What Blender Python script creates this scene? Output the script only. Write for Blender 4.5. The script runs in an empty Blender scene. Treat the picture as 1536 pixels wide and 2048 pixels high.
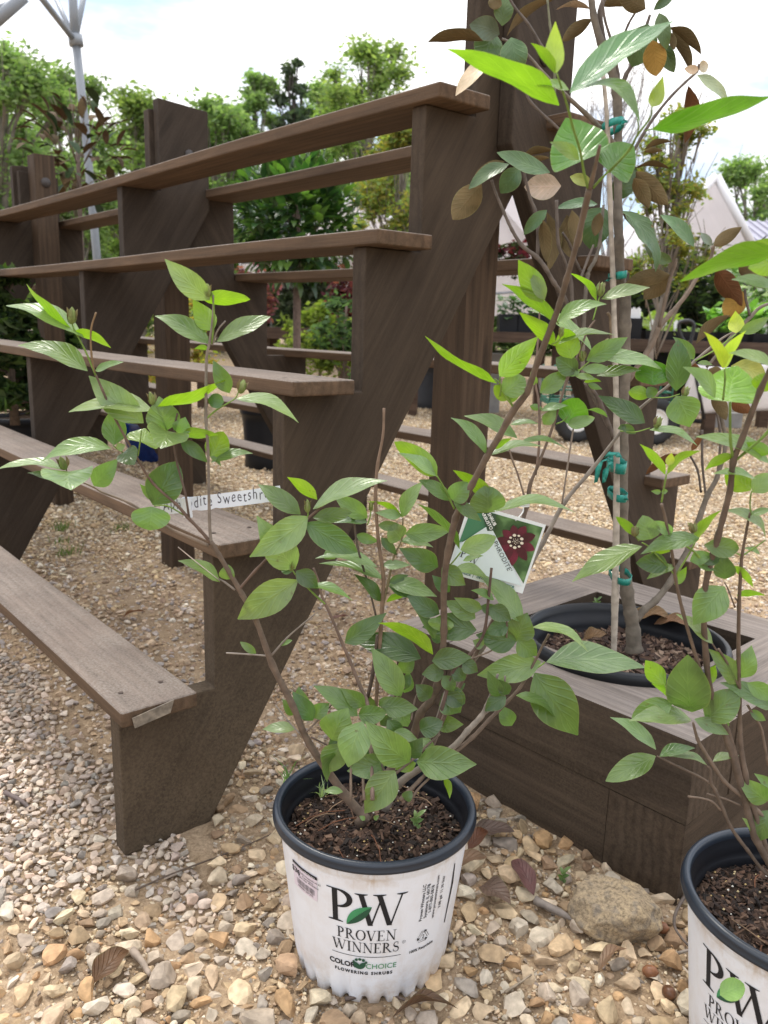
import bpy, bmesh, math, random
import numpy as np
from mathutils import Vector, Matrix

C = bpy.context.scene.collection
SC = bpy.context.scene
rng = random.Random(7)
nrg = np.random.default_rng(11)

# ------------------------------------------------------------------ camera
F = 1640.0                       # focal length in photo pixels (1536 x 2048 frame)
H = 0.887                        # camera height in metres
PITCH, ROLL = 0.2251, 0.0294
_fw = np.array([0, math.cos(PITCH), -math.sin(PITCH)])
_up0 = np.array([0, math.sin(PITCH), math.cos(PITCH)])
_rt0 = np.array([1.0, 0, 0])
RT = _rt0 * math.cos(ROLL) + _up0 * math.sin(ROLL)
UP = -_rt0 * math.sin(ROLL) + _up0 * math.cos(ROLL)
FW = _fw
CAM = np.array([0, 0, H])
cd = bpy.data.cameras.new('camera')
cam = bpy.data.objects.new('camera', cd)
C.objects.link(cam)
cd.sensor_fit = 'VERTICAL'
cd.sensor_height = 36.0
cd.lens = 36.0 * F / 2048.0
cd.clip_start = 0.02
cd.clip_end = 500
m = Matrix.Identity(4)
for i in range(3):
    m[i][0], m[i][1], m[i][2], m[i][3] = RT[i], UP[i], -FW[i], CAM[i]
cam.matrix_world = m
cd.dof.use_dof = True
cd.dof.focus_distance = 1.12
cd.dof.aperture_fstop = 9.0
SC.camera = cam

# ------------------------------------------------------------------ sky, sun, exposure
SUN_EL, SUN_AZ = math.radians(62), math.radians(-35)   # azimuth measured from +Y towards +X
w = bpy.data.worlds.new('World')
SC.world = w
w.use_nodes = True
nt = w.node_tree
nt.nodes.clear()
wo = nt.nodes.new('ShaderNodeOutputWorld')
sky = nt.nodes.new('ShaderNodeTexSky')
sky.sky_type = 'NISHITA'
sky.sun_disc = False
sky.sun_elevation = SUN_EL
sky.sun_rotation = SUN_AZ
bs = nt.nodes.new('ShaderNodeBackground')
bs.inputs['Strength'].default_value = 0.15
nt.links.new(sky.outputs[0], bs.inputs['Color'])
bc = nt.nodes.new('ShaderNodeBackground')
bc.inputs['Strength'].default_value = 1.0
tc = nt.nodes.new('ShaderNodeTexCoord')
mp = nt.nodes.new('ShaderNodeMapping')
mp.inputs['Scale'].default_value = (1.0, 1.0, 3.2)
mp.inputs['Location'].default_value = (0.35, 0.1, 0.25)
nz = nt.nodes.new('ShaderNodeTexNoise')
nz.inputs['Scale'].default_value = 2.3
nz.inputs['Detail'].default_value = 6
nz.inputs['Roughness'].default_value = 0.55
nt.links.new(tc.outputs['Generated'], mp.inputs[0])
nt.links.new(mp.outputs[0], nz.inputs['Vector'])
cr = nt.nodes.new('ShaderNodeValToRGB')
cr.color_ramp.elements[0].position = 0.40
cr.color_ramp.elements[0].color = (0.35, 0.35, 0.35, 1)
cr.color_ramp.elements[1].position = 0.53
cr.color_ramp.elements[1].color = (1, 1, 1, 1)
nt.links.new(nz.outputs[0], cr.inputs[0])
cc = nt.nodes.new('ShaderNodeValToRGB')
cc.color_ramp.elements[0].position = 0.41
cc.color_ramp.elements[0].color = (0.37, 0.41, 0.51, 1)
cc.color_ramp.elements[1].position = 0.53
cc.color_ramp.elements[1].color = (1.12, 1.11, 1.11, 1)
nt.links.new(nz.outputs[0], cc.inputs[0])
nt.links.new(cc.outputs[0], bc.inputs['Color'])
# an overcast sky is about three times brighter overhead than near the horizon
spz_ = nt.nodes.new('ShaderNodeSeparateXYZ')
nt.links.new(tc.outputs['Generated'], spz_.inputs[0])
mrz = nt.nodes.new('ShaderNodeMapRange')
mrz.inputs[1].default_value = 0.0
mrz.inputs[2].default_value = 1.0
mrz.inputs[3].default_value = 0.62
mrz.inputs[4].default_value = 1.9
nt.links.new(spz_.outputs[2], mrz.inputs[0])
nt.links.new(mrz.outputs[0], bc.inputs['Strength'])
mx = nt.nodes.new('ShaderNodeMixShader')
nt.links.new(cr.outputs[0], mx.inputs[0])
nt.links.new(bs.outputs[0], mx.inputs[1])
nt.links.new(bc.outputs[0], mx.inputs[2])
nt.links.new(mx.outputs[0], wo.inputs[0])
sl = bpy.data.lights.new('sun', 'SUN')
sl.energy = 1.3
sl.angle = math.radians(14)
sl.color = (1.0, 0.95, 0.87)
so = bpy.data.objects.new('sun', sl)
C.objects.link(so)
sd = Vector((math.sin(SUN_AZ) * math.cos(SUN_EL), math.cos(SUN_AZ) * math.cos(SUN_EL), math.sin(SUN_EL)))
so.rotation_euler = sd.to_track_quat('Z', 'Y').to_euler()
so.location = (0, 0, 12)
SC.view_settings.view_transform = 'Standard'
SC.view_settings.look = 'None'
SC.view_settings.exposure = 0.80
SC.view_settings.gamma = 1
SC.cycles.max_bounces = 8
SC.cycles.transparent_max_bounces = 8

# ------------------------------------------------------------------ pixel helpers
def ray(px, py):
    return FW + RT * (px - 768) / F - UP * (py - 1024) / F
def PY(px, py, Y):               # point on the vertical plane y = Y
    d = ray(px, py)
    return CAM + d * (Y / d[1])
def G(px, py, h=0.0):            # point on the horizontal plane z = h
    d = ray(px, py)
    return CAM + d * ((h - H) / d[2])
def mpp(P):                      # metres per photo pixel at a point
    return float((np.asarray(P) - CAM) @ FW) / F

# ------------------------------------------------------------------ object helpers
def tag(o, label=None, cat=None, group=None, kind=None):
    if label: o['label'] = label
    if cat: o['category'] = cat
    if group: o['group'] = group
    if kind: o['kind'] = kind
    return o
def empty(name, loc=(0, 0, 0), rz=0.0):
    o = bpy.data.objects.new(name, None)
    o.empty_display_size = 0.05
    C.objects.link(o)
    o.location = loc
    o.rotation_euler = (0, 0, rz)
    return o
def link(name, me, mats=None, parent=None):
    o = bpy.data.objects.new(name, me)
    C.objects.link(o)
    if mats is not None:
        for mm in (mats if isinstance(mats, (list, tuple)) else [mats]):
            me.materials.append(mm)
    if parent is not None: o.parent = parent
    return o
class MB:
    def __init__(s): s.v, s.f, s.mi, s.c, s.uv = [], [], [], [], []
    def add(s, vs, fs, mi=0, col=None, uv=None):
        n = len(s.v)
        s.v += [tuple(map(float, p)) for p in vs]
        s.f += [tuple(i + n for i in f) for f in fs]
        s.mi += [mi] * len(fs)
        s.c += [col if col is not None else (1, 1, 1)] * len(vs)
        s.uv += list(uv) if uv is not None else [(0, 0)] * len(vs)
    def build(s, name, mats, parent=None, smooth=True):
        me = bpy.data.meshes.new(name)
        me.from_pydata(s.v, [], s.f)
        me.polygons.foreach_set('material_index', s.mi)
        me.polygons.foreach_set('use_smooth', [smooth] * len(s.f))
        a = me.color_attributes.new('col', 'FLOAT_COLOR', 'POINT')
        c = np.ones((len(s.v), 4), np.float32); c[:, :3] = np.array(s.c, np.float32)
        a.data.foreach_set('color', c.ravel())
        ul = me.uv_layers.new(name='UVMap')
        li = np.empty(len(me.loops), np.int32); me.loops.foreach_get('vertex_index', li)
        ul.data.foreach_set('uv', np.array(s.uv, np.float32)[li].ravel())
        me.update()
        return link(name, me, mats, parent)
def catmull(pts, n):
    pts = [np.array(p, float) for p in pts]
    if len(pts) < 3: 
        return [pts[0] + (pts[-1] - pts[0]) * t / max(1, n) for t in range(n + 1)]
    out = []
    ext = [2 * pts[0] - pts[1]] + pts + [2 * pts[-1] - pts[-2]]
    for i in range(1, len(ext) - 2):
        p0, p1, p2, p3 = ext[i - 1:i + 3]
        for k in range(n):
            t = k / n
            out.append(.5 * ((2 * p1) + (-p0 + p2) * t + (2 * p0 - 5 * p1 + 4 * p2 - p3) * t * t + (-p0 + 3 * p1 - 3 * p2 + p3) * t ** 3))
    out.append(pts[-1])
    return out
def tube(mb, pts, rad, seg=8, mi=0, col=None, cap=True, jitter=0.0):
    """pts: list of xyz, rad: list of radii (same length)"""
    pts = [np.array(p, float) for p in pts]
    vs, fs, uv = [], [], []
    ref = np.array([.3, .2, 1.0])
    L = 0
    for i, p in enumerate(pts):
        a = pts[min(i + 1, len(pts) - 1)] - pts[max(i - 1, 0)]
        a = a / (np.linalg.norm(a) + 1e-12)
        x = np.cross(a, ref); 
        if np.linalg.norm(x) < 1e-3: x = np.cross(a, np.array([1., 0, 0]))
        x /= np.linalg.norm(x); y = np.cross(a, x)
        if i: L += np.linalg.norm(p - pts[i - 1])
        for k in range(seg):
            t = 2 * math.pi * k / seg
            r = rad[i] * (1 + (rng.uniform(-jitter, jitter) if jitter else 0))
            vs.append(p + (x * math.cos(t) + y * math.sin(t)) * r)
            uv.append((k / seg, L))
    for i in range(len(pts) - 1):
        for k in range(seg):
            k2 = (k + 1) % seg
            fs.append((i * seg + k, i * seg + k2, (i + 1) * seg + k2, (i + 1) * seg + k))
    if cap:
        fs.append(tuple(range(seg - 1, -1, -1)))
        fs.append(tuple((len(pts) - 1) * seg + k for k in range(seg)))
    mb.add(vs, fs, mi, col, uv)
def bm_box(bm, x0, x1, y0, y1, z0, z1):
    vs = [bm.verts.new(p) for p in ((x0, y0, z0), (x1, y0, z0), (x1, y1, z0), (x0, y1, z0), (x0, y0, z1), (x1, y0, z1), (x1, y1, z1), (x0, y1, z1))]
    for f in ((3, 2, 1, 0), (4, 5, 6, 7), (0, 1, 5, 4), (1, 2, 6, 5), (2, 3, 7, 6), (3, 0, 4, 7)):
        bm.faces.new([vs[i] for i in f])
def bm_prism(bm, poly, x0, x1):
    """poly in (y, z), extruded along x"""
    a = [bm.verts.new((x0, p[0], p[1])) for p in poly]
    b = [bm.verts.new((x1, p[0], p[1])) for p in poly]
    n = len(poly)
    bm.faces.new(a); bm.faces.new(b[::-1])
    for i in range(n):
        j = (i + 1) % n
        bm.faces.new((a[i], b[i], b[j], a[j]))
    bmesh.ops.recalc_face_normals(bm, faces=bm.faces)
def bm_done(bm, name, mats, parent=None, bevel=0.0, seg=2, smooth=False, topmat=None, rough=0.0):
    if bevel > 0:
        es = [e for e in bm.edges if len(e.link_faces) == 2 and e.calc_face_angle(0) > 0.5]
        bmesh.ops.bevel(bm, geom=es, offset=bevel, segments=seg, profile=0.6, affect='EDGES', clamp_overlap=True)
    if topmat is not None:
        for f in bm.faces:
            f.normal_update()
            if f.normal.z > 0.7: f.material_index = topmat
    if rough:
        for v_ in bm.verts:
            v_.co += Vector((rng.uniform(-rough, rough), rng.uniform(-rough, rough), rng.uniform(-rough, rough)))
    me = bpy.data.meshes.new(name)
    bm.to_mesh(me); bm.free()
    me.polygons.foreach_set('use_smooth', [smooth] * len(me.polygons))
    return link(name, me, mats, parent)
def lathe(mb, prof, seg=64, mi=0, rmod=None, zmod=None, close=False, col=None, cx=0, cy=0):
    vs, fs, uv = [], [], []
    for i, (r, z) in enumerate(prof):
        for k in range(seg):
            t = 2 * math.pi * k / seg
            rr = r + (rmod(t, i, z) if rmod else 0)
            zz = z + (zmod(t, i, z) if zmod else 0)
            vs.append((cx + rr * math.cos(t), cy + rr * math.sin(t), zz)); uv.append((k / seg, i / len(prof)))
    for i in range(len(prof) - 1):
        for k in range(seg):
            k2 = (k + 1) % seg
            fs.append((i * seg + k, i * seg + k2, (i + 1) * seg + k2, (i + 1) * seg + k))
    if close:
        fs.append(tuple((len(prof) - 1) * seg + k for k in range(seg)))
    mb.add(vs, fs, mi, col, uv)

# ------------------------------------------------------------------ materials
def mat(name):
    mm = bpy.data.materials.new(name); mm.use_nodes = True
    return mm, mm.node_tree, mm.node_tree.nodes['Principled BSDF']
def node(nt, t, **kw):
    n = nt.nodes.new(t)
    for k, v in kw.items():
        if k in n.inputs: n.inputs[k].default_value = v
        else: setattr(n, k, v)
    return n
def ramp(nt, src, stops):
    r = nt.nodes.new('ShaderNodeValToRGB')
    e = r.color_ramp.elements
    while len(e) < len(stops): e.new(0.5)
    for q, (p, c) in zip(e, stops):
        q.position = p; q.color = (*c, 1) if len(c) == 3 else c
    nt.links.new(src, r.inputs[0])
    return r
def mixc(nt, fac, a, b, mode='MIX'):
    n = nt.nodes.new('ShaderNodeMix'); n.data_type = 'RGBA'; n.blend_type = mode
    for sck, val in ((n.inputs[0], fac), (n.inputs[6], a), (n.inputs[7], b)):
        if isinstance(val, (int, float)): sck.default_value = val
        elif isinstance(val, (tuple, list)): sck.default_value = (*val, 1) if len(val) == 3 else val
        else: nt.links.new(val, sck)
    return n.outputs[2]
def bump(nt, b, src, strength=.3, dist=.002, prev=None):
    n = nt.nodes.new('ShaderNodeBump')
    n.inputs['Strength'].default_value = strength; n.inputs['Distance'].default_value = dist
    nt.links.new(src, n.inputs['Height'])
    if prev is not None: nt.links.new(prev, n.inputs['Normal'])
    nt.links.new(n.outputs[0], b.inputs['Normal'])
    return n.outputs[0]
def plain(name, col, rough=.5, metal=0.0, spec=.5, var=.12, scale=8.0, bmp=0.0, trans=0.0):
    mm, nt, b = mat(name)
    tcn = node(nt, 'ShaderNodeTexCoord')
    nz = node(nt, 'ShaderNodeTexNoise', Scale=scale, Detail=6.0)
    nt.links.new(tcn.outputs['Object'], nz.inputs['Vector'])
    r = ramp(nt, nz.outputs[0], [(.25, tuple(c * (1 - var) for c in col)), (.75, tuple(min(1, c * (1 + var)) for c in col))])
    nt.links.new(r.outputs[0], b.inputs['Base Color'])
    b.inputs['Roughness'].default_value = rough; b.inputs['Metallic'].default_value = metal
    b.inputs['Specular IOR Level'].default_value = spec
    if trans: b.inputs['Transmission Weight'].default_value = trans
    if bmp: bump(nt, b, nz.outputs[0], bmp, .002)
    return mm
def wood(name, dark, light, rot=(0, 0, 0), scale=(1, 14, 14), dust=0.0, dustcol=(.2, .16, .11), dz=None, rough=.75, bs=.45, knots=.5, grey=0.0, finec=.8, wavec=.6):
    """grain runs along local X after rotation"""
    mm, nt, b = mat(name)
    tcn = node(nt, 'ShaderNodeTexCoord')
    mr = node(nt, 'ShaderNodeMapping'); mr.inputs['Rotation'].default_value = rot
    nt.links.new(tcn.outputs['Object'], mr.inputs[0])
    ms = node(nt, 'ShaderNodeMapping'); ms.inputs['Scale'].default_value = scale
    nt.links.new(mr.outputs[0], ms.inputs[0])
    n1 = node(nt, 'ShaderNodeTexNoise', Scale=3.5, Detail=8.0, Roughness=.62, Distortion=.6)
    nt.links.new(ms.outputs[0], n1.inputs['Vector'])
    m2 = node(nt, 'ShaderNodeMapping'); m2.inputs['Scale'].default_value = (scale[0] * 2.2, scale[1] * 7, scale[2] * 7)
    nt.links.new(mr.outputs[0], m2.inputs[0])
    n2 = node(nt, 'ShaderNodeTexNoise', Scale=4.0, Detail=5.0, Roughness=.6)
    nt.links.new(m2.outputs[0], n2.inputs['Vector'])
    wv = node(nt, 'ShaderNodeTexWave', Scale=1.1, Distortion=7.0, Detail=3.0); wv.inputs['Detail Scale'].default_value = .8
    wv.wave_type = 'BANDS'; wv.bands_direction = 'Y'
    nt.links.new(ms.outputs[0], wv.inputs['Vector'])
    base = ramp(nt, n1.outputs[0], [(.28, dark), (.72, light)]).outputs[0]
    fine = ramp(nt, n2.outputs[0], [(.3, (.72, .72, .72)), (.65, (1.1, 1.08, 1.06))]).outputs[0]
    base = mixc(nt, finec, base, fine, 'MULTIPLY')
    wr = ramp(nt, wv.outputs[0], [(0, (.62, .6, .58)), (.5, (1, 1, 1)), (1, (1.1, 1.08, 1.05))]).outputs[0]
    base = mixc(nt, wavec, base, wr, 'MULTIPLY')
    # large blotches of wear
    n3 = node(nt, 'ShaderNodeTexNoise', Scale=5.0, Detail=4.0)
    nt.links.new(tcn.outputs['Object'], n3.inputs['Vector'])
    bl = ramp(nt, n3.outputs[0], [(.3, (.78, .78, .8)), (.7, (1.18, 1.15, 1.1))]).outputs[0]
    base = mixc(nt, .7, base, bl, 'MULTIPLY')
    if knots:
        vo = node(nt, 'ShaderNodeTexVoronoi', Scale=1.9)
        mk = node(nt, 'ShaderNodeMapping'); mk.inputs['Scale'].default_value = (scale[0] * .8, scale[1] * .28, scale[2] * .28)
        nt.links.new(mr.outputs[0], mk.inputs[0]); nt.links.new(mk.outputs[0], vo.inputs['Vector'])
        kr = ramp(nt, vo.outputs['Distance'], [(.05, (1, 1, 1)), (.1, (0, 0, 0))]).outputs[0]
        kf = nt.nodes.new('ShaderNodeMath'); kf.operation = 'MULTIPLY'; kf.inputs[1].default_value = knots
        nt.links.new(kr, kf.inputs[0])
        base = mixc(nt, kf.outputs[0], base, tuple(c * .35 for c in dark))
    if dust > 0:
        nd = node(nt, 'ShaderNodeTexNoise', Scale=230.0, Detail=4.0, Roughness=.7)
        nt.links.new(tcn.outputs['Object'], nd.inputs['Vector'])
        nl = node(nt, 'ShaderNodeTexNoise', Scale=7.0, Detail=5.0)
        nt.links.new(tcn.outputs['Object'], nl.inputs['Vector'])
        fa = ramp(nt, nd.outputs[0], [(.36, (0.15, 0.15, 0.15)), (.66, (1, 1, 1))]).outputs[0]
        fb = ramp(nt, nl.outputs[0], [(.25, (0.35, 0.35, 0.35)), (.7, (1, 1, 1))]).outputs[0]
        fac = mixc(nt, 1.0, fa, fb, 'MULTIPLY')
        if dz is not None:
            sp = node(nt, 'ShaderNodeSeparateXYZ'); nt.links.new(tcn.outputs['Object'], sp.inputs[0])
            mrn = node(nt, 'ShaderNodeMapRange'); mrn.inputs[1].default_value = dz[0]; mrn.inputs[2].default_value = dz[1]
            mrn.inputs[3].default_value = 1.0; mrn.inputs[4].default_value = dz[2]
            nt.links.new(sp.outputs[2], mrn.inputs[0])
            fac = mixc(nt, 1.0, fac, mrn.outputs[0], 'MULTIPLY')
        fm = nt.nodes.new('ShaderNodeMath'); fm.operation = 'MULTIPLY'; fm.inputs[1].default_value = dust
        nt.links.new(fac, fm.inputs[0])
        base = mixc(nt, fm.outputs[0], base, dustcol)
    nt.links.new(base, b.inputs['Base Color'])
    b.inputs['Roughness'].default_value = rough
    b.inputs['Specular IOR Level'].default_value = .16
    bn = bump(nt, b, n2.outputs[0], bs, .0012)
    bump(nt, b, wv.outputs[0], bs * .5, .0012, bn)
    return mm
def leafmat(name, rough=.29, trans=.40, sheen=.85, veins=6.5, vb=.28, tboost=(1.25, 1.5, .55)):
    """colour comes from the per-leaf 'col' attribute; veins from the leaf's own UV"""
    mm, nt, b = mat(name)
    at = node(nt, 'ShaderNodeAttribute'); at.attribute_name = 'col'
    uv = node(nt, 'ShaderNodeUVMap'); uv.uv_map = 'UVMap'
    sp = node(nt, 'ShaderNodeSeparateXYZ'); nt.links.new(uv.outputs[0], sp.inputs[0])
    def M(op, a, b_=None, c_=None):
        n = nt.nodes.new('ShaderNodeMath'); n.operation = op
        for i, v in enumerate((a, b_, c_)):
            if v is None: continue
            if isinstance(v, (int, float)): n.inputs[i].default_value = v
            else: nt.links.new(v, n.inputs[i])
        return n.outputs[0]
    ax = M('ABSOLUTE', M('MULTIPLY', M('SUBTRACT', sp.outputs[0], .5), 2.0))     # 0 at the midrib, 1 at the edge
    ph = M('SUBTRACT', M('MULTIPLY', sp.outputs[1], veins), M('MULTIPLY', M('POWER', ax, .75), 2.4))
    fr = M('ABSOLUTE', M('SUBTRACT', M('FRACT', ph), .5))                          # 0 .. .5, side veins at 0
    side = M('SMOOTH_MIN', M('MULTIPLY', fr, 6.0), 1.0, .3)
    mid = M('SMOOTH_MIN', M('MULTIPLY', ax, 12.0), 1.0, .3)
    h = M('MULTIPLY', side, mid)
    tcn = node(nt, 'ShaderNodeTexCoord')
    nz = node(nt, 'ShaderNodeTexNoise', Scale=260.0, Detail=2.0); nt.links.new(tcn.outputs['Object'], nz.inputs['Vector'])
    n2 = node(nt, 'ShaderNodeTexNoise', Scale=45.0, Detail=3.0); nt.links.new(tcn.outputs['Object'], n2.inputs['Vector'])
    vein = ramp(nt, h, [(0, (1.18, 1.16, 1.2)), (.3, (1, 1, 1)), (1, (.94, .96, .92))]).outputs[0]
    c = mixc(nt, .75, at.outputs['Color'], vein, 'MULTIPLY')
    mot = ramp(nt, n2.outputs[0], [(.25, (.68, .72, .66)), (.5, (1, 1, 1)), (.75, (1.25, 1.2, 1.15))]).outputs[0]
    c = mixc(nt, .8, c, mot, 'MULTIPLY')
    n5 = node(nt, 'ShaderNodeTexNoise', Scale=110.0, Detail=3.0); nt.links.new(tcn.outputs['Object'], n5.inputs['Vector'])
    sp5 = ramp(nt, n5.outputs[0], [(.70, (0, 0, 0)), (.76, (.55, .55, .55))]).outputs[0]     # small brown blemishes
    c = mixc(nt, sp5, c, (.13, .085, .03))
    eg = ramp(nt, ax, [(.93, (0, 0, 0)), (1.0, (.4, .4, .4))]).outputs[0]
    c = mixc(nt, eg, c, (.26, .27, .10))
    nt.links.new(c, b.inputs['Base Color'])
    b.inputs['Roughness'].default_value = rough
    b.inputs['Specular IOR Level'].default_value = sheen
    hh = M('ADD', M('MULTIPLY', h, 1.0), M('MULTIPLY', nz.outputs[0], .35))
    bn = bump(nt, b, hh, vb, .0024)
    out = [n for n in nt.nodes if n.type == 'OUTPUT_MATERIAL'][0]
    if trans > 0:
        tr = node(nt, 'ShaderNodeBsdfTranslucent')
        nt.links.new(mixc(nt, 1.0, c, tboost, 'MULTIPLY'), tr.inputs['Color'])
        ms = node(nt, 'ShaderNodeMixShader'); ms.inputs[0].default_value = trans
        nt.links.new(b.outputs[0], ms.inputs[1]); nt.links.new(tr.outputs[0], ms.inputs[2])
        nt.links.new(ms.outputs[0], out.inputs['Surface'])
    return mm
def attrmat(name, rough=.8, bscale=60.0, bs=.3, bd=.002, var=.25, spec=.3, trans=0.0, vscale=30.0):
    mm, nt, b = mat(name)
    at = node(nt, 'ShaderNodeAttribute'); at.attribute_name = 'col'
    tcn = node(nt, 'ShaderNodeTexCoord')
    nz = node(nt, 'ShaderNodeTexNoise', Scale=bscale, Detail=6.0, Roughness=.6); nt.links.new(tcn.outputs['Object'], nz.inputs['Vector'])
    n2 = node(nt, 'ShaderNodeTexNoise', Scale=vscale, Detail=5.0); nt.links.new(tcn.outputs['Object'], n2.inputs['Vector'])
    r = ramp(nt, n2.outputs[0], [(.28, (1 - var,) * 3), (.72, (1 + var,) * 3)]).outputs[0]
    c = mixc(nt, 1.0, at.outputs['Color'], r, 'MULTIPLY')
    nt.links.new(c, b.inputs['Base Color'])
    b.inputs['Roughness'].default_value = rough; b.inputs['Specular IOR Level'].default_value = spec
    bump(nt, b, nz.outputs[0], bs, bd)
    if trans > 0:
        out = [n for n in nt.nodes if n.type == 'OUTPUT_MATERIAL'][0]
        tr = node(nt, 'ShaderNodeBsdfTranslucent')
        nt.links.new(mixc(nt, 1.0, c, (1.2, 1.4, .6), 'MULTIPLY'), tr.inputs['Color'])
        ms = node(nt, 'ShaderNodeMixShader'); ms.inputs[0].default_value = trans
        nt.links.new(b.outputs[0], ms.inputs[1]); nt.links.new(tr.outputs[0], ms.inputs[2])
        nt.links.new(ms.outputs[0], out.inputs['Surface'])
    return mm
SLOPE = math.atan2(1.0, .616)
M_STRD = wood('stained_plank_muddy', (.042, .0300, .0205), (.074, .054, .0375), finec=.5, wavec=.3, rot=(-SLOPE, 0, -math.pi / 2), scale=(1, 14, 14), dust=.85, dustcol=(.155, .118, .078), dz=(.05, .60, .08))
M_STR = wood('stained_plank', (.031, .0232, .0175), (.060, .0455, .035), finec=.5, wavec=.3, rot=(-SLOPE, 0, -math.pi / 2), scale=(1, 14, 14), dust=.16, dustcol=(.15, .115, .08))
M_STRB = wood('stained_plank_back', (.036, .0265, .0195), (.069, .051, .038), finec=.6, wavec=.4, rot=(SLOPE, 0, -math.pi / 2), scale=(1, 14, 14), dust=.16, dustcol=(.15, .115, .08))
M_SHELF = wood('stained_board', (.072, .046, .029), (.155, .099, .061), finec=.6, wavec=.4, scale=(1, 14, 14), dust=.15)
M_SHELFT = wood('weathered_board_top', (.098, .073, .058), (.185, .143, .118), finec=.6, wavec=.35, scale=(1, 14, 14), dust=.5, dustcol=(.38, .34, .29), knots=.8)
M_POST = wood('stained_post', (.046, .031, .021), (.098, .065, .043), finec=.7, wavec=.4, rot=(0, math.pi / 2, 0), scale=(1, 14, 14), dust=.1)
M_TIMT = wood('weathered_timber_top', (.17, .142, .122), (.30, .258, .228), wavec=.3, finec=.9, bs=.8, scale=(1, 16, 16), dust=.12, dustcol=(.4, .37, .34))
M_TIMS = wood('timber_side', (.042, .030, .021), (.095, .069, .050), scale=(1, 16, 16), dust=.28, dustcol=(.17, .13, .09))
M_TIMTY = wood('weathered_timber_top_cross', (.17, .142, .122), (.30, .258, .228), wavec=.3, finec=.9, bs=.8, rot=(0, 0, math.pi / 2), scale=(1, 16, 16), dust=.12, dustcol=(.4, .37, .34))
M_TIMSY = wood('timber_side_cross', (.06, .045, .034), (.13, .1, .078), rot=(0, 0, math.pi / 2), scale=(1, 16, 16), dust=.2, dustcol=(.17, .13, .09))
M_BARK = attrmat('twig_bark', rough=.75, bscale=140, bs=.5, bd=.001, var=.3, vscale=70)
M_LEAF = leafmat('sweetshrub_leaf')
M_MTOP = leafmat('magnolia_leaf_top', rough=.26, trans=0, sheen=.42, veins=7, vb=.2)
M_MBOT = leafmat('magnolia_leaf_felt', rough=.8, trans=0, sheen=.15, veins=9, vb=.35)
M_STONE = attrmat('gravel_stone', rough=.85, bscale=220, bs=.35, bd=.0015, var=.28, vscale=90)
M_ROCK = None
M_BLACK = plain('black_plastic', (.010, .011, .014), .42, var=.25, spec=.25)
M_NAVY = plain('dark_navy_plastic', (.014, .020, .030), .3, var=.15, scale=20)
M_METAL = plain('galvanised_steel', (.24, .26, .285), .42, metal=.1, var=.12)
# ------------------------------------------------------------------ ground
def ground_material():
    mm, nt, b = mat('gravel_ground')
    tcn = node(nt, 'ShaderNodeTexCoord')
    def M(op, a, b_=None):
        n = nt.nodes.new('ShaderNodeMath'); n.operation = op
        for i, v in enumerate((a, b_)):
            if v is None: continue
            if isinstance(v, (int, float)): n.inputs[i].default_value = v
            else: nt.links.new(v, n.inputs[i])
        return n.outputs[0]
    nd = node(nt, 'ShaderNodeTexNoise', Scale=1.3, Detail=3.0); nt.links.new(tcn.outputs['Object'], nd.inputs['Vector'])
    wob = mixc(nt, .03, tcn.outputs['Object'], nd.outputs[1], 'ADD')
    vo = node(nt, 'ShaderNodeTexVoronoi', Scale=58.0); nt.links.new(tcn.outputs['Object'], vo.inputs['Vector'])
    sp = node(nt, 'ShaderNodeSeparateColor'); nt.links.new(vo.outputs['Color'], sp.inputs[0])
    peb = ramp(nt, sp.outputs[0], [(0, (.30, .20, .11)), (.25, (.46, .34, .21)), (.5, (.55, .45, .32)), (.75, (.62, .52, .39)), (1, (.36, .27, .18))]).outputs[0]
    edge = ramp(nt, vo.outputs['Distance'], [(.25, (1, 1, 1)), (.62, (.3, .25, .2))]).outputs[0]
    peb = mixc(nt, .85, peb, edge, 'MULTIPLY')
    # bare dirt near the stand
    n1 = node(nt, 'ShaderNodeTexNoise', Scale=9.0, Detail=8.0, Roughness=.65); nt.links.new(tcn.outputs['Object'], n1.inputs['Vector'])
    n2 = node(nt, 'ShaderNodeTexNoise', Scale=170.0, Detail=6.0, Roughness=.7); nt.links.new(tcn.outputs['Object'], n2.inputs['Vector'])
    dirt = ramp(nt, n1.outputs[0], [(.3, (.25, .185, .12)), (.5, (.36, .27, .18)), (.72, (.45, .35, .245))]).outputs[0]
    dirt = mixc(nt, .9, dirt, ramp(nt, n2.outputs[0], [(.3, (.55, .5, .45)), (.65, (1.25, 1.22, 1.18))]).outputs[0], 'MULTIPLY')
    spz = node(nt, 'ShaderNodeSeparateXYZ'); nt.links.new(tcn.outputs['Object'], spz.inputs[0])
    far = M('SUBTRACT', M('ADD', spz.outputs[1], M('MULTIPLY', nd.outputs[0], .8)), 2.9)
    fr = ramp(nt, far, [(0, (0, 0, 0)), (.9, (1, 1, 1))]).outputs[0]
    c = mixc(nt, fr, dirt, peb)
    nt.links.new(c, b.inputs['Base Color'])
    b.inputs['Roughness'].default_value = .95; b.inputs['Specular IOR Level'].default_value = .1
    bn = bump(nt, b, M('MULTIPLY', M('SUBTRACT', .7, vo.outputs['Distance']), fr), .8, .012)
    bump(nt, b, n2.outputs[0], .7, .006, bn)
    return mm
M_GROUND = ground_material()
def gh(x, y):
    """ground height: slight unevenness"""
    return 0.006 * np.sin(x * 9 + 1.3) * np.sin(y * 7 + .4) + 0.004 * np.sin(x * 23 + y * 17)
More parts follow.
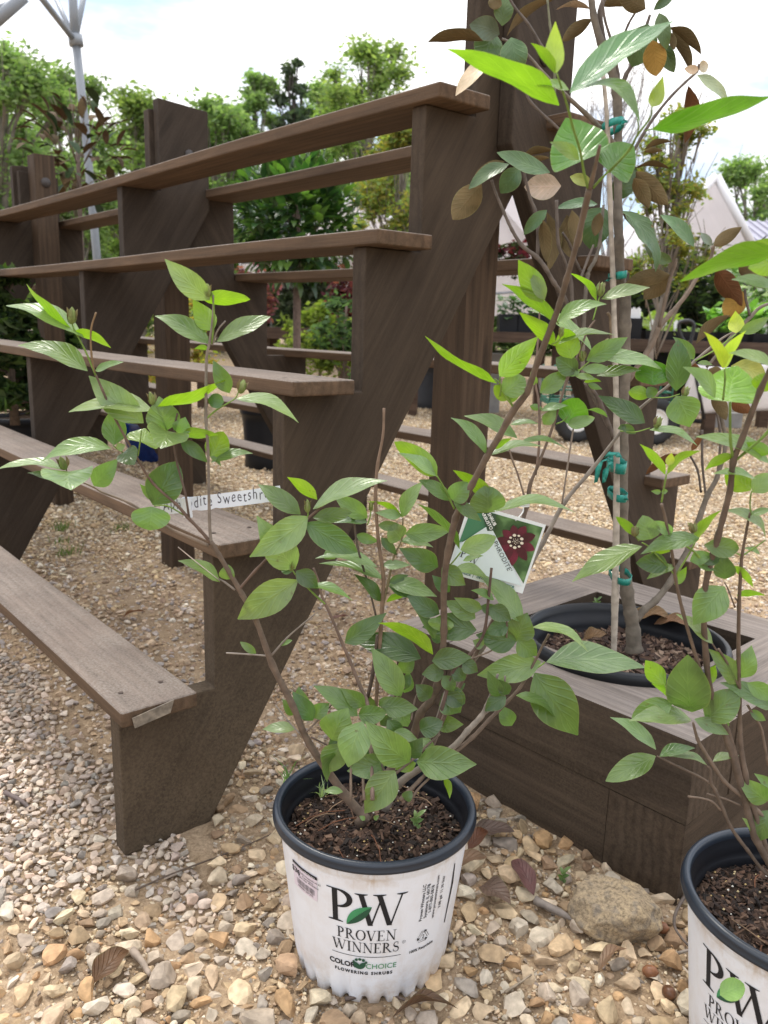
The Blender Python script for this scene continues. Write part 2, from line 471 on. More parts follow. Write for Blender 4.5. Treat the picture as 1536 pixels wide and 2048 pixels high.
def build_ground():
    xs = np.concatenate([[-160, -60, -25, -12, -8, -6], np.arange(-5, 5.01, .09), [6, 8, 12, 25, 60, 160]])
    ys = np.concatenate([[-20, -4, -1], np.arange(0, 9.01, .09), [10, 12, 16, 25, 60, 200]])
    X, Y = np.meshgrid(xs, ys)
    Z = gh(X, Y) * np.exp(-np.maximum(0, Y - 4) * .4) * (np.abs(X) < 5.1)
    nx, ny = len(xs), len(ys)
    v = np.stack([X.ravel(), Y.ravel(), Z.ravel()], 1)
    f = [(j * nx + i, j * nx + i + 1, (j + 1) * nx + i + 1, (j + 1) * nx + i) for j in range(ny - 1) for i in range(nx - 1)]
    me = bpy.data.meshes.new('ground')
    me.from_pydata(v.tolist(), [], f)
    me.polygons.foreach_set('use_smooth', [True] * len(f))
    o = link('ground', me, M_GROUND); tag(o, kind='structure')
build_ground()

# ------------------------------------------------------------------ display stand
K = .255
TH = .8707
P0 = np.array([-1.5524, 4.5848, 0]) * K
P0[2] = 0
SHV = [-.003, .171, .313, .485, .617]            # front edge of each shelf (depth from the lowest one)
SHZ = [.2865, .5318, .7906, 1.0477, 1.305]       # top of each shelf
ST, SW = .0262, .13                              # board thickness and width
STAND_RZ = -TH
stand = empty('display_stand', (P0[0], P0[1], 0), STAND_RZ)
# local x = -(distance along the shelves), local y = depth, local z = up; x axis = (sin TH, -cos TH)
tag(stand, 'long dark brown stained timber display stand with stepped shelves on both sides', 'display stand')
def stand_pt(u, v, z):
    eu = np.array([-math.cos(TH), math.sin(TH), 0]); ev = np.array([math.sin(TH), math.cos(TH), 0])
    return P0 + eu * u + ev * v + np.array([0, 0, z])
ULEN = 4.6
VC = .848
def shelf(u0, u1, v, z, seed, name='shelf', mats=None, wd=SW):
    bm = bmesh.new()
    # long board subdivided along its length and very slightly warped
    n = 26
    prof = [(v, z - ST), (v + wd, z - ST), (v + wd, z), (v, z)]
    r_ = random.Random(seed)
    p1, p2, am = r_.uniform(0, 6), r_.uniform(0, 6), .0025
    rings = []
    for i in range(n + 1):
        u = u0 + (u1 - u0) * i / n
        dz = am * math.sin(u * 2.1 + p1) * min(1, (u - u0) * 1.2); dv = am * math.sin(u * 1.7 + p2) * min(1, (u - u0) * 1.2)
        rings.append([bm.verts.new((-u, a + dv, c + dz)) for a, c in prof])
    for i in range(n):
        for k in range(4):
            k2 = (k + 1) % 4
            bm.faces.new((rings[i][k], rings[i + 1][k], rings[i + 1][k2], rings[i][k2]))
    bm.faces.new(rings[0][::-1]); bm.faces.new(rings[-1])
    bmesh.ops.recalc_face_normals(bm, faces=bm.faces)
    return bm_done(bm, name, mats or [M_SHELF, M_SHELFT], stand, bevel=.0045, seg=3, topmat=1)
M_SCREW = plain('rusty_screw', (.06, .04, .03), .6, metal=.4)
for i in range(5):
    sh_ = shelf(0, ULEN, SHV[i], SHZ[i], 10 + i)
    for u_, v_ in ((.07, .028), (.071, .098), (1.45, .03), (1.452, .10)):
        mb = MB(); mb.add([(-u_ + .0045 * math.cos(k * .785), SHV[i] + v_ + .0045 * math.sin(k * .785), SHZ[i] + .0012 + (.0008 if u_ > 1 else 0)) for k in range(8)], [tuple(range(8))])
        mb.build('screw_head', M_SCREW, sh_, smooth=False)
for i in range(5):
    vr = 2 * VC - SHV[i] - SW - (.03 if i > 2 else 0)
    shelf(-.045, ULEN, vr, SHZ[i] - .004, 30 + i)
def stringer_poly(top=1.55, vb0=.17, vt=.76, vb=.93):
    poly = [(.012, .0)]
    for i in range(5):
        poly.append((SHV[i] + .015, SHZ[i] - ST - .001))
        nxt = SHV[i + 1] + .015 if i < 4 else vt
        poly.append((nxt, SHZ[i] - ST - .001))
    poly += [(vt, top), (vb, top - .012), (vb, 1.235), (vb0, .0)]
    return poly
def stringer(u, name, m_, mirror=False, thick=.039, top=1.55, vc=.875):
    bm = bmesh.new()
    p = stringer_poly(top)
    if mirror: p = [(2 * vc - a, c) for a, c in p][::-1]
    bm_prism(bm, p, -u - thick, -u)
    return bm_done(bm, name, m_, stand, bevel=.003, seg=2)
for k, u in enumerate((.050, 1.43, 2.85, 4.25)):
    o = stringer(u, 'stringer', M_STRD if k == 0 else M_STR, top=1.50 if k == 2 else 1.55)
    if k == 0: tag(o, 'end stringer plank with dried mud splashes near its foot')
    stringer(u - .041 if k == 0 else u + .041, 'rear_stringer', M_STRB, True, top=1.56 if k == 0 else 1.535, vc=.875 if k == 0 else .838)
    bm = bmesh.new(); uu = u + (.042 if k == 0 else .083 if k != 2 else -.091)
    bm_box(bm, -uu - .089, -uu, .80, .889, -.02, 1.22 if k < 2 else 1.565)
    bm_done(bm, 'post', M_POST, stand, bevel=.006, seg=2)
def bolt(u, v, z, r=.014):
    mb = MB()
    # domed carriage-bolt head on a thin washer, axis along -u
    ring = []
    for (q, dx) in ((r * 1.05, 0), (r * 1.05, .0015), (r, .0025), (r * .8, .006), (r * .45, .0085), (.0005, .0095)):
        ring.append((q, dx))
    vs, fs = [], []
    for q, dx in ring:
        for k in range(20):
            t = 2 * math.pi * k / 20
            vs.append((-u + dx, v + q * math.cos(t), z + q * math.sin(t)))
    for i in range(len(ring) - 1):
        for k in range(20):
            k2 = (k + 1) % 20; fs.append((i * 20 + k, i * 20 + k2, (i + 1) * 20 + k2, (i + 1) * 20 + k))
    mb.add(vs, fs)
    mb.build('bolt_head', plain('dull_bolt', (.05, .042, .038), .5, metal=.3), stand)
bolt(1.428, .86, 1.40)
bolt(.007, .90, 1.40)
bolt(2.757, .845, 1.45, .02)
# dirty plastic price rail stapled to the end of the lowest shelf
mb = MB()
vs = [(.0035, .016, .258), (.0035, .076, .2665), (.0035, .083, .2875), (.0035, .012, .276)]
vs2 = [(x + .0015, y, z) for x, y, z in vs]
mb.add(vs + vs2, [(0, 1, 2, 3), (7, 6, 5, 4), (0, 4, 5, 1), (1, 5, 6, 2), (2, 6, 7, 3), (3, 7, 4, 0)])
rail = mb.build('price_rail', plain('dirty_clear_plastic', (.20, .165, .125), .3, var=.55, scale=90), stand, smooth=False)
tag(rail, 'grimy plastic price strip stuck crookedly on the end of the lowest shelf')

# ------------------------------------------------------------------ timber planter
PC = np.array([.484, 1.133])                       # front corner (right end of the long front face)
e1 = np.array([-.677, .736]); e1 /= np.linalg.norm(e1)      # along the front face, away to the left
e2 = np.array([e1[1], -e1[0]])                               # to the right/back
planter = empty('timber_planter', (PC[0], PC[1], 0), math.atan2(e2[1], e2[0]))
# local x = e2 (to the back right), local y = e1 (along the front face to the left)
tag(planter, 'square raised planter of stacked weathered grey brown timbers around a black tree pot', 'planter')
PL, TW = .66, .14
def timber(x0, x1, y0, y1, z0, z1, along_y, nm='timber'):
    bm = bmesh.new()
    bm_box(bm, x0, x1, y0, y1, z0, z1)
    return bm_done(bm, nm, [M_TIMSY, M_TIMTY] if along_y else [M_TIMSY, M_TIMT], planter, bevel=.005, seg=2, topmat=1)
g = .0015
M_TIMFR = wood('timber_front_dark', (.040, .029, .0205), (.088, .064, .047), rot=(0, 0, math.pi / 2), scale=(1, 16, 16), dust=.35, dustcol=(.17, .13, .09))
def timber2(x0, x1, y0, y1, z0, z1, mats):
    bm = bmesh.new(); bm_box(bm, x0, x1, y0, y1, z0, z1)
    return bm_done(bm, 'timber', mats, planter, bevel=.005, seg=2, topmat=1)
FY = [M_TIMFR, M_TIMTY]; FX = [M_TIMS, M_TIMT]
# lower course
FYD = [M_TIMFR, M_TIMFR]; FXD = [M_TIMS, M_TIMS]
timber2(.004, TW, TW + g, PL, -.02, .1385, FYD)
timber2(.003, PL, .004, TW, -.02, .1385, FXD)
timber2(PL - TW, PL, TW + g, PL, -.02, .1385, FYD)
timber2(TW + g, PL - TW - g, PL - TW, PL, -.02, .1385, FXD)
# upper course, corners lapped the other way
timber2(.002, TW, .003, PL - TW - g, .1405, .28, FY)
timber2(TW + g, PL, .001, TW, .1405, .281, FX)
timber2(PL - TW, PL + .001, TW + g, PL + .001, .1405, .279, FY)
timber2(.001, PL - TW - g, PL - TW, PL + .002, .1405, .2805, FX)

# ------------------------------------------------------------------ pots
def chunks(n, fn, zfn, size, cols, mb, flat=.35, seed=3):
    r_ = random.Random(seed)
    for _ in range(n):
        x, y = fn(r_)
        s_ = size * r_.uniform(.4, 1.5) ** 1.2
        L_, W_, T_ = s_ * r_.uniform(.8, 1.8), s_ * r_.uniform(.4, .9), s_ * r_.uniform(.15, flat)
        rot = Matrix.Rotation(r_.uniform(0, 6.28), 3, 'Z') @ Matrix.Rotation(r_.gauss(0, .5), 3, 'X') @ Matrix.Rotation(r_.gauss(0, .5), 3, 'Y')
        p = Vector((x, y, zfn(x, y) + T_ * r_.uniform(.1, .9)))
        vs = []
        for sx, sy, sz in ((-1, -1, -1), (1, -1, -1), (1, 1, -1), (-1, 1, -1), (-1, -1, 1), (1, -1, 1), (1, 1, 1), (-1, 1, 1)):
            q = Vector((sx * L_ / 2 * r_.uniform(.6, 1), sy * W_ / 2 * r_.uniform(.6, 1), sz * T_ / 2 * r_.uniform(.6, 1)))
            vs.append(p + rot @ q)
        c = r_.choice(cols); k = r_.uniform(.7, 1.35)
        mb.add(vs, [(3, 2, 1, 0), (4, 5, 6, 7), (0, 1, 5, 4), (1, 2, 6, 5), (2, 3, 7, 6), (3, 0, 4, 7)], 0, tuple(min(1, q * k) for q in c))
SOILC = [(.022, .014, .011), (.034, .021, .015), (.05, .029, .02), (.07, .04, .026), (.014, .010, .008), (.10, .062, .042)]
M_SOIL = attrmat('potting_bark', rough=.9, bscale=150, bs=.5, var=.35)
M_SOILB = plain('peat', (.022, .015, .011), .95, var=.5, scale=90, bmp=.8, spec=.1)
M_WHITE = None
def potwhite():
    mm, nt, b = mat('white_pot_plastic')
    tcn = node(nt, 'ShaderNodeTexCoord')
    n1 = node(nt, 'ShaderNodeTexNoise', Scale=16.0, Detail=7.0, Roughness=.7); nt.links.new(tcn.outputs['Object'], n1.inputs['Vector'])
    ms = node(nt, 'ShaderNodeMapping'); ms.inputs['Scale'].default_value = (30, 30, 5); nt.links.new(tcn.outputs['Object'], ms.inputs[0])
    n2 = node(nt, 'ShaderNodeTexNoise', Scale=1.6, Detail=6.0, Roughness=.7); nt.links.new(ms.outputs[0], n2.inputs['Vector'])
    sp = node(nt, 'ShaderNodeSeparateXYZ'); nt.links.new(tcn.outputs['Object'], sp.inputs[0])
    lo = ramp(nt, sp.outputs[2], [(0.005, (1, 1, 1)), (.08, (.22, .22, .22)), (.19, (.22, .22, .22)), (.212, (1, 1, 1))]).outputs[0]
    f1 = ramp(nt, n1.outputs[0], [(.45, (0, 0, 0)), (.70, (1, 1, 1))]).outputs[0]
    f2 = ramp(nt, n2.outputs[0], [(.55, (0, 0, 0)), (.8, (1, 1, 1))]).outputs[0]
    fac = mixc(nt, 1.0, mixc(nt, 1.0, f1, f2, 'ADD'), lo, 'MULTIPLY')
    half = nt.nodes.new('ShaderNodeMath'); half.operation = 'MULTIPLY'; half.inputs[1].default_value = .95; nt.links.new(fac, half.inputs[0])
    c = mixc(nt, half.outputs[0], (.74, .755, .79), (.47, .36, .25))
    nt.links.new(c, b.inputs['Base Color'])
    b.inputs['Roughness'].default_value = .42; b.inputs['Specular IOR Level'].default_value = .4
    bump(nt, b, n1.outputs[0], .08, .002)
    return mm
M_WHITE = potwhite()
M_INK = plain('black_print', (.02, .02, .022), .6, var=.1, spec=.2)
M_GREENINK = plain('green_print', (.06, .26, .11), .6, var=.2, scale=30, spec=.2)
M_DKGREENINK = plain('dark_green_print', (.03, .09, .05), .6, var=.1, spec=.2)
RB, RTOP, HZ = .108, .1335, .227       # wall radii and height of the wall
def wall_r(z): return RB + (RTOP - RB) * z / HZ

# --- serif lettering for the printed logo (x right, y up, cap height 1)
def ribbon(pts, wd):
    out = []
    n = len(pts)
    L_, R_ = [], []
    for i in range(n):
        a = np.array(pts[max(i - 1, 0)]); b_ = np.array(pts[min(i + 1, n - 1)])
        d = b_ - a; d = d / (np.linalg.norm(d) + 1e-9); nn = np.array([-d[1], d[0]])
        p = np.array(pts[i]); L_.append(p + nn * wd[i] / 2); R_.append(p - nn * wd[i] / 2)
    return [[L_[i], R_[i], R_[i + 1], L_[i + 1]] for i in range(n - 1)]
def rect(x0, y0, x1, y1): return [[(x0, y0), (x1, y0), (x1, y1), (x0, y1)]]
def arc(cx, cy, rx, ry, a0, a1, n=14): return [(cx + rx * math.cos(math.radians(a0 + (a1 - a0) * i / n)), cy + ry * math.sin(math.radians(a0 + (a1 - a0) * i / n))) for i in range(n + 1)]
def serif(x, y, w_, up): return [[(x - w_, y), (x + w_, y), (x + w_, y + .022 * up), (x + w_ * .45, y + .05 * up), (x - w_ * .45, y + .05 * up), (x - w_, y + .022 * up)]]
def bowl(cx, cy, rx, ry, a0, a1, thin, thick, n=16):
    p = arc(cx, cy, rx, ry, a0, a1, n)
    wd = [thin + (thick - thin) * abs(math.cos(math.radians(a0 + (a1 - a0) * i / n))) ** 1.3 for i in range(n + 1)]
    return ribbon(p, wd)
TK, TN = .14, .045
def stroke(x0, y0, x1, y1, w_): return [[(x0 - w_ / 2, y0), (x0 + w_ / 2, y0), (x1 + w_ / 2, y1), (x1 - w_ / 2, y1)]]
def glyph(ch):
    if ch == 'P': return rect(.14, 0, .14 + TK, 1) + serif(.21, 0, .2, 1) + rect(.0, .965, .3, 1) + bowl(.26, .725, .33, .255, 90, -90, TN, TK) + rect(.2, .95, .27, .99) + rect(.2, .455, .27, .5), .70
    if ch == 'R': return rect(.12, 0, .12 + TK, 1) + serif(.19, 0, .18, 1) + rect(.0, .965, .28, 1) + bowl(.25, .74, .3, .24, 90, -90, TN, TK) + stroke(.8, 0, .36, .52, TK) + serif(.8, 0, .14, 1), .90
    if ch == 'O': return bowl(.42, .5, .36, .48, 0, 360, TN, TK, 32), .84
    if ch == 'V': return stroke(.42, 0, .13, .97, TK) + stroke(.44, 0, .72, .97, TN) + serif(.13, 1, .17, -1) + serif(.72, 1, .13, -1), .84
    if ch == 'W': return stroke(.4, 0, .14, .97, TK) + stroke(.42, .0, .68, .9, TN) + stroke(.92, 0, .62, .97, TK) + stroke(.95, 0, 1.22, .97, TN) + serif(.14, 1, .17, -1) + serif(.62, 1, .17, -1) + serif(1.22, 1, .15, -1), 1.34
    if ch == 'E': return rect(.12, 0, .12 + TK, 1) + rect(.0, 0, .66, .04) + rect(.0, .96, .62, 1) + rect(.2, .48, .5, .525) + rect(.62, 0, .665, .22) + rect(.575, .8, .62, 1) + rect(.46, .4, .5, .6), .72
    if ch == 'N': return rect(.14, 0, .14 + TN, 1) + rect(.74, 0, .74 + TN, 1) + stroke(.76, 0, .14, 1, TK) + serif(.16, 0, .15, 1) + serif(.76, 1, .15, -1) + rect(.0, .965, .2, 1), .92
    if ch == 'I': return rect(.14, 0, .14 + TK, 1) + serif(.21, 0, .19, 1) + serif(.21, 1, .19, -1), .42
    if ch == 'S':
        p = arc(.32, .74, .21, .235, 40, 270, 14)[:-1] + arc(.32, .255, .23, .24, 90, -150, 14)
        n = len(p); wd = [TN + (TK - TN) * math.exp(-((i / n - .5) / .2) ** 2) for i in range(n)]
        return ribbon(p, wd) + rect(.46, .72, .5, .98) + rect(.07, .04, .11, .3), .62
    return [], .4
def word(s, x, y, h, sp=.04, wscale=1.0):
    polys = []; cx = 0
    for ch in s:
        g_, adv = glyph(ch)
        for p in g_: polys.append([((q[0] + cx), q[1]) for q in p])
        cx += adv + sp
    off = -cx * wscale * h / 2
    return [[(x + off + q[0] * h * wscale, y + q[1] * h) for q in p] for p in polys]
def font_polys(s, x, y, h, rot=0.0, bold=0.0, shear=0.0, sp=1.0, align='CENTER'):
    """flat mesh of a text in Blender's built-in font, as (verts2d, faces)"""
    cu = bpy.data.curves.new('txt', 'FONT')
    cu.body = s; cu.size = h * 1.38; cu.align_x = align; cu.offset = bold; cu.shear = shear; cu.space_character = sp
    cu.resolution_u = 3
    ob = bpy.data.objects.new('txt', cu); C.objects.link(ob)
    dg = bpy.context.evaluated_depsgraph_get()
    me = bpy.data.meshes.new_from_object(ob.evaluated_get(dg))
    ca, sa = math.cos(rot), math.sin(rot)
    vs = [(x + v.co.x * ca - v.co.y * sa, y + v.co.x * sa + v.co.y * ca) for v in me.vertices]
    fs = [tuple(p.vertices) for p in me.polygons]
    bpy.data.objects.remove(ob); bpy.data.curves.remove(cu); bpy.data.meshes.remove(me)
    return vs, fs
def flat_bm(items):
    """items: list of (verts2d, faces)"""
    bm = bmesh.new()
    for vs, fs in items:
        vv = [bm.verts.new((p[0], p[1], 0)) for p in vs]
        for f in fs:
            try: bm.faces.new([vv[i] for i in f])
            except ValueError: pass
    return bm
def polyitems(polys): return [([tuple(q) for q in p], [tuple(range(len(p)))]) for p in polys]
def wrap_build(items, name, m_, parent, ang0, off=.0006, step=.006, ztilt=1e-5):
    """wrap flat artwork (metres, centred on x=0) round the pot wall; ang0 = facing angle"""
    bm = bmesh.new()
    for n, (vs, fs) in enumerate(items):
        vv = [bm.verts.new((p[0], p[1], (n % 12) * ztilt)) for p in vs]
        for f in fs:
            try: bm.faces.new([vv[i] for i in f])
            except ValueError: pass
    xs = [v.co.x for v in bm.verts]
    x = math.ceil(min(xs) / step) * step
    while x < max(xs):
        bmesh.ops.bisect_plane(bm, geom=bm.verts[:] + bm.edges[:] + bm.faces[:], plane_co=(x, 0, 0), plane_no=(1, 0, 0))
        x += step
    for v in bm.verts:
        r = wall_r(v.co.y) + off + v.co.z
        t = ang0 + v.co.x / .125
        v.co = Vector((r * math.cos(t), r * math.sin(t), v.co.y))
    bm.normal_update()
    for f in bm.faces:
        c_ = f.calc_center_median()
        if f.normal.x * c_.x + f.normal.y * c_.y < 0: f.normal_flip()
    me = bpy.data.meshes.new(name); bm.to_mesh(me); bm.free()
    return link(name, me, m_, parent)
def leaf2d(x0, y0, x1, y1, w_, n=12, bend=.15, half=0):
    a = np.array([x0, y0]); b_ = np.array([x1, y1]); d = b_ - a; L_ = np.linalg.norm(d); d /= L_; nn = np.array([-d[1], d[0]])
    up, dn = [], []
    for i in range(n + 1):
        t = i / n; p = a + d * L_ * t + nn * bend * L_ * (t - t * t)
        q = w_ * math.sin(math.pi * t) ** .8 / 2
        up.append(p + nn * q); dn.append(p - nn * q)
    mid = [a + d * L_ * i / n + nn * bend * L_ * (i / n - (i / n) ** 2) for i in range(n + 1)]
    if half == 1: return up + mid[::-1]
    if half == -1: return mid + dn[::-1]
    return up + dn[::-1]
def white_pot(name, x, y, face_ang, label, seed, price):
    t = empty(name, (x, y, 0))
    tag(t, label, 'plant pot', 'white shrub pots on the gravel')
    mb = MB()
    def rm(a, i, z):
        if z > .045: return 0
        k = (a * 26 / (2 * math.pi)) % 1
        p = max(0, math.sin(k * 2 * math.pi)) ** .6
        return -.0055 * p * (1 - z / .045)
    def zm(a, i, z):
        if z > .004: return 0
        k = (a * 26 / (2 * math.pi)) % 1
        return .007 * max(0, math.sin(k * 2 * math.pi)) ** .8
    prof = [(RB - .004, .0), (RB - .001, .004), (RB, .012)] + [(wall_r(z), z) for z in (.024, .04, .06, .09, .12, .15, .18, .206)] + [(wall_r(.209), .209), (wall_r(.211) + .0016, .212), (wall_r(.218) + .0018, .218), (wall_r(.222) + .0018, .227)]
    lathe(mb, prof, 208, 0, rm, zm)
    mb.build('pot_wall', M_WHITE, t)
    mb = MB()
    R_ = RTOP
    lathe(mb, [(R_ + .002, .2225), (R_ + .006, .223), (R_ + .0085, .225), (R_ + .0085, .228), (R_ + .007, .2298), (R_ + .0074, .233), (R_ + .006, .2362), (R_ + .003, .238), (R_, .238), (R_ - .003, .2355), (R_ - .0035, .2275)], 120)
    mb.build('pot_rim', M_NAVY, t)
    mb = MB()
    lathe(mb, [(R_ - .0035, .2277), (R_ - .0045, .219), (R_ - .0075, .212), (R_ - .0065, .208), (R_ - .009, .202), (R_ - .0115, .197), (R_ - .0105, .193), (R_ - .0135, .182), (R_ - .02, .12), (.0, .1)], 96)
    mb.build('pot_lining', M_BLACK, t)
    mb = MB()
    def sz(px_, py_):
        r = math.hypot(px_, py_)
        return .191 + .010 * math.exp(-(r / .05) ** 2) + .003 * math.sin(px_ * 70) * math.cos(py_ * 60)
    n = 40
    vs = [(0, 0, sz(0, 0))]; fs = []
    for i in range(1, 9):
        for k in range(n):
            a = 2 * math.pi * k / n; r = .1235 * i / 8
            vs.append((r * math.cos(a), r * math.sin(a), sz(r * math.cos(a), r * math.sin(a)) + random.Random(i * 99 + k).uniform(-.002, .002)))
    for k in range(n): fs.append((0, 1 + k, 1 + (k + 1) % n))
    for i in range(7):
        for k in range(n):
            fs.append((1 + i * n + k, 1 + (i + 1) * n + k, 1 + (i + 1) * n + (k + 1) % n, 1 + i * n + (k + 1) % n))
    mb.add(vs, fs)
    so_ = mb.build('potting_soil', M_SOILB, t)
    mb = MB()
    def fn(r_):
        a = r_.uniform(0, 6.283); q = .121 * math.sqrt(r_.random()); return q * math.cos(a), q * math.sin(a)
    chunks(2600, fn, sz, .0075, SOILC, mb, seed=seed)
    # fertiliser prills and perlite
    r_ = random.Random(seed + 5)
    for _ in range(110):
        px_, py_ = fn(r_); s_ = r_.uniform(.0011, .002); z_ = sz(px_, py_) + .004
        c = r_.choice([(.42, .3, .13), (.5, .4, .22), (.6, .57, .5)])
        vs = [(px_ + s_ * a, py_ + s_ * b_, z_ + s_ * c_) for a, b_, c_ in ((1, 0, 0), (-1, 0, 0), (0, 1, 0), (0, -1, 0), (0, 0, 1), (0, 0, -1))]
        mb.add(vs, [(0, 2, 4), (2, 1, 4), (1, 3, 4), (3, 0, 4), (2, 0, 5), (1, 2, 5), (3, 1, 5), (0, 3, 5)], 0, c)
    # pine needles and twiglets
    for _ in range(26):
        px_, py_ = fn(r_); a = r_.uniform(0, 6.28); L_ = r_.uniform(.03, .08)
        pts = [(px_ + math.cos(a + .3 * q) * L_ * q, py_ + math.sin(a + .3 * q) * L_ * q, sz(px_, py_) + .006 + .004 * math.sin(q * 3)) for q in (0, .33, .66, 1)]
        if max(math.hypot(p[0], p[1]) for p in pts) > .12: continue
        tube(mb, pts, [.0008] * 4, 5, 0, r_.choice([(.12, .05, .025), (.09, .05, .03), (.2, .13, .08)]))
    bk = mb.build('bark_mulch', M_SOIL, t, smooth=False); bk['kind'] = 'stuff'
    # printed logo
    A = face_ang
    pw = word('P', -.0335, .1375, .052, wscale=1.0) + word('W', .0185, .1375, .050, wscale=.95)
    blk = polyitems(pw)
    blk += polyitems(word('PROVEN', .000, .1125, .0168, sp=.06, wscale=.92)) + polyitems(word('WINNERS', -.001, .0922, .0165, sp=.05, wscale=.92))
    blk += polyitems(rect(-.049, .0848, .0485, .0856))
    blk.append(font_polys('R', .0515, .1045, .0024)); blk += polyitems(ribbon(arc(.0515, .1057, .0024, .0024, 0, 360, 16), [.0004] * 17))
    blk.append(font_polys('COLOR', -.0345, .0660, .0082, bold=.0004))
    blk.append(font_polys('FLOWERING SHRUBS', -.004, .0555, .0050, bold=.0003, sp=1.36))
    blk.append(font_polys('Proven Winners LLC', .076, .161, .0050, rot=math.pi / 2, bold=.0001))
    blk.append(font_polys('Sycamore, IL 60178', .083, .161, .0050, rot=math.pi / 2, bold=.0001))
    blk.append(font_polys('1-877-865-5818', .090, .161, .0050, rot=math.pi / 2, bold=.0001))
    blk.append(font_polys('www.provenwinners.com', .097, .161, .0048, rot=math.pi / 2, bold=.0001))
    blk.append(font_polys('3.00 gal  11.35 liter', .108, .163, .0048, rot=math.pi / 2, bold=.0001))
    # recycling triangle of three bent arrows
    cx, cy, rr = .082, .103, .0125
    for k in range(3):
        a0 = math.radians(90 + 120 * k); a1 = a0 + math.radians(120)
        p0 = np.array([cx + rr * math.cos(a0), cy + rr * math.sin(a0)]); p1 = np.array([cx + rr * math.cos(a1), cy + rr * math.sin(a1)])
        q0 = p0 + (p1 - p0) * .14; q1 = p0 + (p1 - p0) * .7; dd = (p1 - p0) / np.linalg.norm(p1 - p0); nn = np.array([-dd[1], dd[0]])
        for s_ in (-1, 1):
            blk += polyitems(ribbon([q0 + nn * .0014 * s_, q1 + nn * .0014 * s_], [.0006, .0006]))
        blk += polyitems([[q1 + nn * .003, q1 - nn * .003, q1 + dd * .0042]])
    blk.append(font_polys('2', cx, cy - .003, .0065)); blk.append(font_polys('100% Recyclable', cx, .082, .0046, bold=.00015))
    blk += polyitems(ribbon([(.128, .195), (.131, .16), (.127, .10)], [.002, .005, .002]))
    lg = wrap_build(blk, 'printed_logo', M_INK, t, A)
    lw = [leaf2d(-.0265, .1365, .006, .168, .0175, half=1)]
    wrap_build(polyitems(lw), 'printed_leaf', M_GREENINK, t, A, off=.0011)
    wrap_build([font_polys('CHOICE', .0215, .0660, .0086)], 'printed_green_word', M_GREENINK, t, A, off=.0011)
    dk = polyitems([leaf2d(-.0265, .1365, .006, .168, .0175, half=-1)])
    fl = []
    for a_ in (-56, -28, 0, 28, 56):
        r0 = .0105; fx, fy = -.0085 + r0 * math.sin(math.radians(a_)), .0705 + r0 * math.cos(math.radians(a_)); q = .0023 if abs(a_) < 50 else .0019
        fl.append([(fx + q * math.cos(2 * math.pi * i / 14), fy + q * math.sin(2 * math.pi * i / 14)) for i in range(14)])
    fl += [leaf2d(-.0087, .0645, -.0165, .0765, .0080), leaf2d(-.0083, .0645, -.0005, .0765, .0080)]
    wrap_build(dk, 'printed_leaf_half', M_DKGREENINK, t, A, off=.0012)
    wrap_build(polyitems(fl), 'printed_flower_mark', M_DKGREENINK, t, A, off=.0012)
    if price:
        # price sticker
        cxs, cys, ws, hs_ = -.0905, .176, .046, .040
        def tilt(items, an=-.06):
            ca, sa = math.cos(an), math.sin(an)
            return [([(cxs + (p[0] - cxs) * ca - (p[1] - cys) * sa, cys + (p[0] - cxs) * sa + (p[1] - cys) * ca) for p in vs], fs) for vs, fs in items]
        st = wrap_build(tilt(polyitems(rect(cxs - ws / 2, cys - hs_ / 2, cxs + ws / 2, cys + hs_ / 2))), 'price_sticker', plain('pinkish_paper', (.66, .58, .64), .6, var=.06), t, A, off=.0005)
        bl = polyitems(rect(cxs - ws / 2, cys + .0152, cxs + ws / 2, cys + hs_ / 2))
        bl.append(font_polys('$36', cxs - .0165, cys + .0035, .0085, bold=.0002)); bl.append(font_polys('Aphrodite Sweetshrub #3', cxs + .007, cys + .0085, .0030))
        bl.append(font_polys('Calycanthus', cxs + .007, cys + .0045, .0030)); bl.append(font_polys('Aphrodite  PPAF0014', cxs + .007, cys + .0005, .0030))
        xx = cxs - .015; r2 = random.Random(4)
        while xx < cxs + .019:
            w_ = r2.choice([.0003, .0004, .0007]); bl += polyitems(rect(xx, cys - .0120, xx + w_, cys - .0030)); xx += w_ + r2.choice([.0006, .0009])
        bl.append(font_polys('000000 507202', cxs + .002, cys - .0162, .0034))
        b2 = wrap_build(tilt(bl), 'sticker_print', M_INK, st, A, off=.0011)
        h2 = wrap_build(tilt([font_polys('Huckleberry Lands Nursery', cxs, cys + .0163, .0026)]), 'sticker_heading', plain('white_print', (.8, .8, .8), .6), st, A, off=.0017)
    return t
pc1 = G(750, 1601, .238)
pot1 = white_pot('shrub_pot', pc1[0], pc1[1], math.radians(-92.7), 'white nursery pot with navy rim, black logo and price sticker standing before the brown stand', 1, True)
pl2 = G(1362, 1735, .238); dv = np.array([pl2[0], pl2[1]]); dv /= np.linalg.norm(dv); pr = np.array([dv[1], -dv[0]])
pc2 = np.array([pl2[0], pl2[1]]) + pr * .1420 + dv * .01
pot2 = white_pot('shrub_pot', pc2[0], pc2[1], math.atan2(-pc2[1], -pc2[0]) - math.radians(24), 'white nursery pot with navy rim cut off by the right edge of the view', 21, False)

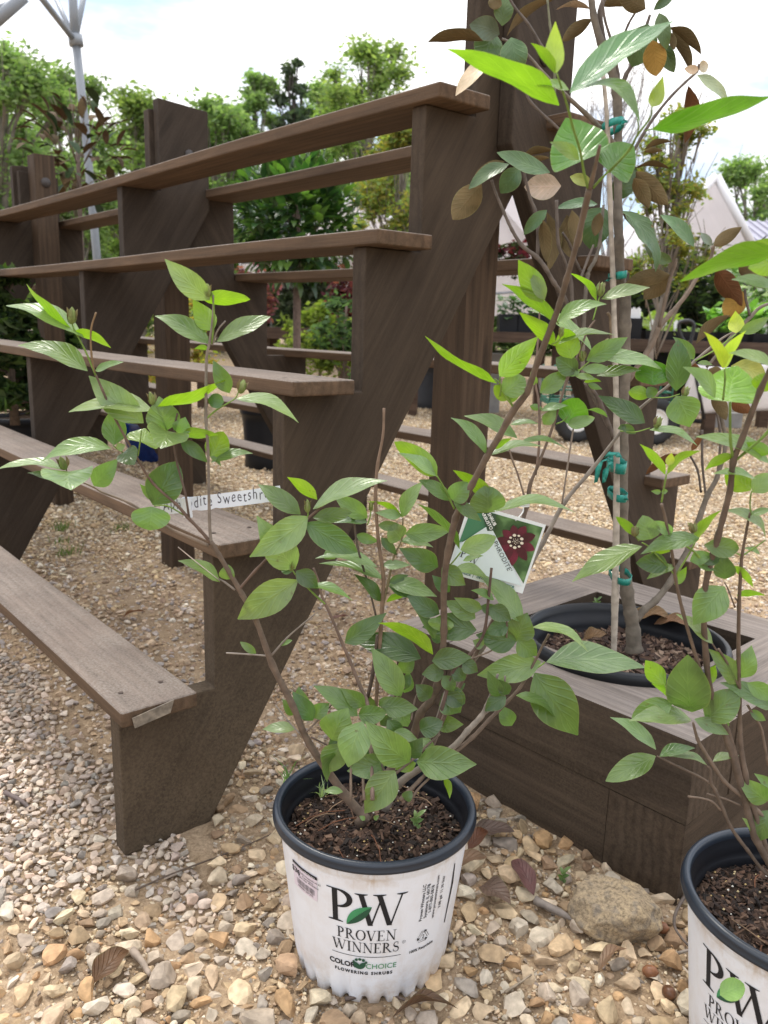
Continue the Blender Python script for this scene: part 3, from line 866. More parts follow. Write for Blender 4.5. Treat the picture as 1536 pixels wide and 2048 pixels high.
# black tree pot inside the planter
tc0 = G(1249, 1270, .30); TR = .187
tp = empty('tree_pot', (tc0[0], tc0[1], 0)); tag(tp, 'wide black plastic tree pot sunk inside the timber planter', 'plant pot')
mb = MB(); lathe(mb, [(TR - .05, .02), (TR - .012, .27), (TR, .272), (TR + .012, .274), (TR + .014, .29), (TR + .011, .298), (TR + .004, .301), (TR - .002, .299), (TR - .006, .285)], 96)
mb.build('pot_shell', plain('black_pot_shell', (.008, .009, .011), .36, var=.3, scale=15, spec=.3), tp)
mb = MB(); lathe(mb, [(TR - .006, .2852), (TR - .010, .272), (TR - .016, .268), (TR - .018, .255), (TR - .024, .225), (.0, .2)], 96); mb.build('pot_lining', M_BLACK, tp)
mb = MB()
def sz2(x_, y_): return .243 + .018 * math.exp(-((x_ - .01) ** 2 + (y_ + .03) ** 2) / .006) + .004 * math.sin(x_ * 40) * math.cos(y_ * 37)
vs = [(0, 0, sz2(0, 0))]; fs = []
for i in range(1, 9):
    for k in range(40):
        a = 2 * math.pi * k / 40; r = (TR - .016) * i / 8; vs.append((r * math.cos(a), r * math.sin(a), sz2(r * math.cos(a), r * math.sin(a))))
for k in range(40): fs.append((0, 1 + k, 1 + (k + 1) % 40))
for i in range(7):
    for k in range(40): fs.append((1 + i * 40 + k, 1 + (i + 1) * 40 + k, 1 + (i + 1) * 40 + (k + 1) % 40, 1 + i * 40 + (k + 1) % 40))
mb.add(vs, fs); mb.build('potting_soil', M_SOILB, tp)
mb = MB()
def fn2(r_):
    a = r_.uniform(0, 6.283); q = (TR - .02) * math.sqrt(r_.random()); return q * math.cos(a), q * math.sin(a)
chunks(2300, fn2, sz2, .014, [(.045, .027, .02), (.07, .042, .03), (.10, .06, .042), (.032, .02, .016), (.15, .095, .066), (.22, .155, .11)], mb, seed=9)
bk = mb.build('bark_mulch', M_SOIL, tp, smooth=False); bk['kind'] = 'stuff'
# ------------------------------------------------------------------ leaves
KIND = {'m': (.135, .218, .058), 'd': (.072, .134, .036), 'l': (.200, .286, .108), 'y': (.20, .32, .025), 'Y': (.38, .46, .05),  # 'l' has sky sheen mixed in; 'y' is young green plus backlight
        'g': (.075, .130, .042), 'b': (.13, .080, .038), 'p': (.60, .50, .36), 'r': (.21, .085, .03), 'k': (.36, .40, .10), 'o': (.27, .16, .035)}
def prof(t, shape):
    t = max(0.0, min(1.0, (t - .045) / .955))
    if shape == 'o': p, q = .62, 1.08
    elif shape == 'h': p, q = .38, .66
    elif shape == 'e': p, q = .62, .80
    elif shape == 'n': p, q = .7, 1.0
    else: p, q = .55, .6
    mxx = p / (p + q)
    f = (t ** p) * ((1 - t) ** q) / ((mxx ** p) * ((1 - mxx) ** q))
    return max(f, .03)
def leaf(mb, base, tip, wd, s=1, kind='m', shape='o', arch=.10, fold=.22, view=CAM, two=False, nl=11, nw=6, jit=.22, wavy=.10, colv=None):
    base = np.array(base, float); tip = np.array(tip, float)
    a = tip - base; L = np.linalg.norm(a); a /= L
    v = view - (base + tip) / 2; v /= np.linalg.norm(v)
    sd_ = np.cross(a, v); sd_ /= np.linalg.norm(sd_)
    n0 = np.cross(sd_, a)
    real = max(wd, .40 * L if not two else .36 * L)
    c = min(1, wd / real); ph = math.acos(c) * .97
    c1 = n0 * math.cos(ph) + sd_ * math.sin(ph); c2 = n0 * math.cos(ph) - sd_ * math.sin(ph)
    n = (c1 if c1[2] > c2[2] else c2) if s > 0 else (c1 if c1[2] < c2[2] else c2)
    side = np.cross(a, n); nu = n * s
    col = KIND[kind] if colv is None else colv
    k1 = rng.uniform(1 - jit, 1 + jit); k2 = rng.uniform(.92, 1.08)
    col = (col[0] * k1 * k2, col[1] * k1, col[2] * k1 * rng.uniform(.85, 1.15))
    p1, p2 = rng.uniform(0, 6.28), rng.uniform(0, 6.28)
    ar = arch * rng.uniform(.7, 1.3); tw = rng.uniform(-.12, .12); bend = rng.uniform(-.05, .05)
    vs, uv, off = [], [], []
    for i in range(nl + 1):
        t = i / nl
        hw = real / 2 * prof(t, shape)
        ct = base + a * L * t + nu * (ar * L * 4 * t * (1 - t)) + side * (bend * L * 4 * t * (1 - t))
        for j in range(nw + 1):
            x = -1 + 2 * j / nw
            z = fold * abs(x) ** 1.4 * hw + tw * x * hw * t + wavy * hw * abs(x) * math.sin(t * 9 + p1 + (1.5 if x > 0 else 0)) 
            vs.append(ct + side * (x * hw) + nu * z)
            uv.append((j / nw, t))
    fs = []
    flip = np.dot(np.cross(a, side), nu) < 0
    for i in range(nl):
        for j in range(nw):
            q = (i * (nw + 1) + j, i * (nw + 1) + j + 1, (i + 1) * (nw + 1) + j + 1, (i + 1) * (nw + 1) + j)
            fs.append(q[::-1] if flip else q)
    mb.add(vs, fs, 0, col, uv)
    if two:
        bc = {'p': (.42, .33, .25), 'r': (.15, .065, .028), 'k': (.30, .33, .10), 'o': (.26, .15, .035)}.get(kind, (.135, .098, .048))
        k1 = rng.uniform(.8, 1.2); bc = tuple(q * k1 for q in bc)
        vb = []
        for i in range(nl + 1):
            for j in range(nw + 1):
                e = 0 if j in (0, nw) or i in (0, nl) else .0009
                vb.append(vs[i * (nw + 1) + j] - nu * (e + .0001))
        mb.add(vb, [f[::-1] for f in fs], 1, bc, uv)
def place_leaves(mb, data, Yf, two=False, shape='o', wm=1.15, ext=.05, nor=False, **kw):
    """data rows: base px, base py, tip px, tip py, apparent width px, side, kind[, options]"""
    for row in data:
        bx, by, tx, ty, wpx, s, k = row[:7]
        o = dict(row[7]) if len(row) > 7 else {}
        y0 = o.pop('Y', None) or Yf(bx, by)
        dy = o.pop('dy', None)
        Lp = math.hypot(tx - bx, ty - by) * y0 / F
        if dy is None: dy = rng.uniform(-.25, .25) * Lp
        sh = o.pop('sh', shape)
        if nor and sh == 'e': sh = 'o'
        b_ = PY(bx, by, y0); t_ = PY(tx, ty, y0 + dy)
        leaf(mb, b_, t_ + (t_ - b_) * ext, wm * wpx * mpp((b_ + t_) / 2), s, k, sh, two=two, **{**kw, **o})
def stem(mb, pts, Yf, col=(.17, .125, .09), seg=9, n=5, nodes=True, taper=None):
    """pts: (px, py, radius px[, Y])"""
    P, R_ = [], []
    for p in pts:
        y = p[3] if len(p) > 3 else Yf(p[0], p[1])
        q = PY(p[0], p[1], y); P.append(np.append(q, p[2] * mpp(q)))
    sm = catmull(P, n)
    rad = [max(.0006, .56 * q[3] * (1 + rng.uniform(-.07, .07)) * (1.16 if nodes and i % n == 0 and 0 < i < len(sm) - 1 else 1)) for i, q in enumerate(sm)]
    k = rng.uniform(.85, 1.15)
    tube(mb, [q[:3] for q in sm], rad, seg, 0, tuple(c * k for c in col))
def bud(name, parent, px, py, y, r_px, h_px, lean=(0, 0), col=(.20, .25, .07)):
    """pointed flower bud with overlapping bracts"""
    c = PY(px, py + h_px / 2, y); m_ = mpp(c); R_, Hh = r_px * m_, h_px * m_
    mb = MB()
    ax = np.array([lean[0], 0, 1.0]); ax /= np.linalg.norm(ax)
    prof_ = [(.25, 0), (.75, .12), (1.0, .35), (.92, .55), (.6, .8), (.22, .97), (.02, 1.03)]
    vs, fs = [], []
    x_ = np.cross(ax, [0, 1, 0]); x_ /= np.linalg.norm(x_); y_ = np.cross(ax, x_)
    for i, (r, z) in enumerate(prof_):
        for k in range(14):
            t = 2 * math.pi * k / 14 + z * .6
            rr = R_ * r * (1 + .13 * math.cos(t * 5))
            vs.append(c + ax * Hh * z + (x_ * math.cos(t) + y_ * math.sin(t)) * rr)
    for i in range(len(prof_) - 1):
        for k in range(14):
            k2 = (k + 1) % 14; fs.append((i * 14 + k, i * 14 + k2, (i + 1) * 14 + k2, (i + 1) * 14 + k))
    mb.add(vs, fs, 0, col)
    # loose bract tips
    for k in range(4):
        t = k * 1.57 + .4
        d = x_ * math.cos(t) + y_ * math.sin(t)
        b0 = c + d * R_ * .7 + ax * Hh * .15; t0 = c + d * R_ * 1.15 + ax * Hh * (1.0 + .12 * math.sin(k * 3))
        leaf(mb, b0, t0, R_ * .8, 1, 'm', 'n', arch=.1, nl=5, nw=2, colv=(.19, .21, .08) if k % 2 else (.17, .13, .06))
    return mb.build(name, M_BUD, parent)
M_BUD = attrmat('bud_bract', rough=.6, bscale=400, bs=.2, var=.25, trans=.15, vscale=220)
BARK = (.135, .098, .072); GREY = (.19, .16, .132); GREEN = (.16, .25, .05); DK = (.10, .07, .055)

# ------------------------------------------------------------------ sweetshrub in the front pot
Y0 = float(pc1[1])
def Yb(px, py):                   # main upright branch leans towards the camera near its top
    t = max(0, min(1, (1500 - py) / 1400))
    return Y0 - .33 * t ** 1.3
def Ya(px, py):                   # left hand branch
    return Y0 - .05 - .10 * max(0, min(1, (1500 - py) / 900))
def Yc(px, py):                   # inner stems behind the main branch
    return Y0 + .02 + .03 * max(0, min(1, (1500 - py) / 900))
def Yr(px, py):
    return Y0 - .03 + .10 * max(0, min(1, (px - 900) / 500))
def Yl(px, py):                   # low leaves above the pot: front ones nearer
    return Y0 - .02 - .10 * max(0, min(1, (py - 1380) / 220))
shrub = empty('sweetshrub', (pc1[0], pc1[1], .2))
tag(shrub, 'tall leggy sweetshrub with hanging picture tag growing in the white pot with the price sticker', 'shrub')
def rebase(objs, root):
    inv = Matrix.Translation(-Vector(root.location))
    for o in objs:
        o.data.transform(inv)
S = MB()
stem(S, [(735, 1640, 17), (690, 1590, 16), (620, 1490, 13), (585, 1410, 12), (545, 1330, 11.5), (512, 1240, 10), (485, 1190, 9.5), (462, 1150, 9), (438, 1110, 8.5), (422, 1083, 8.5)], Ya, BARK)
stem(S, [(422, 1086, 6), (419, 1040, 5.5), (416, 900, 5), (412, 840, 5.5), (413, 720, 4.8), (418, 690, 4.5), (425, 640, 4), (427, 590, 3)], Ya, GREY)
stem(S, [(424, 688, 4), (428, 630, 3.6), (424, 585, 3)], Ya, GREEN)
stem(S, [(424, 690, 3.2), (436, 660, 3), (451, 642, 3)], Ya, GREY)
stem(S, [(422, 1086, 6.5), (400, 1060, 6), (375, 1034, 6), (352, 1008, 5.5), (305, 965, 5), (268, 905, 4.6), (232, 840, 4.4), (205, 780, 4.2), (192, 750, 4)], Ya, (.15, .10, .075))
stem(S, [(192, 752, 3.6), (170, 700, 3.2), (150, 662, 3), (144, 648, 2.6)], Ya, GREEN)
stem(S, [(190, 748, 3.2), (183, 710, 3.4), (182, 660, 3.2), (192, 625, 3.4)], Ya, (.2, .13, .07))
stem(S, [(418, 1092, 6.5), (380, 1075, 6), (330, 1052, 5.5), (262, 1008, 4.6), (205, 985, 3.6), (188, 975, 3), (140, 952, 2.6), (132, 935, 2.4)], Ya, (.2, .15, .11))
stem(S, [(378, 1034, 4.2), (370, 985, 4), (355, 930, 3.8), (347, 885, 3.8), (350, 850, 3.4), (355, 826, 3.6)], Ya, DK)
stem(S, [(349, 880, 3), (335, 862, 2.8), (322, 830, 2.6), (309, 806, 2.4)], Ya, GREEN)
stem(S, [(276, 912, 2.6), (280, 885, 2.4), (283, 860, 2)], Ya, GREEN)
stem(S, [(246, 905, 2.2), (232, 896, 2), (226, 890, 2)], Ya, GREEN)
stem(S, [(412, 838, 3), (430, 822, 3), (458, 805, 2.4), (472, 795, 2.2), (478, 780, 2)], Ya, GREEN)
stem(S, [(308, 1012, 2.4), (335, 1012, 2.6), (368, 1030, 3)], Ya, GREEN)
stem(S, [(475, 1182, 5), (510, 1142, 5), (545, 1107, 5), (580, 1076, 4.6), (612, 1040, 4.4), (645, 1012, 3.4), (662, 996, 2.4)], Ya, (.15, .10, .075))
stem(S, [(616, 1034, 2.5), (616, 1018, 2.4), (615, 1005, 2.2)], Ya, GREEN)
stem(S, [(470, 1180, 4), (450, 1165, 3.6), (438, 1158, 2.4)], Ya, GREY)
stem(S, [(440, 1162, 2), (400, 1130, 1.7), (356, 1094, 1.5)], Ya, (.4, .33, .27))
stem(S, [(542, 1312, 4), (575, 1275, 3.4), (606, 1248, 3), (630, 1228, 3.2)], Ya, GREY)
stem(S, [(538, 1312, 3.6), (500, 1309, 3), (452, 1306, 3.2)], Ya, GREY)
stem(S, [(612, 1465, 4), (640, 1436, 3.2), (664, 1408, 3.6)], Yl, BARK)
stem(S, [(600, 1468, 3.2), (575, 1440, 2.6), (551, 1410, 2.6)], Yl, GREY)
stem(S, [(622, 1474, 3.4), (650, 1488, 3), (675, 1500, 2.6)], Ya, DK)
stem(S, [(745, 1600, 8), (742, 1500, 7), (735, 1408, 6.5), (720, 1372, 6.5), (700, 1322, 6), (684, 1285, 5.6), (662, 1232, 5), (645, 1195, 4.6), (636, 1160, 3.8), (627, 1136, 4)], Yl, (.16, .11, .085))
stem(S, [(650, 1208, 3.4), (628, 1188, 3.2), (600, 1160, 3), (586, 1142, 2.6), (581, 1130, 2.2)], Ya, GREEN)
# main branch B
stem(S, [(720, 1650, 22), (745, 1600, 21), (790, 1530, 18), (826, 1474, 16), (840, 1428, 15), (862, 1400, 14.5), (875, 1370, 14), (884, 1314, 12.5), (888, 1260, 12), (888, 1173, 11.5), (896, 1104, 12), (912, 1035, 12.5), (926, 1004, 12), (944, 969, 12), (972, 916, 11.5), (997, 875, 12), (1026, 822, 12.5), (1054, 784, 12), (1076, 722, 11.5), (1104, 650, 11.5), (1119, 609, 11), (1133, 560, 10.5), (1155, 482, 10.5), (1166, 434, 11), (1179, 378, 13)], Yb, (.13, .094, .068))
stem(S, [(1179, 380, 9), (1190, 335, 7.5), (1200, 290, 5.5)], Yb, BARK)
stem(S, [(1176, 376, 5), (1168, 345, 4.6), (1160, 300, 4.4), (1146, 255, 4.6), (1137, 220, 4.4), (1128, 190, 3.4), (1114, 148, 3.2)], Yb, GREEN)
stem(S, [(1186, 376, 5), (1200, 360, 4.4), (1218, 342, 4)], Yb, GREEN)
stem(S, [(1218, 344, 5), (1258, 300, 4.6), (1275, 270, 4), (1300, 236, 3.6), (1304, 214, 2.6)], Yb, GREEN)
stem(S, [(1275, 268, 2.8), (1277, 250, 2.6), (1274, 238, 2.4)], Yb, GREEN)
stem(S, [(1290, 262, 2.6), (1304, 258, 2.4)], Yb, GREEN)
for q in ([(1030, 822, 4.4), (1022, 806, 3.6), (1018, 796, 3)], [(999, 770, 2.4), (1000, 752, 2.4)], [(974, 912, 3), (986, 900, 2.6)], [(1117, 648, 2.4), (1113, 640, 2.2)]):
    stem(S, q, Yb, GREEN, n=3)
stem(S, [(1000, 792, 3.6), (1002, 770, 3.2), (990, 758, 2.6)], Yb, GREEN)
stem(S, [(1030, 818, 4), (1016, 800, 3.4), (1003, 780, 3)], Yb, GREEN)
stem(S, [(909, 1018, 3.6), (900, 1000, 3.4), (885, 970, 3), (874, 952, 2.8)], Yb, GREEN)
stem(S, [(892, 1136, 3), (905, 1125, 2.6), (922, 1104, 2.6)], Yb, GREEN)
stem(S, [(930, 1022, 2.6), (960, 1025, 2.4), (990, 1023, 2.2)], Yb, GREEN)
# inner stems
stem(S, [(745, 1610, 8), (748, 1480, 7.5), (757, 1330, 7), (764, 1217, 7.5), (767, 1155, 7), (757, 1083, 6.5), (751, 994, 6), (755, 932, 5.6), (766, 870, 4.6), (768, 816, 5)], Yc, (.19, .125, .085))
stem(S, [(735, 1395, 7), (745, 1350, 7), (755, 1270, 6)], Yc, DK)
stem(S, [(752, 1232, 4), (737, 1172, 4), (715, 1093, 4), (707, 1030, 3.6)], Yc, (.12, .09, .07))
stem(S, [(766, 1212, 4.4), (777, 1162, 4.4), (788, 1112, 4), (803, 1080, 3), (806, 1036, 2.6)], Yc, (.16, .13, .07))
stem(S, [(735, 1050, 2.4), (741, 1030, 2.4), (742, 1008, 2)], Yc, GREEN)
stem(S, [(852, 1520, 7), (880, 1430, 7), (905, 1345, 6.5), (928, 1322, 6), (955, 1290, 5.5), (970, 1258, 5.5), (978, 1186, 5), (983, 1136, 5)], Yr, (.10, .065, .05))
stem(S, [(915, 1335, 3.4), (900, 1330, 3.4), (930, 1322, 3.2), (975, 1305, 3), (990, 1296, 2.6)], Yr, BARK)
stem(S, [(770, 1620, 15), (800, 1565, 13), (899, 1500, 11), (935, 1462, 10.5), (963, 1432, 10), (972, 1412, 6.5), (985, 1380, 5.5), (996, 1348, 5)], Yr, GREY)
stem(S, [(905, 1508, 8), (945, 1475, 7.5), (978, 1440, 7), (1017, 1401, 6.5), (1040, 1375, 6), (1055, 1350, 5.4), (1072, 1318, 4.8), (1086, 1290, 4.4), (1098, 1268, 4.8)], Yr, BARK)
stem(S, [(1060, 1345, 2.6), (1080, 1332, 2.6), (1090, 1324, 2.6)], Yr, GREEN)
stem(S, [(963, 1432, 5), (990, 1412, 4.4), (1008, 1392, 4), (1010, 1352, 4)], Yr, GREY)
stem(S, [(1012, 1225, 3.4), (1014, 1255, 3.8), (1013, 1275, 3.6)], Yr, BARK)
stem(S, [(1032, 1282, 2.4), (1045, 1262, 2.2), (1047, 1248, 2)], Yr, GREEN)
stem(S, [(788, 1550, 5), (830, 1515, 4.5), (855, 1490, 4), (880, 1468, 4)], Yl, BARK)
stem(S, [(752, 1425, 3.6), (785, 1398, 3.4), (809, 1374, 3.6)], Yl, BARK)
stem(S, [(822, 1440, 4), (830, 1400, 3.6), (852, 1350, 3.4)], Yl, BARK)
stem(S, [(770, 1545, 5), (760, 1524, 4), (752, 1519, 4)], Yl, BARK)
stem(S, [(855, 1500, 3), (872, 1440, 2.8), (890, 1382, 2.6)], Yr, GREY)
for q in ([(702, 1600, 5), (702, 1540, 4.5), (706, 1500, 4)], [(728, 1600, 6), (726, 1550, 5), (724, 1500, 4)], [(800, 1600, 9), (840, 1560, 7), (868, 1530, 6)], [(815, 1610, 5), (835, 1580, 4.5), (860, 1555, 4)]):
    stem(S, q, Yl, (.12, .085, .06))
# stem from the tag's twist tie upwards
stem(S, [(850, 1510, 8), (905, 1400, 8), (960, 1290, 7.5), (1005, 1195, 7), (1040, 1060, 7), (1055, 1008, 8), (1060, 970, 7), (1076, 931, 5), (1098, 874, 5), (1108, 845, 4.8), (1135, 756, 4.6), (1154, 716, 4.4), (1174, 664, 4), (1190, 640, 3)], Yc, (.17, .12, .09))
stem(S, [(1186, 640, 2.6), (1196, 604, 2.6), (1200, 592, 2.4)], Yc, GREEN)
stem(S, [(1071, 950, 4.6), (1077, 905, 4.4), (1079, 850, 4.4), (1077, 800, 4), (1071, 762, 3.8), (1076, 680, 3.4), (1080, 610, 3)], Yc, (.16, .11, .085))
stem(S, [(1050, 998, 3.6), (1036, 950, 3.2), (1024, 918, 3.2), (1014, 880, 2.8)], Yc, (.18, .13, .1))
stem(S, [(860, 1500, 10), (918, 1362, 10.5), (963, 1297, 10.5), (1022, 1200, 10), (1085, 1087, 9), (1129, 1005, 8), (1182, 941, 7), (1240, 866, 5.5), (1282, 815, 5), (1341, 768, 5), (1390, 722, 5), (1440, 680, 4), (1470, 662, 3)], lambda x, y: Y0 + .03 + .06 * max(0, min(1, (1500 - y) / 700)), GREY)
stem(S, [(1124, 1008, 3.4), (1134, 940, 3.2), (1143, 880, 3), (1148, 850, 3)], Yc, (.19, .15, .12))
stem(S, [(1150, 748, 3), (1180, 722, 2.6), (1203, 700, 2.4)], Yc, GREEN)
stem(S, [(1240, 862, 2.2), (1270, 864, 2), (1300, 856, 2)], Yc, GREEN)
stem(S, [(1302, 795, 2.4), (1335, 795, 2.2), (1360, 788, 2)], Yc, GREEN)
stem(S, [(1390, 722, 2.6), (1430, 700, 2.6), (1472, 668, 2.4)], Yc, GREEN)
stem(S, [(1102, 690, 3), (1118, 680, 2.4), (1122, 668, 2)], Yb, GREEN)
stem(S, [(1112, 848, 2.6), (1126, 842, 2.2), (1136, 832, 2)], Yc, GREEN)
st = S.build('stems', M_BARK, shrub)
BA = [(140, 655, 58, 573, 13, -1, 'y', dict(arch=-.12)), (168, 676, 21, 615, 25, 1, 'l', dict(sh='n')), (148, 662, 218, 694, 17, -1, 'y'), (175, 742, 44, 694, 33, 1, 'm'), (190, 742, 244, 725, 13, 1, 'm'),
 (287, 846, 184, 757, 52, 1, 'l'), (307, 822, 147, 824, 27, 1, 'l', dict(arch=.12)), (228, 890, 230, 816, 42, -1, 'm'), (222, 897, 91, 922, 30, 1, 'l'), (248, 904, 268, 928, 40, 1, 'd', dict(sh='h', dy=-.02)),
 (128, 940, 0, 940, 13, 1, 'l', dict(arch=.1)), (138, 943, 142, 978, 86, 1, 'l', dict(sh='h', dy=-.05)), (126, 966, 59, 947, 15, 1, 'd'), (188, 972, 233, 921, 38, 1, 'm'), (233, 896, 250, 890, 15, 1, 'l'),
 (282, 884, 290, 858, 58, -1, 'y', dict(sh='h', dy=.03)), (334, 862, 322, 895, 72, 1, 'l', dict(sh='h', dy=-.05)), (330, 862, 319, 797, 58, 1, 'm'), (315, 814, 444, 763, 20, -1, 'y', dict(arch=-.08)),
 (420, 600, 335, 523, 42, 1, 'l'), (407, 600, 495, 599, 25, -1, 'y', dict(sh='h')), (427, 660, 388, 602, 38, -1, 'y'), (419, 688, 316, 635, 34, 1, 'm'), (434, 683, 535, 636, 30, 1, 'l', dict(sh='e')), (418, 698, 390, 698, 9, -1, 'y'),
 (459, 786, 428, 724, 30, 1, 'm'), (448, 804, 418, 800, 26, 1, 'd', dict(sh='h')), (472, 798, 590, 843, 24, 1, 'l'), (361, 872, 432, 870, 19, -1, 'y'), (358, 868, 370, 836, 32, 1, 'm'), (361, 882, 413, 923, 24, 1, 'd'),
 (422, 914, 445, 866, 42, -1, 'y', dict(sh='h')), (422, 925, 501, 908, 18, 1, 'm'), (420, 913, 441, 932, 8, 1, 'm'), (306, 1010, 352, 928, 62, 1, 'd', dict(sh='e')), (303, 1013, 300, 1058, 66, 1, 'm', dict(sh='h')), (304, 1002, 281, 970, 13, -1, 'm'),
 (601, 1029, 521, 972, 34, 1, 'm'), (616, 1033, 506, 1109, 52, 1, 'l'), (634, 999, 578, 957, 22, -1, 'y'), (626, 1018, 766, 965, 30, 1, 'l'), (626, 1036, 700, 1025, 26, 1, 'm', dict(sh='e')), (610, 1046, 709, 1101, 46, 1, 'd', dict(sh='e')),
 (590, 1138, 518, 1038, 56, 1, 'l'), (596, 1160, 482, 1234, 56, 1, 'l'), (592, 1142, 634, 1176, 32, 1, 'd'), (611, 1175, 699, 1200, 15, 1, 'm'), (586, 1142, 560, 1130, 22, 1, 'd'), (440, 1164, 361, 1124, 22, 1, 'm'), (453, 1159, 457, 1131, 27, 1, 'm', dict(sh='h')),
 (512, 1307, 482, 1285, 14, 1, 'm', dict(sh='e')), (559, 1291, 583, 1281, 9, 1, 'm', dict(sh='e'))]
BL = [(690, 1286, 763, 1233, 34, 1, 'm'), (842, 1317, 720, 1284, 44, 1, 'd'), (755, 1135, 646, 1119, 20, 1, 'l'), (768, 1159, 654, 1131, 17, 1, 'm'), (777, 1167, 862, 1190, 28, 1, 'l'), (804, 1034, 842, 971, 25, 1, 'l'), (804, 1034, 743, 1007, 8, -1, 'y'),
 (804, 1031, 757, 1026, 17, 1, 'l'), (803, 1078, 782, 1054, 36, 1, 'l', dict(sh='h')), (799, 1082, 858, 1093, 15, 1, 'l'), (810, 1068, 892, 1061, 32, 1, 'm'), (735, 1036, 675, 994, 30, 1, 'm'), (735, 1045, 665, 1045, 18, 1, 'd'), (712, 1070, 752, 1081, 18, 1, 'm', dict(sh='e')),
 (653, 1098, 668, 1115, 28, 1, 'm'), (756, 1050, 800, 1052, 17, 1, 'm'), (762, 1075, 790, 1106, 16, 1, 'd'), (765, 1130, 814, 1130, 16, 1, 'l'), (762, 1203, 715, 1155, 20, 1, 'd'), (778, 1165, 812, 1152, 15, 1, 'd'), (773, 1204, 807, 1195, 10, -1, 'y'), (777, 1172, 838, 1196, 22, 1, 'd'),
 (876, 1134, 808, 1101, 38, 1, 'd', dict(sh='e')), (884, 1135, 925, 1166, 34, 1, 'm', dict(sh='e')), (879, 1228, 822, 1196, 32, 1, 'd', dict(sh='e')), (884, 1235, 880, 1259, 42, 1, 'm', dict(sh='h')), (953, 1260, 858, 1255, 46, 1, 'd', dict(sh='e')), (951, 1237, 896, 1206, 30, 1, 'm'), (964, 1218, 915, 1198, 22, 1, 'm'),
 (909, 1138, 968, 1154, 17, 1, 'l'), (1047, 1248, 967, 1156, 32, 1, 'l'), (988, 1200, 948, 1183, 14, 1, 'm'), (978, 1215, 1017, 1238, 30, 1, 'd'), (1032, 1278, 1052, 1232, 48, 1, 'm', dict(sh='e')), (1017, 1250, 976, 1265, 28, 1, 'd'),
 (1034, 1281, 962, 1271, 44, 1, 'd', dict(fold=.3)), (1034, 1279, 1069, 1307, 36, 1, 'm'), (968, 1290, 948, 1282, 19, 1, 'm'), (1082, 1324, 970, 1347, 46, 1, 'l'), (1093, 1324, 1267, 1334, 46, 1, 'l', dict(arch=.04)), (1069, 1346, 1145, 1455, 72, 1, 'm', dict(sh='e')), (1032, 1391, 1103, 1433, 15, 1, 'm'),
 (1064, 1255, 1162, 1298, 15, 1, 'l', dict(arch=.15)), (870, 1278, 836, 1230, 18, 1, 'm'), (866, 1309, 770, 1254, 24, -1, 'y'), (864, 1322, 933, 1315, 36, 1, 'd'), (886, 1351, 905, 1379, 24, 1, 'd'), (925, 1322, 952, 1341, 26, 1, 'd'), (888, 1345, 849, 1348, 30, 1, 'd', dict(sh='e')), (1000, 1393, 978, 1348, 24, 1, 'd'),
 (1018, 1388, 995, 1361, 22, 1, 'd'), (1012, 1393, 975, 1419, 28, 1, 'd'), (891, 1383, 925, 1404, 34, 1, 'd', dict(sh='h')), (886, 1386, 917, 1420, 44, 1, 'd', dict(sh='e')), (840, 1460, 880, 1445, 34, 1, 'd', dict(sh='h')), (862, 1395, 835, 1372, 30, 1, 'd'), (833, 1524, 938, 1528, 54, 1, 'm', dict(sh='e')), (832, 1526, 795, 1537, 19, -1, 'y'),
 (889, 1555, 898, 1592, 12, -1, 'y'), (843, 1476, 868, 1499, 19, 1, 'l'), (818, 1514, 842, 1480, 30, 1, 'd'), (802, 1393, 750, 1307, 42, 1, 'm'), (715, 1432, 638, 1379, 34, 1, 'm'), (729, 1411, 688, 1381, 27, 1, 'm'), (717, 1430, 766, 1426, 32, 1, 'm', dict(sh='h')), (765, 1417, 827, 1418, 34, 1, 'm', dict(sh='e')), (795, 1410, 813, 1448, 34, 1, 'l'),
 (758, 1412, 782, 1395, 19, 1, 'm'), (626, 1441, 590, 1390, 30, 1, 'd'), (588, 1430, 567, 1402, 20, 1, 'm'), (590, 1459, 533, 1459, 19, 1, 'l', dict(sh='e')), (664, 1480, 692, 1424, 58, 1, 'm', dict(sh='e')), (628, 1436, 655, 1410, 28, 1, 'm'), (724, 1443, 700, 1523, 54, 1, 'l', dict(Y=Y0 - .09)), (684, 1486, 658, 1538, 44, 1, 'm'), (668, 1506, 656, 1557, 20, -1, 'm'),
 (820, 1524, 742, 1453, 54, 1, 'm', dict(Y=Y0 - .09)), (772, 1524, 704, 1540, 40, 1, 'm', dict(sh='e')), (790, 1541, 737, 1616, 52, 1, 'm', dict(sh='e', Y=Y0 - .1)), (789, 1462, 829, 1476, 22, 1, 'l'), (686, 1584, 651, 1584, 12, 1, 'm', dict(sh='e')), (752, 1480, 757, 1512, 20, 1, 'l'), (690, 1470, 660, 1490, 26, 1, 'd'), (740, 1500, 700, 1520, 30, 1, 'd'),
 (810, 1600, 822, 1584, 18, 1, 'd', dict(sh='h')), (730, 1640, 720, 1633, 8, 1, 'm'), (748, 1639, 757, 1632, 8, 1, 'm'),
 (820, 1350, 802, 1378, 22, 1, 'd'), (930, 1360, 905, 1335, 24, 1, 'd'), (775, 1440, 800, 1476, 26, 1, 'd'), (745, 1465, 770, 1506, 30, 1, 'm')]
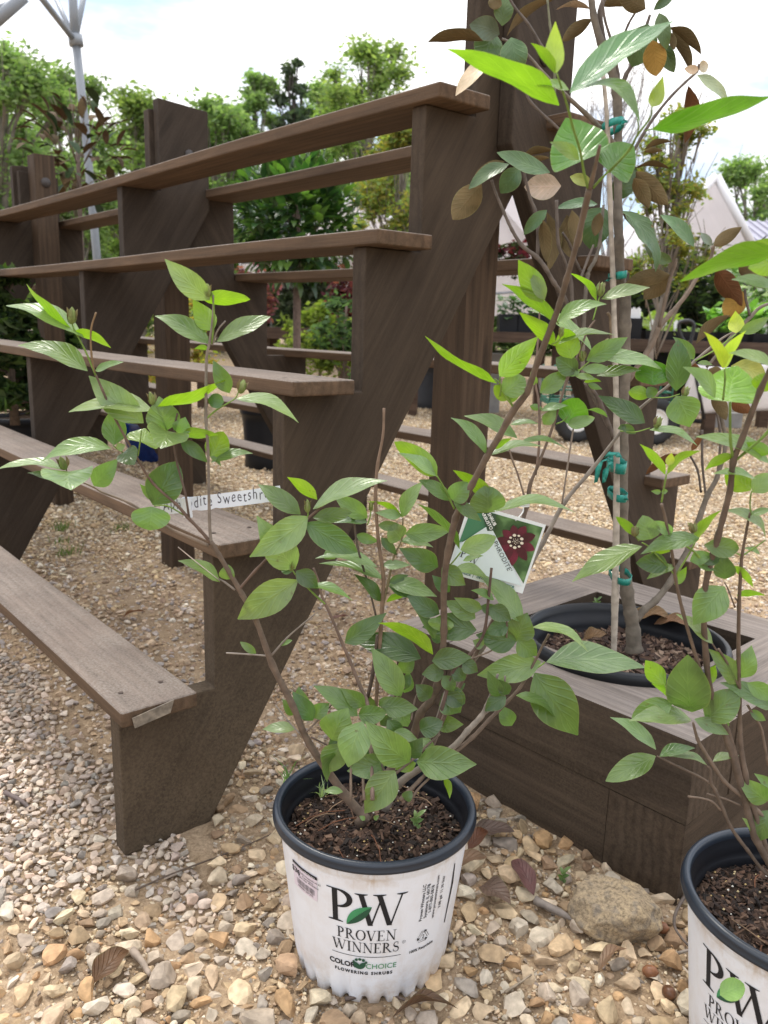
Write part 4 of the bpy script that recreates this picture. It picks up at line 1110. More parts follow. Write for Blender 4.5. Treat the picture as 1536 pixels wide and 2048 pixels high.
BT = [(1118, 211, 905, 104, 42, -1, 'y', dict(arch=.06, dy=-.02)), (1140, 186, 1337, 49, 44, 1, 'g', dict(arch=.05, dy=.0, colv=(.12, .23, .09))), (1156, 184, 1274, 242, 24, 1, 'm', dict(arch=.22, dy=-.03)), (1138, 180, 1071, 168, 14, 1, 'l'), (1113, 146, 1111, 48, 34, -1, 'Y', dict(sh='o')), (1110, 147, 1064, 89, 18, -1, 'y'),
 (1163, 322, 1133, 240, 104, -1, 'y', dict(sh='h', dy=.03, colv=(.085, .20, .02))), (1219, 343, 1265, 292, 80, -1, 'y', dict(sh='h', dy=.02, colv=(.085, .20, .02))), (1158, 320, 1103, 286, 22, 1, 'l'), (1304, 259, 1531, 196, 38, -1, 'y', dict(arch=-.04, colv=(.10, .23, .02))), (1304, 214, 1325, 155, 26, -1, 'Y'),
 (1085, 605, 1039, 524, 42, -1, 'y'), (1089, 600, 1060, 549, 24, 1, 'l'), (1112, 648, 1009, 572, 22, -1, 'y', dict(arch=.1)), (1115, 644, 1208, 610, 27, 1, 'l'), (1111, 692, 1042, 628, 28, -1, 'y'), (1117, 688, 1227, 672, 9, 1, 'm'), (1144, 717, 1130, 660, 42, -1, 'y', dict(sh='h')), (999, 753, 1072, 677, 44, -1, 'y', dict(colv=(.22, .38, .02))),
 (994, 767, 857, 677, 14, -1, 'y', dict(arch=-.08)), (1007, 787, 1048, 757, 42, 1, 'm', dict(sh='h')), (1016, 800, 990, 772, 24, -1, 'y', dict(sh='h')), (1016, 800, 1036, 795, 12, -1, 'y'), (972, 908, 905, 839, 22, 1, 'm'), (979, 911, 1082, 894, 13, 1, 'l'), (1035, 877, 933, 834, 23, 1, 'm', dict(Y=Y0)), (990, 898, 1022, 878, 11, -1, 'y'),
 (1041, 884, 1132, 900, 9, 1, 'm', dict(Y=Y0)), (1020, 850, 1074, 848, 9, 1, 'm', dict(Y=Y0)), (874, 951, 793, 887, 36, -1, 'y', dict(sh='h')), (874, 953, 800, 908, 20, 1, 'l'), (902, 1001, 841, 962, 24, 1, 'm', dict(sh='e')), (904, 1000, 934, 966, 38, 1, 'm', dict(sh='h')), (907, 1003, 960, 1041, 22, 1, 'm'), (976, 1024, 972, 973, 62, 1, 'm', dict(sh='h')),
 (983, 1010, 910, 944, 24, -1, 'y'), (991, 1023, 1144, 1026, 16, 1, 'l'), (921, 1100, 989, 1075, 35, 1, 'l', dict(sh='e')), (919, 1098, 838, 1012, 13, -1, 'm'), (926, 1122, 965, 1112, 10, 1, 'm')]
BM = [(1193, 602, 1142, 549, 12, -1, 'y'), (1203, 598, 1295, 576, 21, 1, 'l'), (1184, 703, 1062, 624, 18, 1, 'l'), (1155, 745, 1114, 717, 36, 1, 'd', dict(sh='e')), (1173, 721, 1251, 677, 34, 1, 'm'), (1195, 717, 1318, 738, 22, 1, 'l'), (1164, 739, 1216, 737, 18, 1, 'l', dict(sh='e')), (1193, 752, 1278, 741, 18, 1, 'm'), (1080, 786, 1132, 743, 32, 1, 'm'),
 (1134, 847, 1156, 799, 54, -1, 'y', dict(sh='h', colv=(.10, .23, .02))), (1136, 850, 1187, 836, 22, 1, 'l', dict(sh='h')), (1082, 822, 1134, 812, 13, 1, 'm'), (1087, 849, 1112, 820, 22, 1, 'm'), (1290, 846, 1201, 794, 34, 1, 'd'), (1215, 835, 1175, 821, 8, -1, 'm'), (1168, 764, 1201, 763, 9, -1, 'y'), (1176, 768, 1203, 778, 11, -1, 'm'), (1299, 860, 1390, 890, 12, 1, 'l'),
 (1241, 851, 1270, 867, 16, 1, 'd'), (1307, 770, 1309, 724, 62, -1, 'y', dict(sh='h', colv=(.07, .17, .02))), (1301, 792, 1259, 784, 25, -1, 'y', dict(sh='e')), (1310, 792, 1296, 775, 21, 1, 'd', dict(sh='h')), (1352, 782, 1356, 684, 42, 1, 'd', dict(sh='e')), (1388, 719, 1348, 676, 21, 1, 'm'), (1352, 792, 1378, 851, 58, 1, 'm'), (1395, 726, 1424, 730, 8, 1, 'm'), (1472, 666, 1471, 624, 27, -1, 'Y'), (1479, 665, 1536, 635, 22, 1, 'm'),
 (1160, 740, 1135, 752, 14, 1, 'm'), (1215, 690, 1200, 705, 12, 1, 'm'), (1072, 770, 1062, 745, 14, 1, 'm'), (1150, 752, 1190, 758, 12, 1, 'l'), (1252, 852, 1236, 858, 10, 1, 'd'), (1060, 812, 1085, 818, 12, -1, 'm')]
Fm = MB()
place_leaves(Fm, BA, Ya, ext=.06)
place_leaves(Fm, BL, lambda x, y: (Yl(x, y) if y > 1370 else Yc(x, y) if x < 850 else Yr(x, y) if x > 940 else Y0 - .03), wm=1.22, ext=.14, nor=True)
place_leaves(Fm, BT, Yb)
place_leaves(Fm, BM, Yc)
rx = random.Random(44)
EX = []
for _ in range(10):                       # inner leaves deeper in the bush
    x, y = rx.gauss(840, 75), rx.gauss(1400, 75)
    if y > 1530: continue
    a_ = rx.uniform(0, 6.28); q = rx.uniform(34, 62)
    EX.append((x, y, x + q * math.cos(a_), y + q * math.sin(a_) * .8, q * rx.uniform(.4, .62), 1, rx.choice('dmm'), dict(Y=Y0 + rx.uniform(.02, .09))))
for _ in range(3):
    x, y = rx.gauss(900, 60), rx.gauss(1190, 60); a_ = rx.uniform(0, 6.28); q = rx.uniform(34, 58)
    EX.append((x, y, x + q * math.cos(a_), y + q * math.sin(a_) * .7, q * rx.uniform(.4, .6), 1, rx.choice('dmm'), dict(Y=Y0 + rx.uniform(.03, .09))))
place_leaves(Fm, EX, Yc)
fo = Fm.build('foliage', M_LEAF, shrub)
buds = [bud('flower_bud', shrub, px, py, Yf_(px, py), r, h, ln) for px, py, r, h, ln, Yf_ in (
    (143, 632, 9, 33, (.1, 0), Ya), (306, 797, 7, 26, (-.2, 0), Ya), (130, 926, 8.5, 28, (-.3, 0), Ya), (416, 582, 7.5, 27, (-.05, 0), Ya), (480, 773, 8, 28, (.35, 0), Ya), (615, 1012, 6.5, 26, (0, 0), Ya),
    (581, 1128, 7, 28, (.1, 0), Ya), (742, 1012, 5, 20, (0, 0), Yc), (707, 1030, 5, 18, (0, 0), Yc), (1200, 579, 7.5, 28, (.1, 0), Yc), (1210, 690, 7.5, 26, (.4, 0), Yc), (1165, 712, 6.5, 22, (-.2, 0), Yc), (1311, 844, 7, 24, (.35, 0), Yc), (1367, 783, 7, 22, (.3, 0), Yc), (1122, 664, 5.5, 20, (0, 0), Yb))]
rebase([st, fo] + buds, shrub)

# ------------------------------------------------------------------ hanging picture tag
def card_frame(TLp, TRp, BLp, y, dyr=0.0, dyb=0.0):
    a = PY(*TLp, y); b_ = PY(*TRp, y + dyr); c = PY(*BLp, y + dyb)
    return a, b_, c
tg_y = Y0 + .015
A_, B_, C_ = card_frame((938, 1006), (1092, 1050), (908, 1148), tg_y)
ux = B_ - A_; Wc = np.linalg.norm(ux); ux /= Wc
uy = C_ - A_; uy -= ux * (uy @ ux); uy /= np.linalg.norm(uy); un = np.cross(ux, -uy)
if un @ (CAM - A_) < 0: un = -un
Hc = Wc * .93
tagr = empty('plant_tag', tuple(A_)); tag(tagr, 'square picture tag with a dark red flower hanging on the sweetshrub stem', 'plant tag')
def card(polys, layer, name, m_, parent):
    bm = flat_bm(polys)
    for v in bm.verts:
        p = ux * v.co.x * Wc + uy * v.co.y * Wc + un * (layer * .0004)
        v.co = Vector(p)
    bm.normal_update()
    for f in bm.faces:
        if f.normal.dot(Vector(un)) < 0: f.normal_flip()
    me = bpy.data.meshes.new(name); bm.to_mesh(me); bm.free()
    return link(name, me, m_, parent)
HH = .93
bm = bmesh.new()
vs = [bm.verts.new(Vector(ux * a * Wc + uy * b_ * Wc - un * z)) for z in (0, .0006) for a, b_ in ((0, 0), (1, 0), (1, HH), (0, HH))]
for f in ((0, 1, 2, 3), (7, 6, 5, 4), (0, 4, 5, 1), (1, 5, 6, 2), (2, 6, 7, 3), (3, 7, 4, 0)): bm.faces.new([vs[i] for i in f])
bmesh.ops.recalc_face_normals(bm, faces=bm.faces)
me = bpy.data.meshes.new('card'); bm.to_mesh(me); bm.free()
cardo = link('card', me, plain('white_card', (.72, .76, .78), .3, var=.03), tagr)
mg = mat('photo_green')
def photobg():
    mm, nt, b = mat('blurred_garden_print')
    tcn = node(nt, 'ShaderNodeTexCoord'); nz = node(nt, 'ShaderNodeTexNoise', Scale=38.0, Detail=2.0); nt.links.new(tcn.outputs['Object'], nz.inputs['Vector'])
    r = ramp(nt, nz.outputs[0], [(.3, (.015, .05, .02)), (.5, (.04, .11, .035)), (.62, (.12, .24, .09)), (.75, (.25, .36, .2))])
    nt.links.new(r.outputs[0], b.inputs['Base Color']); b.inputs['Roughness'].default_value = .25
    return mm
card(polyitems([[(.06, .04), (.97, .04), (.97, .80), (.40, .04 + .24), (.06, .50)]]), 1, 'photo_background', photobg(), cardo)
card(polyitems([[(.05, .04), (.30, .04), (.36, .20), (.03, .52)]]), 2, 'green_panel', plain('green_card_print', (.05, .19, .10), .3, var=.1), cardo)
card(polyitems([[(.17, .04), (.36, .04), (.40, .24), (.32, .27)]]), 8, 'dark_panel', plain('dark_card_print', (.02, .06, .035), .3, var=.1), cardo)
card(polyitems([[(.324, .182), (.955, .83), (.03, .83), (.03, .54)]]), 7, 'white_panel', plain('pale_card_print', (.62, .72, .74), .3, var=.03), cardo)
pet = []
fc = (.70, .30)
for k, (a_, L_, wv) in enumerate(((80, .34, .15), (45, .30, .14), (10, .27, .15), (-35, .26, .16), (-75, .24, .15), (-115, .22, .13), (-155, .22, .13), (165, .27, .14), (130, .28, .13), (100, .36, .12))):
    t = math.radians(a_)
    pet.append(leaf2d(fc[0] + .05 * math.cos(t), fc[1] + .05 * math.sin(t), fc[0] + L_ * math.cos(t), fc[1] + L_ * .95 * math.sin(t), wv * .78, 12, 0))
pet = [[(min(.965, max(.4, p[0])), min(.8, max(.05, p[1]))) for p in q] for q in pet]
card(polyitems(pet[0::2]), 3, 'flower_petals', plain('wine_red_print', (.115, .008, .028), .28, var=.45, scale=60), cardo)
card(polyitems(pet[1::2]), 4, 'flower_petals', plain('dark_red_print', (.07, .006, .018), .28, var=.45, scale=60), cardo)
card(polyitems([[(fc[0] + .085 * math.cos(i * .42), fc[1] + .085 * math.sin(i * .42)) for i in range(15)]]), 5, 'flower_centre', plain('near_black_print', (.02, .004, .008), .3), cardo)
dots = []
for i in range(9):
    a_ = i * .7; q = .018 if i % 2 else .024
    dots.append([(fc[0] + .08 * math.cos(a_) + q * math.cos(j * .9), fc[1] + .08 * math.sin(a_) + q * .8 * math.sin(j * .9)) for j in range(7)])
for i in range(14):
    a_ = i * 2.4; r_ = .012 * math.sqrt(i)
    dots.append([(fc[0] + r_ * math.cos(a_) + .006 * math.cos(j * 1.25), fc[1] + r_ * math.sin(a_) + .006 * math.sin(j * 1.25)) for j in range(5)])
card(polyitems(dots), 6, 'stamens', plain('cream_print', (.72, .66, .55), .3), cardo)
def ctext(s, x, y, h, rot, **k):
    vs, fs = font_polys(s, 0, 0, h, **k)
    ca, sa = math.cos(rot), math.sin(rot)
    return [(x + p[0] * ca - (-p[1]) * sa, y + p[0] * sa + (-p[1]) * ca) for p in vs], fs
dg_ = math.atan2(.648, .631)
card([ctext("'APHRODITE'", .555, .52, .060, dg_, sp=1.10, bold=.0006)], 9, 'variety_name', plain('grey_print', (.10, .12, .12), .5), cardo)
card([ctext('DETALLES EN EL INTERIOR', .62, .885, .030, 0, bold=.002), ctext('INSIDE  |', .25, .885, .030, 0, bold=.002)], 9, 'footer_print', plain('teal_print', (.06, .16, .13), .5), cardo)
card([ctext('SHRUB', .315, .125, .042, dg_, bold=.001), ctext('ARBUSTO', .262, .158, .042, dg_, bold=.001)], 9, 'kind_print', plain('white_card_print', (.85, .87, .87), .4), cardo)
card(polyitems([[(.20 + (q[0]) * .10 * math.cos(.25), .70 - q[1] * .10 + q[0] * .02) for q in p] for p in glyph('W')[0]]) + polyitems([[(.085 + q[0] * .1, .68 - q[1] * .10) for q in p] for p in glyph('P')[0]]), 9, 'maker_mark', plain('black_card_print', (.03, .035, .04), .5), cardo)
# wire twist tie
T_ = MB()
pa = PY(1047, 1008, Yc(1047, 1008)); m_ = mpp(pa)
for dz in (-3, 0, 3):
    ring = [pa + np.array([math.cos(t) * 11 * m_, math.sin(t) * 11 * m_, dz * m_]) for t in np.linspace(0, 6.28, 18)]
    tube(T_, ring, [1.6 * m_] * 18, 6, 0, (.6, .6, .58))
pc_ = A_ + ux * Wc * .62 + uy * Wc * .05 + un * .001
tube(T_, catmull([pa - np.array([0, 0, 5 * m_]), (pa + pc_) / 2 + np.array([0.004, 0, 0]), pc_], 6), [1.4 * m_] * 13, 6, 0, (.6, .6, .58))
tw = T_.build('twist_tie', attrmat('white_wire', rough=.5, bs=.1, var=.1), tagr)
tw.data.transform(Matrix.Translation(-Vector(A_)))

# ------------------------------------------------------------------ hand written name strip
sy = Ya(365, 1010) + .022
q0, q1, q2 = PY(318, 1001, sy + .012), PY(560, 971, sy + .012), PY(321, 1030, sy + .012)
ux = q1 - q0; Wc = np.linalg.norm(ux); ux /= Wc
uy = q2 - q0; uy -= ux * (uy @ ux); hS = np.linalg.norm(uy); uy /= hS; un = np.cross(ux, -uy)
if un @ (CAM - q0) < 0: un = -un
strip = empty('name_strip', tuple(q0)); tag(strip, 'white paper strip with handwritten plant name looped round the left sweetshrub branch', 'plant label')
bm = bmesh.new()
n = 24; rows = []
for i in range(n + 1):
    t = i / n; wv = .004 * math.sin(t * 3.0) 
    notch = .13 if i in (6, 7, 11) else 0
    rows.append([bm.verts.new(Vector(ux * t * Wc + uy * hS * b_ + un * wv)) for b_ in (0, 1.0 - notch * .6)])
for i in range(n): bm.faces.new((rows[i][0], rows[i + 1][0], rows[i + 1][1], rows[i][1]))
me = bpy.data.meshes.new('paper'); bm.to_mesh(me); bm.free()
pap = link('paper', me, plain('white_label_paper', (.74, .78, .86), .45, var=.03), strip)
sol = pap.modifiers.new('thickness', 'SOLIDIFY'); sol.thickness = .0003; sol.offset = -1
vs, fs = font_polys('Aphrodite Sweetshrub', 0, 0, .017, shear=.18, sp=1.25, bold=-.00012)
bm = flat_bm([(vs, fs)])
xs = [v.co.x for v in bm.verts]; x0_, x1_ = min(xs), max(xs)
for v in bm.verts:
    t = .02 + .93 * (v.co.x - x0_) / (x1_ - x0_); wv = .004 * math.sin(t * 3.0) + .0006
    v.co = Vector(ux * t * Wc + uy * (hS * .70 - v.co.y * .82 + .0012 * math.sin(t * 47)) + un * wv)
bm.normal_update()
for f in bm.faces:
    if f.normal.dot(Vector(un)) < 0: f.normal_flip()
me = bpy.data.meshes.new('handwriting'); bm.to_mesh(me); bm.free()
link('handwriting', me, plain('marker_ink', (.035, .03, .05), .6, var=.2), pap)
L_ = MB()
pl_ = PY(371, 1012, sy); m_ = mpp(pl_)
vsl, fsl = [], []
for i in range(15):
    t = 2 * math.pi * i / 14
    for dz in (-26, 14):
        vsl.append(pl_ + np.array([math.cos(t) * 9 * m_ - dz * .06 * m_, .008 + math.sin(t) * 9 * m_, dz * m_]))
for i in range(14): fsl.append((2 * i, 2 * i + 2, 2 * i + 3, 2 * i + 1))
L_.add(vsl, fsl, 0, (.7, .72, .76))
lp = L_.build('loop', attrmat('label_loop', rough=.5, bs=.05, var=.05), strip); lp.data.transform(Matrix.Translation(-Vector(q0)))

# ------------------------------------------------------------------ sweetshrub in the second pot
Y2 = float(pc2[1])
def Yd(px, py): return Y2 - .13 * max(0, min(1, (1400 - py) / 700)) 
shrub2 = empty('sweetshrub', (pc2[0], pc2[1], .2)); tag(shrub2, 'leafy sweetshrub growing from the white pot at the right edge', 'shrub')
S = MB()
for q in ([(1560, 1760, 15), (1511, 1674, 14), (1490, 1600, 13), (1472, 1535, 12.5), (1458, 1489, 12), (1435, 1430, 11.5), (1421, 1384, 11), (1412, 1312, 11), (1407, 1211, 11), (1416, 1146, 11), (1436, 1073, 11), (1459, 985, 11), (1466, 925, 11), (1484, 878, 10.5), (1521, 780, 10.5), (1545, 730, 10)],
          [(1545, 1740, 10), (1504, 1604, 10), (1490, 1546, 10), (1481, 1484, 8.5), (1479, 1396, 7.5), (1477, 1309, 7), (1478, 1211, 6.6), (1482, 1136, 6.2), (1484, 1111, 5.6), (1495, 1050, 4.4), (1500, 1025, 3.6)],
          [(1490, 1590, 9), (1470, 1510, 8.5), (1455, 1460, 8), (1420, 1390, 6), (1394, 1319, 6), (1366, 1224, 6), (1351, 1156, 6), (1345, 1111, 5), (1331, 1038, 5), (1323, 1008, 6)],
          [(1545, 1650, 7), (1516, 1623, 8), (1486, 1595, 7.5), (1449, 1563, 7), (1426, 1530, 7), (1407, 1500, 6.5), (1395, 1478, 6), (1386, 1445, 4)],
          [(1560, 1765, 7), (1527, 1742, 6.5), (1495, 1700, 6.2), (1478, 1678, 6), (1460, 1651, 6), (1446, 1618, 6), (1430, 1580, 6), (1422, 1565, 6), (1421, 1540, 4.6), (1414, 1532, 3)],
          [(1421, 1567, 4.4), (1398, 1553, 4.2), (1361, 1535, 4), (1328, 1519, 3.6), (1314, 1512, 2.6)], [(1442, 1621, 4), (1425, 1604, 3.6), (1405, 1597, 3.6), (1376, 1593, 4.2)], [(1483, 1612, 4), (1450, 1598, 3.4), (1414, 1588, 3.6)],
          [(1495, 1410, 4.6), (1512, 1438, 4.6), (1524, 1462, 4.6), (1536, 1530, 5)], [(1437, 1298, 5), (1452, 1322, 4.4), (1466, 1350, 4.2), (1478, 1374, 4.2)], [(1535, 1604, 3.6), (1505, 1580, 3.4), (1475, 1548, 3.6)], [(1470, 1215, 3), (1457, 1180, 2.6), (1449, 1165, 2.6)], [(1478, 1207, 2.6), (1470, 1195, 2.4)], [(1425, 1288, 3.2), (1434, 1302, 3.2)]):
    stem(S, q, Yd, BARK)
for q in ([(1466, 915, 6), (1461, 880, 5), (1460, 805, 4.8)], [(1446, 800, 4), (1450, 760, 3.4), (1449, 738, 3)], [(1323, 1004, 3.6), (1330, 965, 3), (1333, 948, 2.6)], [(1502, 1030, 3), (1500, 1005, 2.6), (1503, 982, 2.6)], [(1412, 1140, 5), (1395, 1110, 4.4), (1370, 1090, 4), (1345, 1070, 3.6)], [(1352, 1150, 3), (1380, 1105, 3), (1390, 1085, 2.6)], [(1350, 1150, 3), (1320, 1118, 3), (1300, 1095, 2.8), (1284, 1085, 2.4)], [(1278, 1082, 2.4), (1270, 1072, 2.4)], [(1330, 1372, 2.6), (1345, 1395, 2.6), (1366, 1414, 2.4)], [(1466, 925, 5), (1490, 905, 5), (1530, 870, 5), (1550, 840, 5)], [(1484, 1112, 3), (1510, 1095, 2.6), (1531, 1080, 2.4)], [(1484, 1112, 2.6), (1470, 1105, 2.6)]):
    stem(S, q, Yd, GREEN)
st = S.build('stems', M_BARK, shrub2)
R2 = [(1312, 1499, 1225, 1438, 23, 1, 'l'), (1311, 1512, 1216, 1560, 38, 1, 'm', dict(sh='e')), (1319, 1513, 1387, 1497, 20, 1, 'd'), (1414, 1530, 1342, 1514, 12, 1, 'l'), (1426, 1523, 1476, 1512, 14, 1, 'l'), (1382, 1440, 1264, 1442, 33, 1, 'l'), (1345, 1405, 1267, 1434, 40, 1, 'm', dict(sh='e')), (1384, 1424, 1376, 1315, 74, 1, 'm', dict(sh='e')),
 (1331, 1370, 1293, 1323, 34, -1, 'y'), (1365, 1412, 1306, 1369, 18, -1, 'y'), (1365, 1408, 1400, 1397, 8, -1, 'Y'), (1412, 1370, 1430, 1332, 21, -1, 'y'), (1412, 1441, 1475, 1382, 54, 1, 'm', dict(sh='e')), (1389, 1438, 1454, 1468, 25, 1, 'l'), (1425, 1425, 1456, 1452, 26, 1, 'm'), (1479, 1356, 1502, 1294, 37, 1, 'm'), (1474, 1367, 1419, 1301, 34, 1, 'm'),
 (1542, 1416, 1445, 1368, 34, 1, 'm'), (1494, 1366, 1550, 1398, 30, 1, 'm'), (1536, 1602, 1477, 1556, 38, 1, 'm'), (1545, 1572, 1510, 1548, 17, 1, 'm'), (1542, 1620, 1522, 1678, 46, 1, 'm'), (1502, 1662, 1485, 1637, 11, 1, 'l'), (1284, 1093, 1151, 1160, 33, 1, 'm', dict(arch=.04)), (1266, 1071, 1233, 1035, 16, -1, 'y'), (1303, 1078, 1286, 1033, 42, 1, 'l', dict(sh='h')),
 (1343, 1068, 1311, 1043, 21, 1, 'l', dict(sh='h')), (1343, 1068, 1294, 1055, 10, -1, 'y'), (1399, 1076, 1287, 1107, 31, 1, 'm'), (1389, 1086, 1440, 1024, 17, -1, 'y'), (1336, 1132, 1275, 1126, 36, 1, 'd', dict(sh='e')), (1351, 1132, 1296, 1157, 17, 1, 'm'), (1345, 1102, 1298, 1112, 10, -1, 'y'), (1380, 1122, 1422, 1108, 25, 1, 'm'), (1408, 1090, 1475, 1097, 36, 1, 'm', dict(sh='e')), (1449, 1158, 1446, 1108, 37, 1, 'd'),
 (1449, 1173, 1390, 1246, 58, 1, 'm'), (1468, 1132, 1505, 1173, 14, -1, 'y'), (1473, 1191, 1528, 1191, 11, -1, 'y'), (1425, 1287, 1356, 1231, 23, 1, 'l'), (1531, 1078, 1451, 1024, 19, 1, 'l', dict(arch=.14)), (1520, 1108, 1488, 1097, 9, 1, 'm'), (1502, 981, 1452, 938, 40, -1, 'y'), (1505, 985, 1545, 948, 34, 1, 'l'), (1322, 984, 1303, 982, 9, 1, 'm'), (1323, 984, 1335, 982, 9, 1, 'm'), (1502, 1030, 1540, 1018, 13, 1, 'm'),
 (1459, 803, 1474, 735, 104, -1, 'y', dict(sh='h', dy=.03, colv=(.19, .36, .02))), (1430, 796, 1369, 737, 26, 1, 'l'), (1550, 768, 1505, 762, 32, -1, 'y', dict(sh='h')), (1446, 737, 1409, 667, 20, -1, 'Y'), (1451, 737, 1490, 665, 18, -1, 'Y'), (1550, 738, 1463, 708, 20, 1, 'l'), (1540, 927, 1398, 876, 26, 1, 'm', dict(arch=.1)), (1540, 908, 1495, 886, 24, -1, 'y'), (1470, 911, 1412, 940, 17, -1, 'y'), (1512, 958, 1430, 948, 12, 1, 'l'),
 (1330, 949, 1282, 891, 17, -1, 'y'), (1334, 949, 1398, 904, 14, -1, 'y'), (1336, 932, 1343, 907, 15, -1, 'Y'), (1562, 506, 1369, 561, 34, -1, 'y', dict(arch=.06, colv=(.14, .28, .02), Y=Y2 - .16)), (1570, 496, 1494, 492, 26, -1, 'y'), (1550, 576, 1467, 560, 19, 1, 'l'), (1570, 512, 1500, 535, 44, -1, 'y'), (1500, 1420, 1530, 1440, 16, 1, 'm'), (1440, 1115, 1400, 1125, 18, 1, 'd'), (1350, 1170, 1372, 1135, 16, -1, 'y'), (1395, 1130, 1430, 1140, 12, 1, 'm')]
Fm = MB(); place_leaves(Fm, R2, Yd)
fo = Fm.build('foliage', M_LEAF, shrub2)
buds = [bud('flower_bud', shrub2, px, py, Yd(px, py), r, h, ln, (.15, .14, .05)) for px, py, r, h, ln in ((1269, 1062, 7.5, 22, (0, 0)), (1389, 1054, 8, 22, (-.5, 0)))]
rebase([st, fo] + buds, shrub2)

# ------------------------------------------------------------------ magnolia in the planter
YM = float(tc0[1])
def Ym(px, py): return YM + .0 
mag = empty('magnolia_tree', (tc0[0], tc0[1], .26)); tag(mag, 'tall young magnolia with drooping brown backed leaves tied to a stake in the planter', 'tree')
MBK = (.155, .130, .100); MD = (.115, .092, .075)
S = MB()
def spr(dy): return lambda x, y: YM + dy * min(1, abs(x - 1245) / 150)
stem(S, [(1270, 1325, 34), (1268, 1300, 28), (1266, 1260, 25), (1261, 1225, 23), (1254, 1185, 22), (1249, 1110, 18), (1246, 1010, 17), (1247, 900, 17), (1247, 814, 18), (1250, 748, 20), (1250, 650, 20), (1250, 590, 20), (1240, 556, 18), (1238, 482, 17), (1236, 426, 16), (1236, 330, 15), (1236, 255, 15), (1234, 185, 17), (1222, 136, 15), (1202, 85, 13), (1187, 30, 12), (1180, -30, 11)], Ym, MBK, seg=12)
stem(S, [(1240, 190, 10), (1252, 150, 8), (1266, 125, 7), (1290, 60, 6), (1300, 30, 5)], spr(.02), MD)
stem(S, [(1236, 190, 7), (1236, 150, 6), (1225, 91, 5), (1210, 40, 4.5), (1205, 0, 4)], spr(-.03), MD)
stem(S, [(1210, 100, 9), (1200, 30, 9), (1207, 0, 8), (1215, -30, 8)], spr(.03), MD)
stem(S, [(1242, 90, 4.5), (1256, 50, 4.2), (1275, 18, 4), (1290, -10, 4)], spr(-.03), MD)
stem(S, [(1240, 330, 9), (1228, 290, 9), (1202, 258, 9), (1171, 227, 8), (1131, 190, 7), (1090, 150, 6), (1055, 110, 5), (1020, 85, 4.6), (1004, 78, 4.4)], spr(-.08), MBK)
stem(S, [(1148, 285, 5), (1102, 244, 5), (1062, 205, 5), (1050, 180, 4.6)], spr(-.05), MD)
stem(S, [(1100, 120, 5), (1085, 95, 5), (1058, 50, 5), (1029, 14, 4.6), (1010, -20, 4)], spr(-.06), MD)
stem(S, [(1110, 200, 4.5), (1108, 120, 4.5), (1100, 50, 4), (1095, 0, 4)], spr(-.05), (.16, .16, .1))
stem(S, [(1252, 765, 13), (1282, 724, 11), (1305, 685, 10), (1318, 655, 9.5), (1341, 628, 8.5), (1374, 588, 7.5), (1397, 550, 7), (1420, 520, 6), (1427, 492, 6)], spr(.06), (.22, .165, .12))
stem(S, [(1318, 655, 6.5), (1330, 600, 6), (1340, 560, 6), (1350, 530, 6), (1352, 518, 5)], spr(-.04), (.2, .15, .11))
stem(S, [(1272, 1240, 15), (1290, 1218, 13), (1311, 1201, 12), (1341, 1163, 12), (1364, 1121, 11), (1378, 1096, 11), (1396, 1045, 10), (1414, 993, 9.5), (1434, 955, 8), (1451, 892, 7), (1447, 855, 7), (1430, 790, 6.5), (1412, 738, 6)], spr(.04), MBK, seg=10)
stem(S, [(1412, 995, 4), (1405, 930, 4.4), (1404, 860, 5), (1395, 920, 4)][:3], spr(.08), MD)
stem(S, [(1434, 960, 4.6), (1440, 900, 4.4), (1440, 862, 4.4), (1425, 790, 4.4), (1395, 735, 4)], spr(.1), MD)
stem(S, [(1402, 985, 4), (1395, 940, 4), (1378, 908, 4)], spr(.06), MD)
stem(S, [(1228, 880, 9), (1199, 803, 8), (1177, 765, 7.5), (1160, 700, 7.5), (1148, 640, 8), (1128, 595, 8), (1108, 566, 8), (1090, 535, 8), (1073, 514, 8), (1044, 491, 7), (1024, 460, 6), (1008, 425, 5.5), (992, 387, 5), (983, 360, 5)], spr(-.1), MD)
stem(S, [(1075, 516, 6.5), (1076, 460, 6), (1070, 420, 6), (1060, 395, 5.5), (1048, 344, 4.6), (1044, 320, 4)], spr(-.08), MD)
stem(S, [(1165, 760, 7), (1166, 690, 7), (1170, 604, 7), (1176, 548, 7.5), (1190, 520, 6.5), (1199, 487, 6), (1204, 440, 5.5), (1207, 410, 5)], spr(-.12), MBK)
stem(S, [(1145, 640, 7), (1142, 566, 7), (1128, 520, 6.5), (1117, 490, 6), (1114, 440, 6), (1113, 400, 6)], spr(-.12), MD)
stem(S, [(1172, 558, 5), (1155, 530, 5), (1140, 490, 4.6), (1125, 465, 4.2)], spr(-.1), MD)
stem(S, [(1160, 560, 5), (1175, 520, 4.6), (1187, 490, 4)], spr(-.13), MD)
stem(S, [(1215, 850, 7), (1190, 800, 6.5), (1170, 765, 6)], spr(-.05), MBK)
stem(S, [(1290, 262, 6), (1310, 232, 5.5), (1340, 195, 5), (1370, 165, 4.6), (1394, 143, 4.6), (1398, 128, 4)], spr(.05), MD)
stem(S, [(1240, 345, 6), (1262, 310, 6), (1290, 262, 6)], spr(.05), MD)
stem(S, [(1413, 735, 5), (1450, 690, 6), (1470, 665, 7), (1500, 635, 7), (1520, 615, 6), (1545, 605, 5)], spr(.05), MBK)
stem(S, [(1500, 632, 5), (1492, 600, 4.4), (1490, 578, 4.4)], spr(.05), MD)
stem(S, [(1227, 730, 6), (1224, 700, 6), (1221, 640, 5.5), (1215, 625, 5)], spr(-.03), (.22, .16, .1))
st = S.build('trunk', M_BARK, mag)
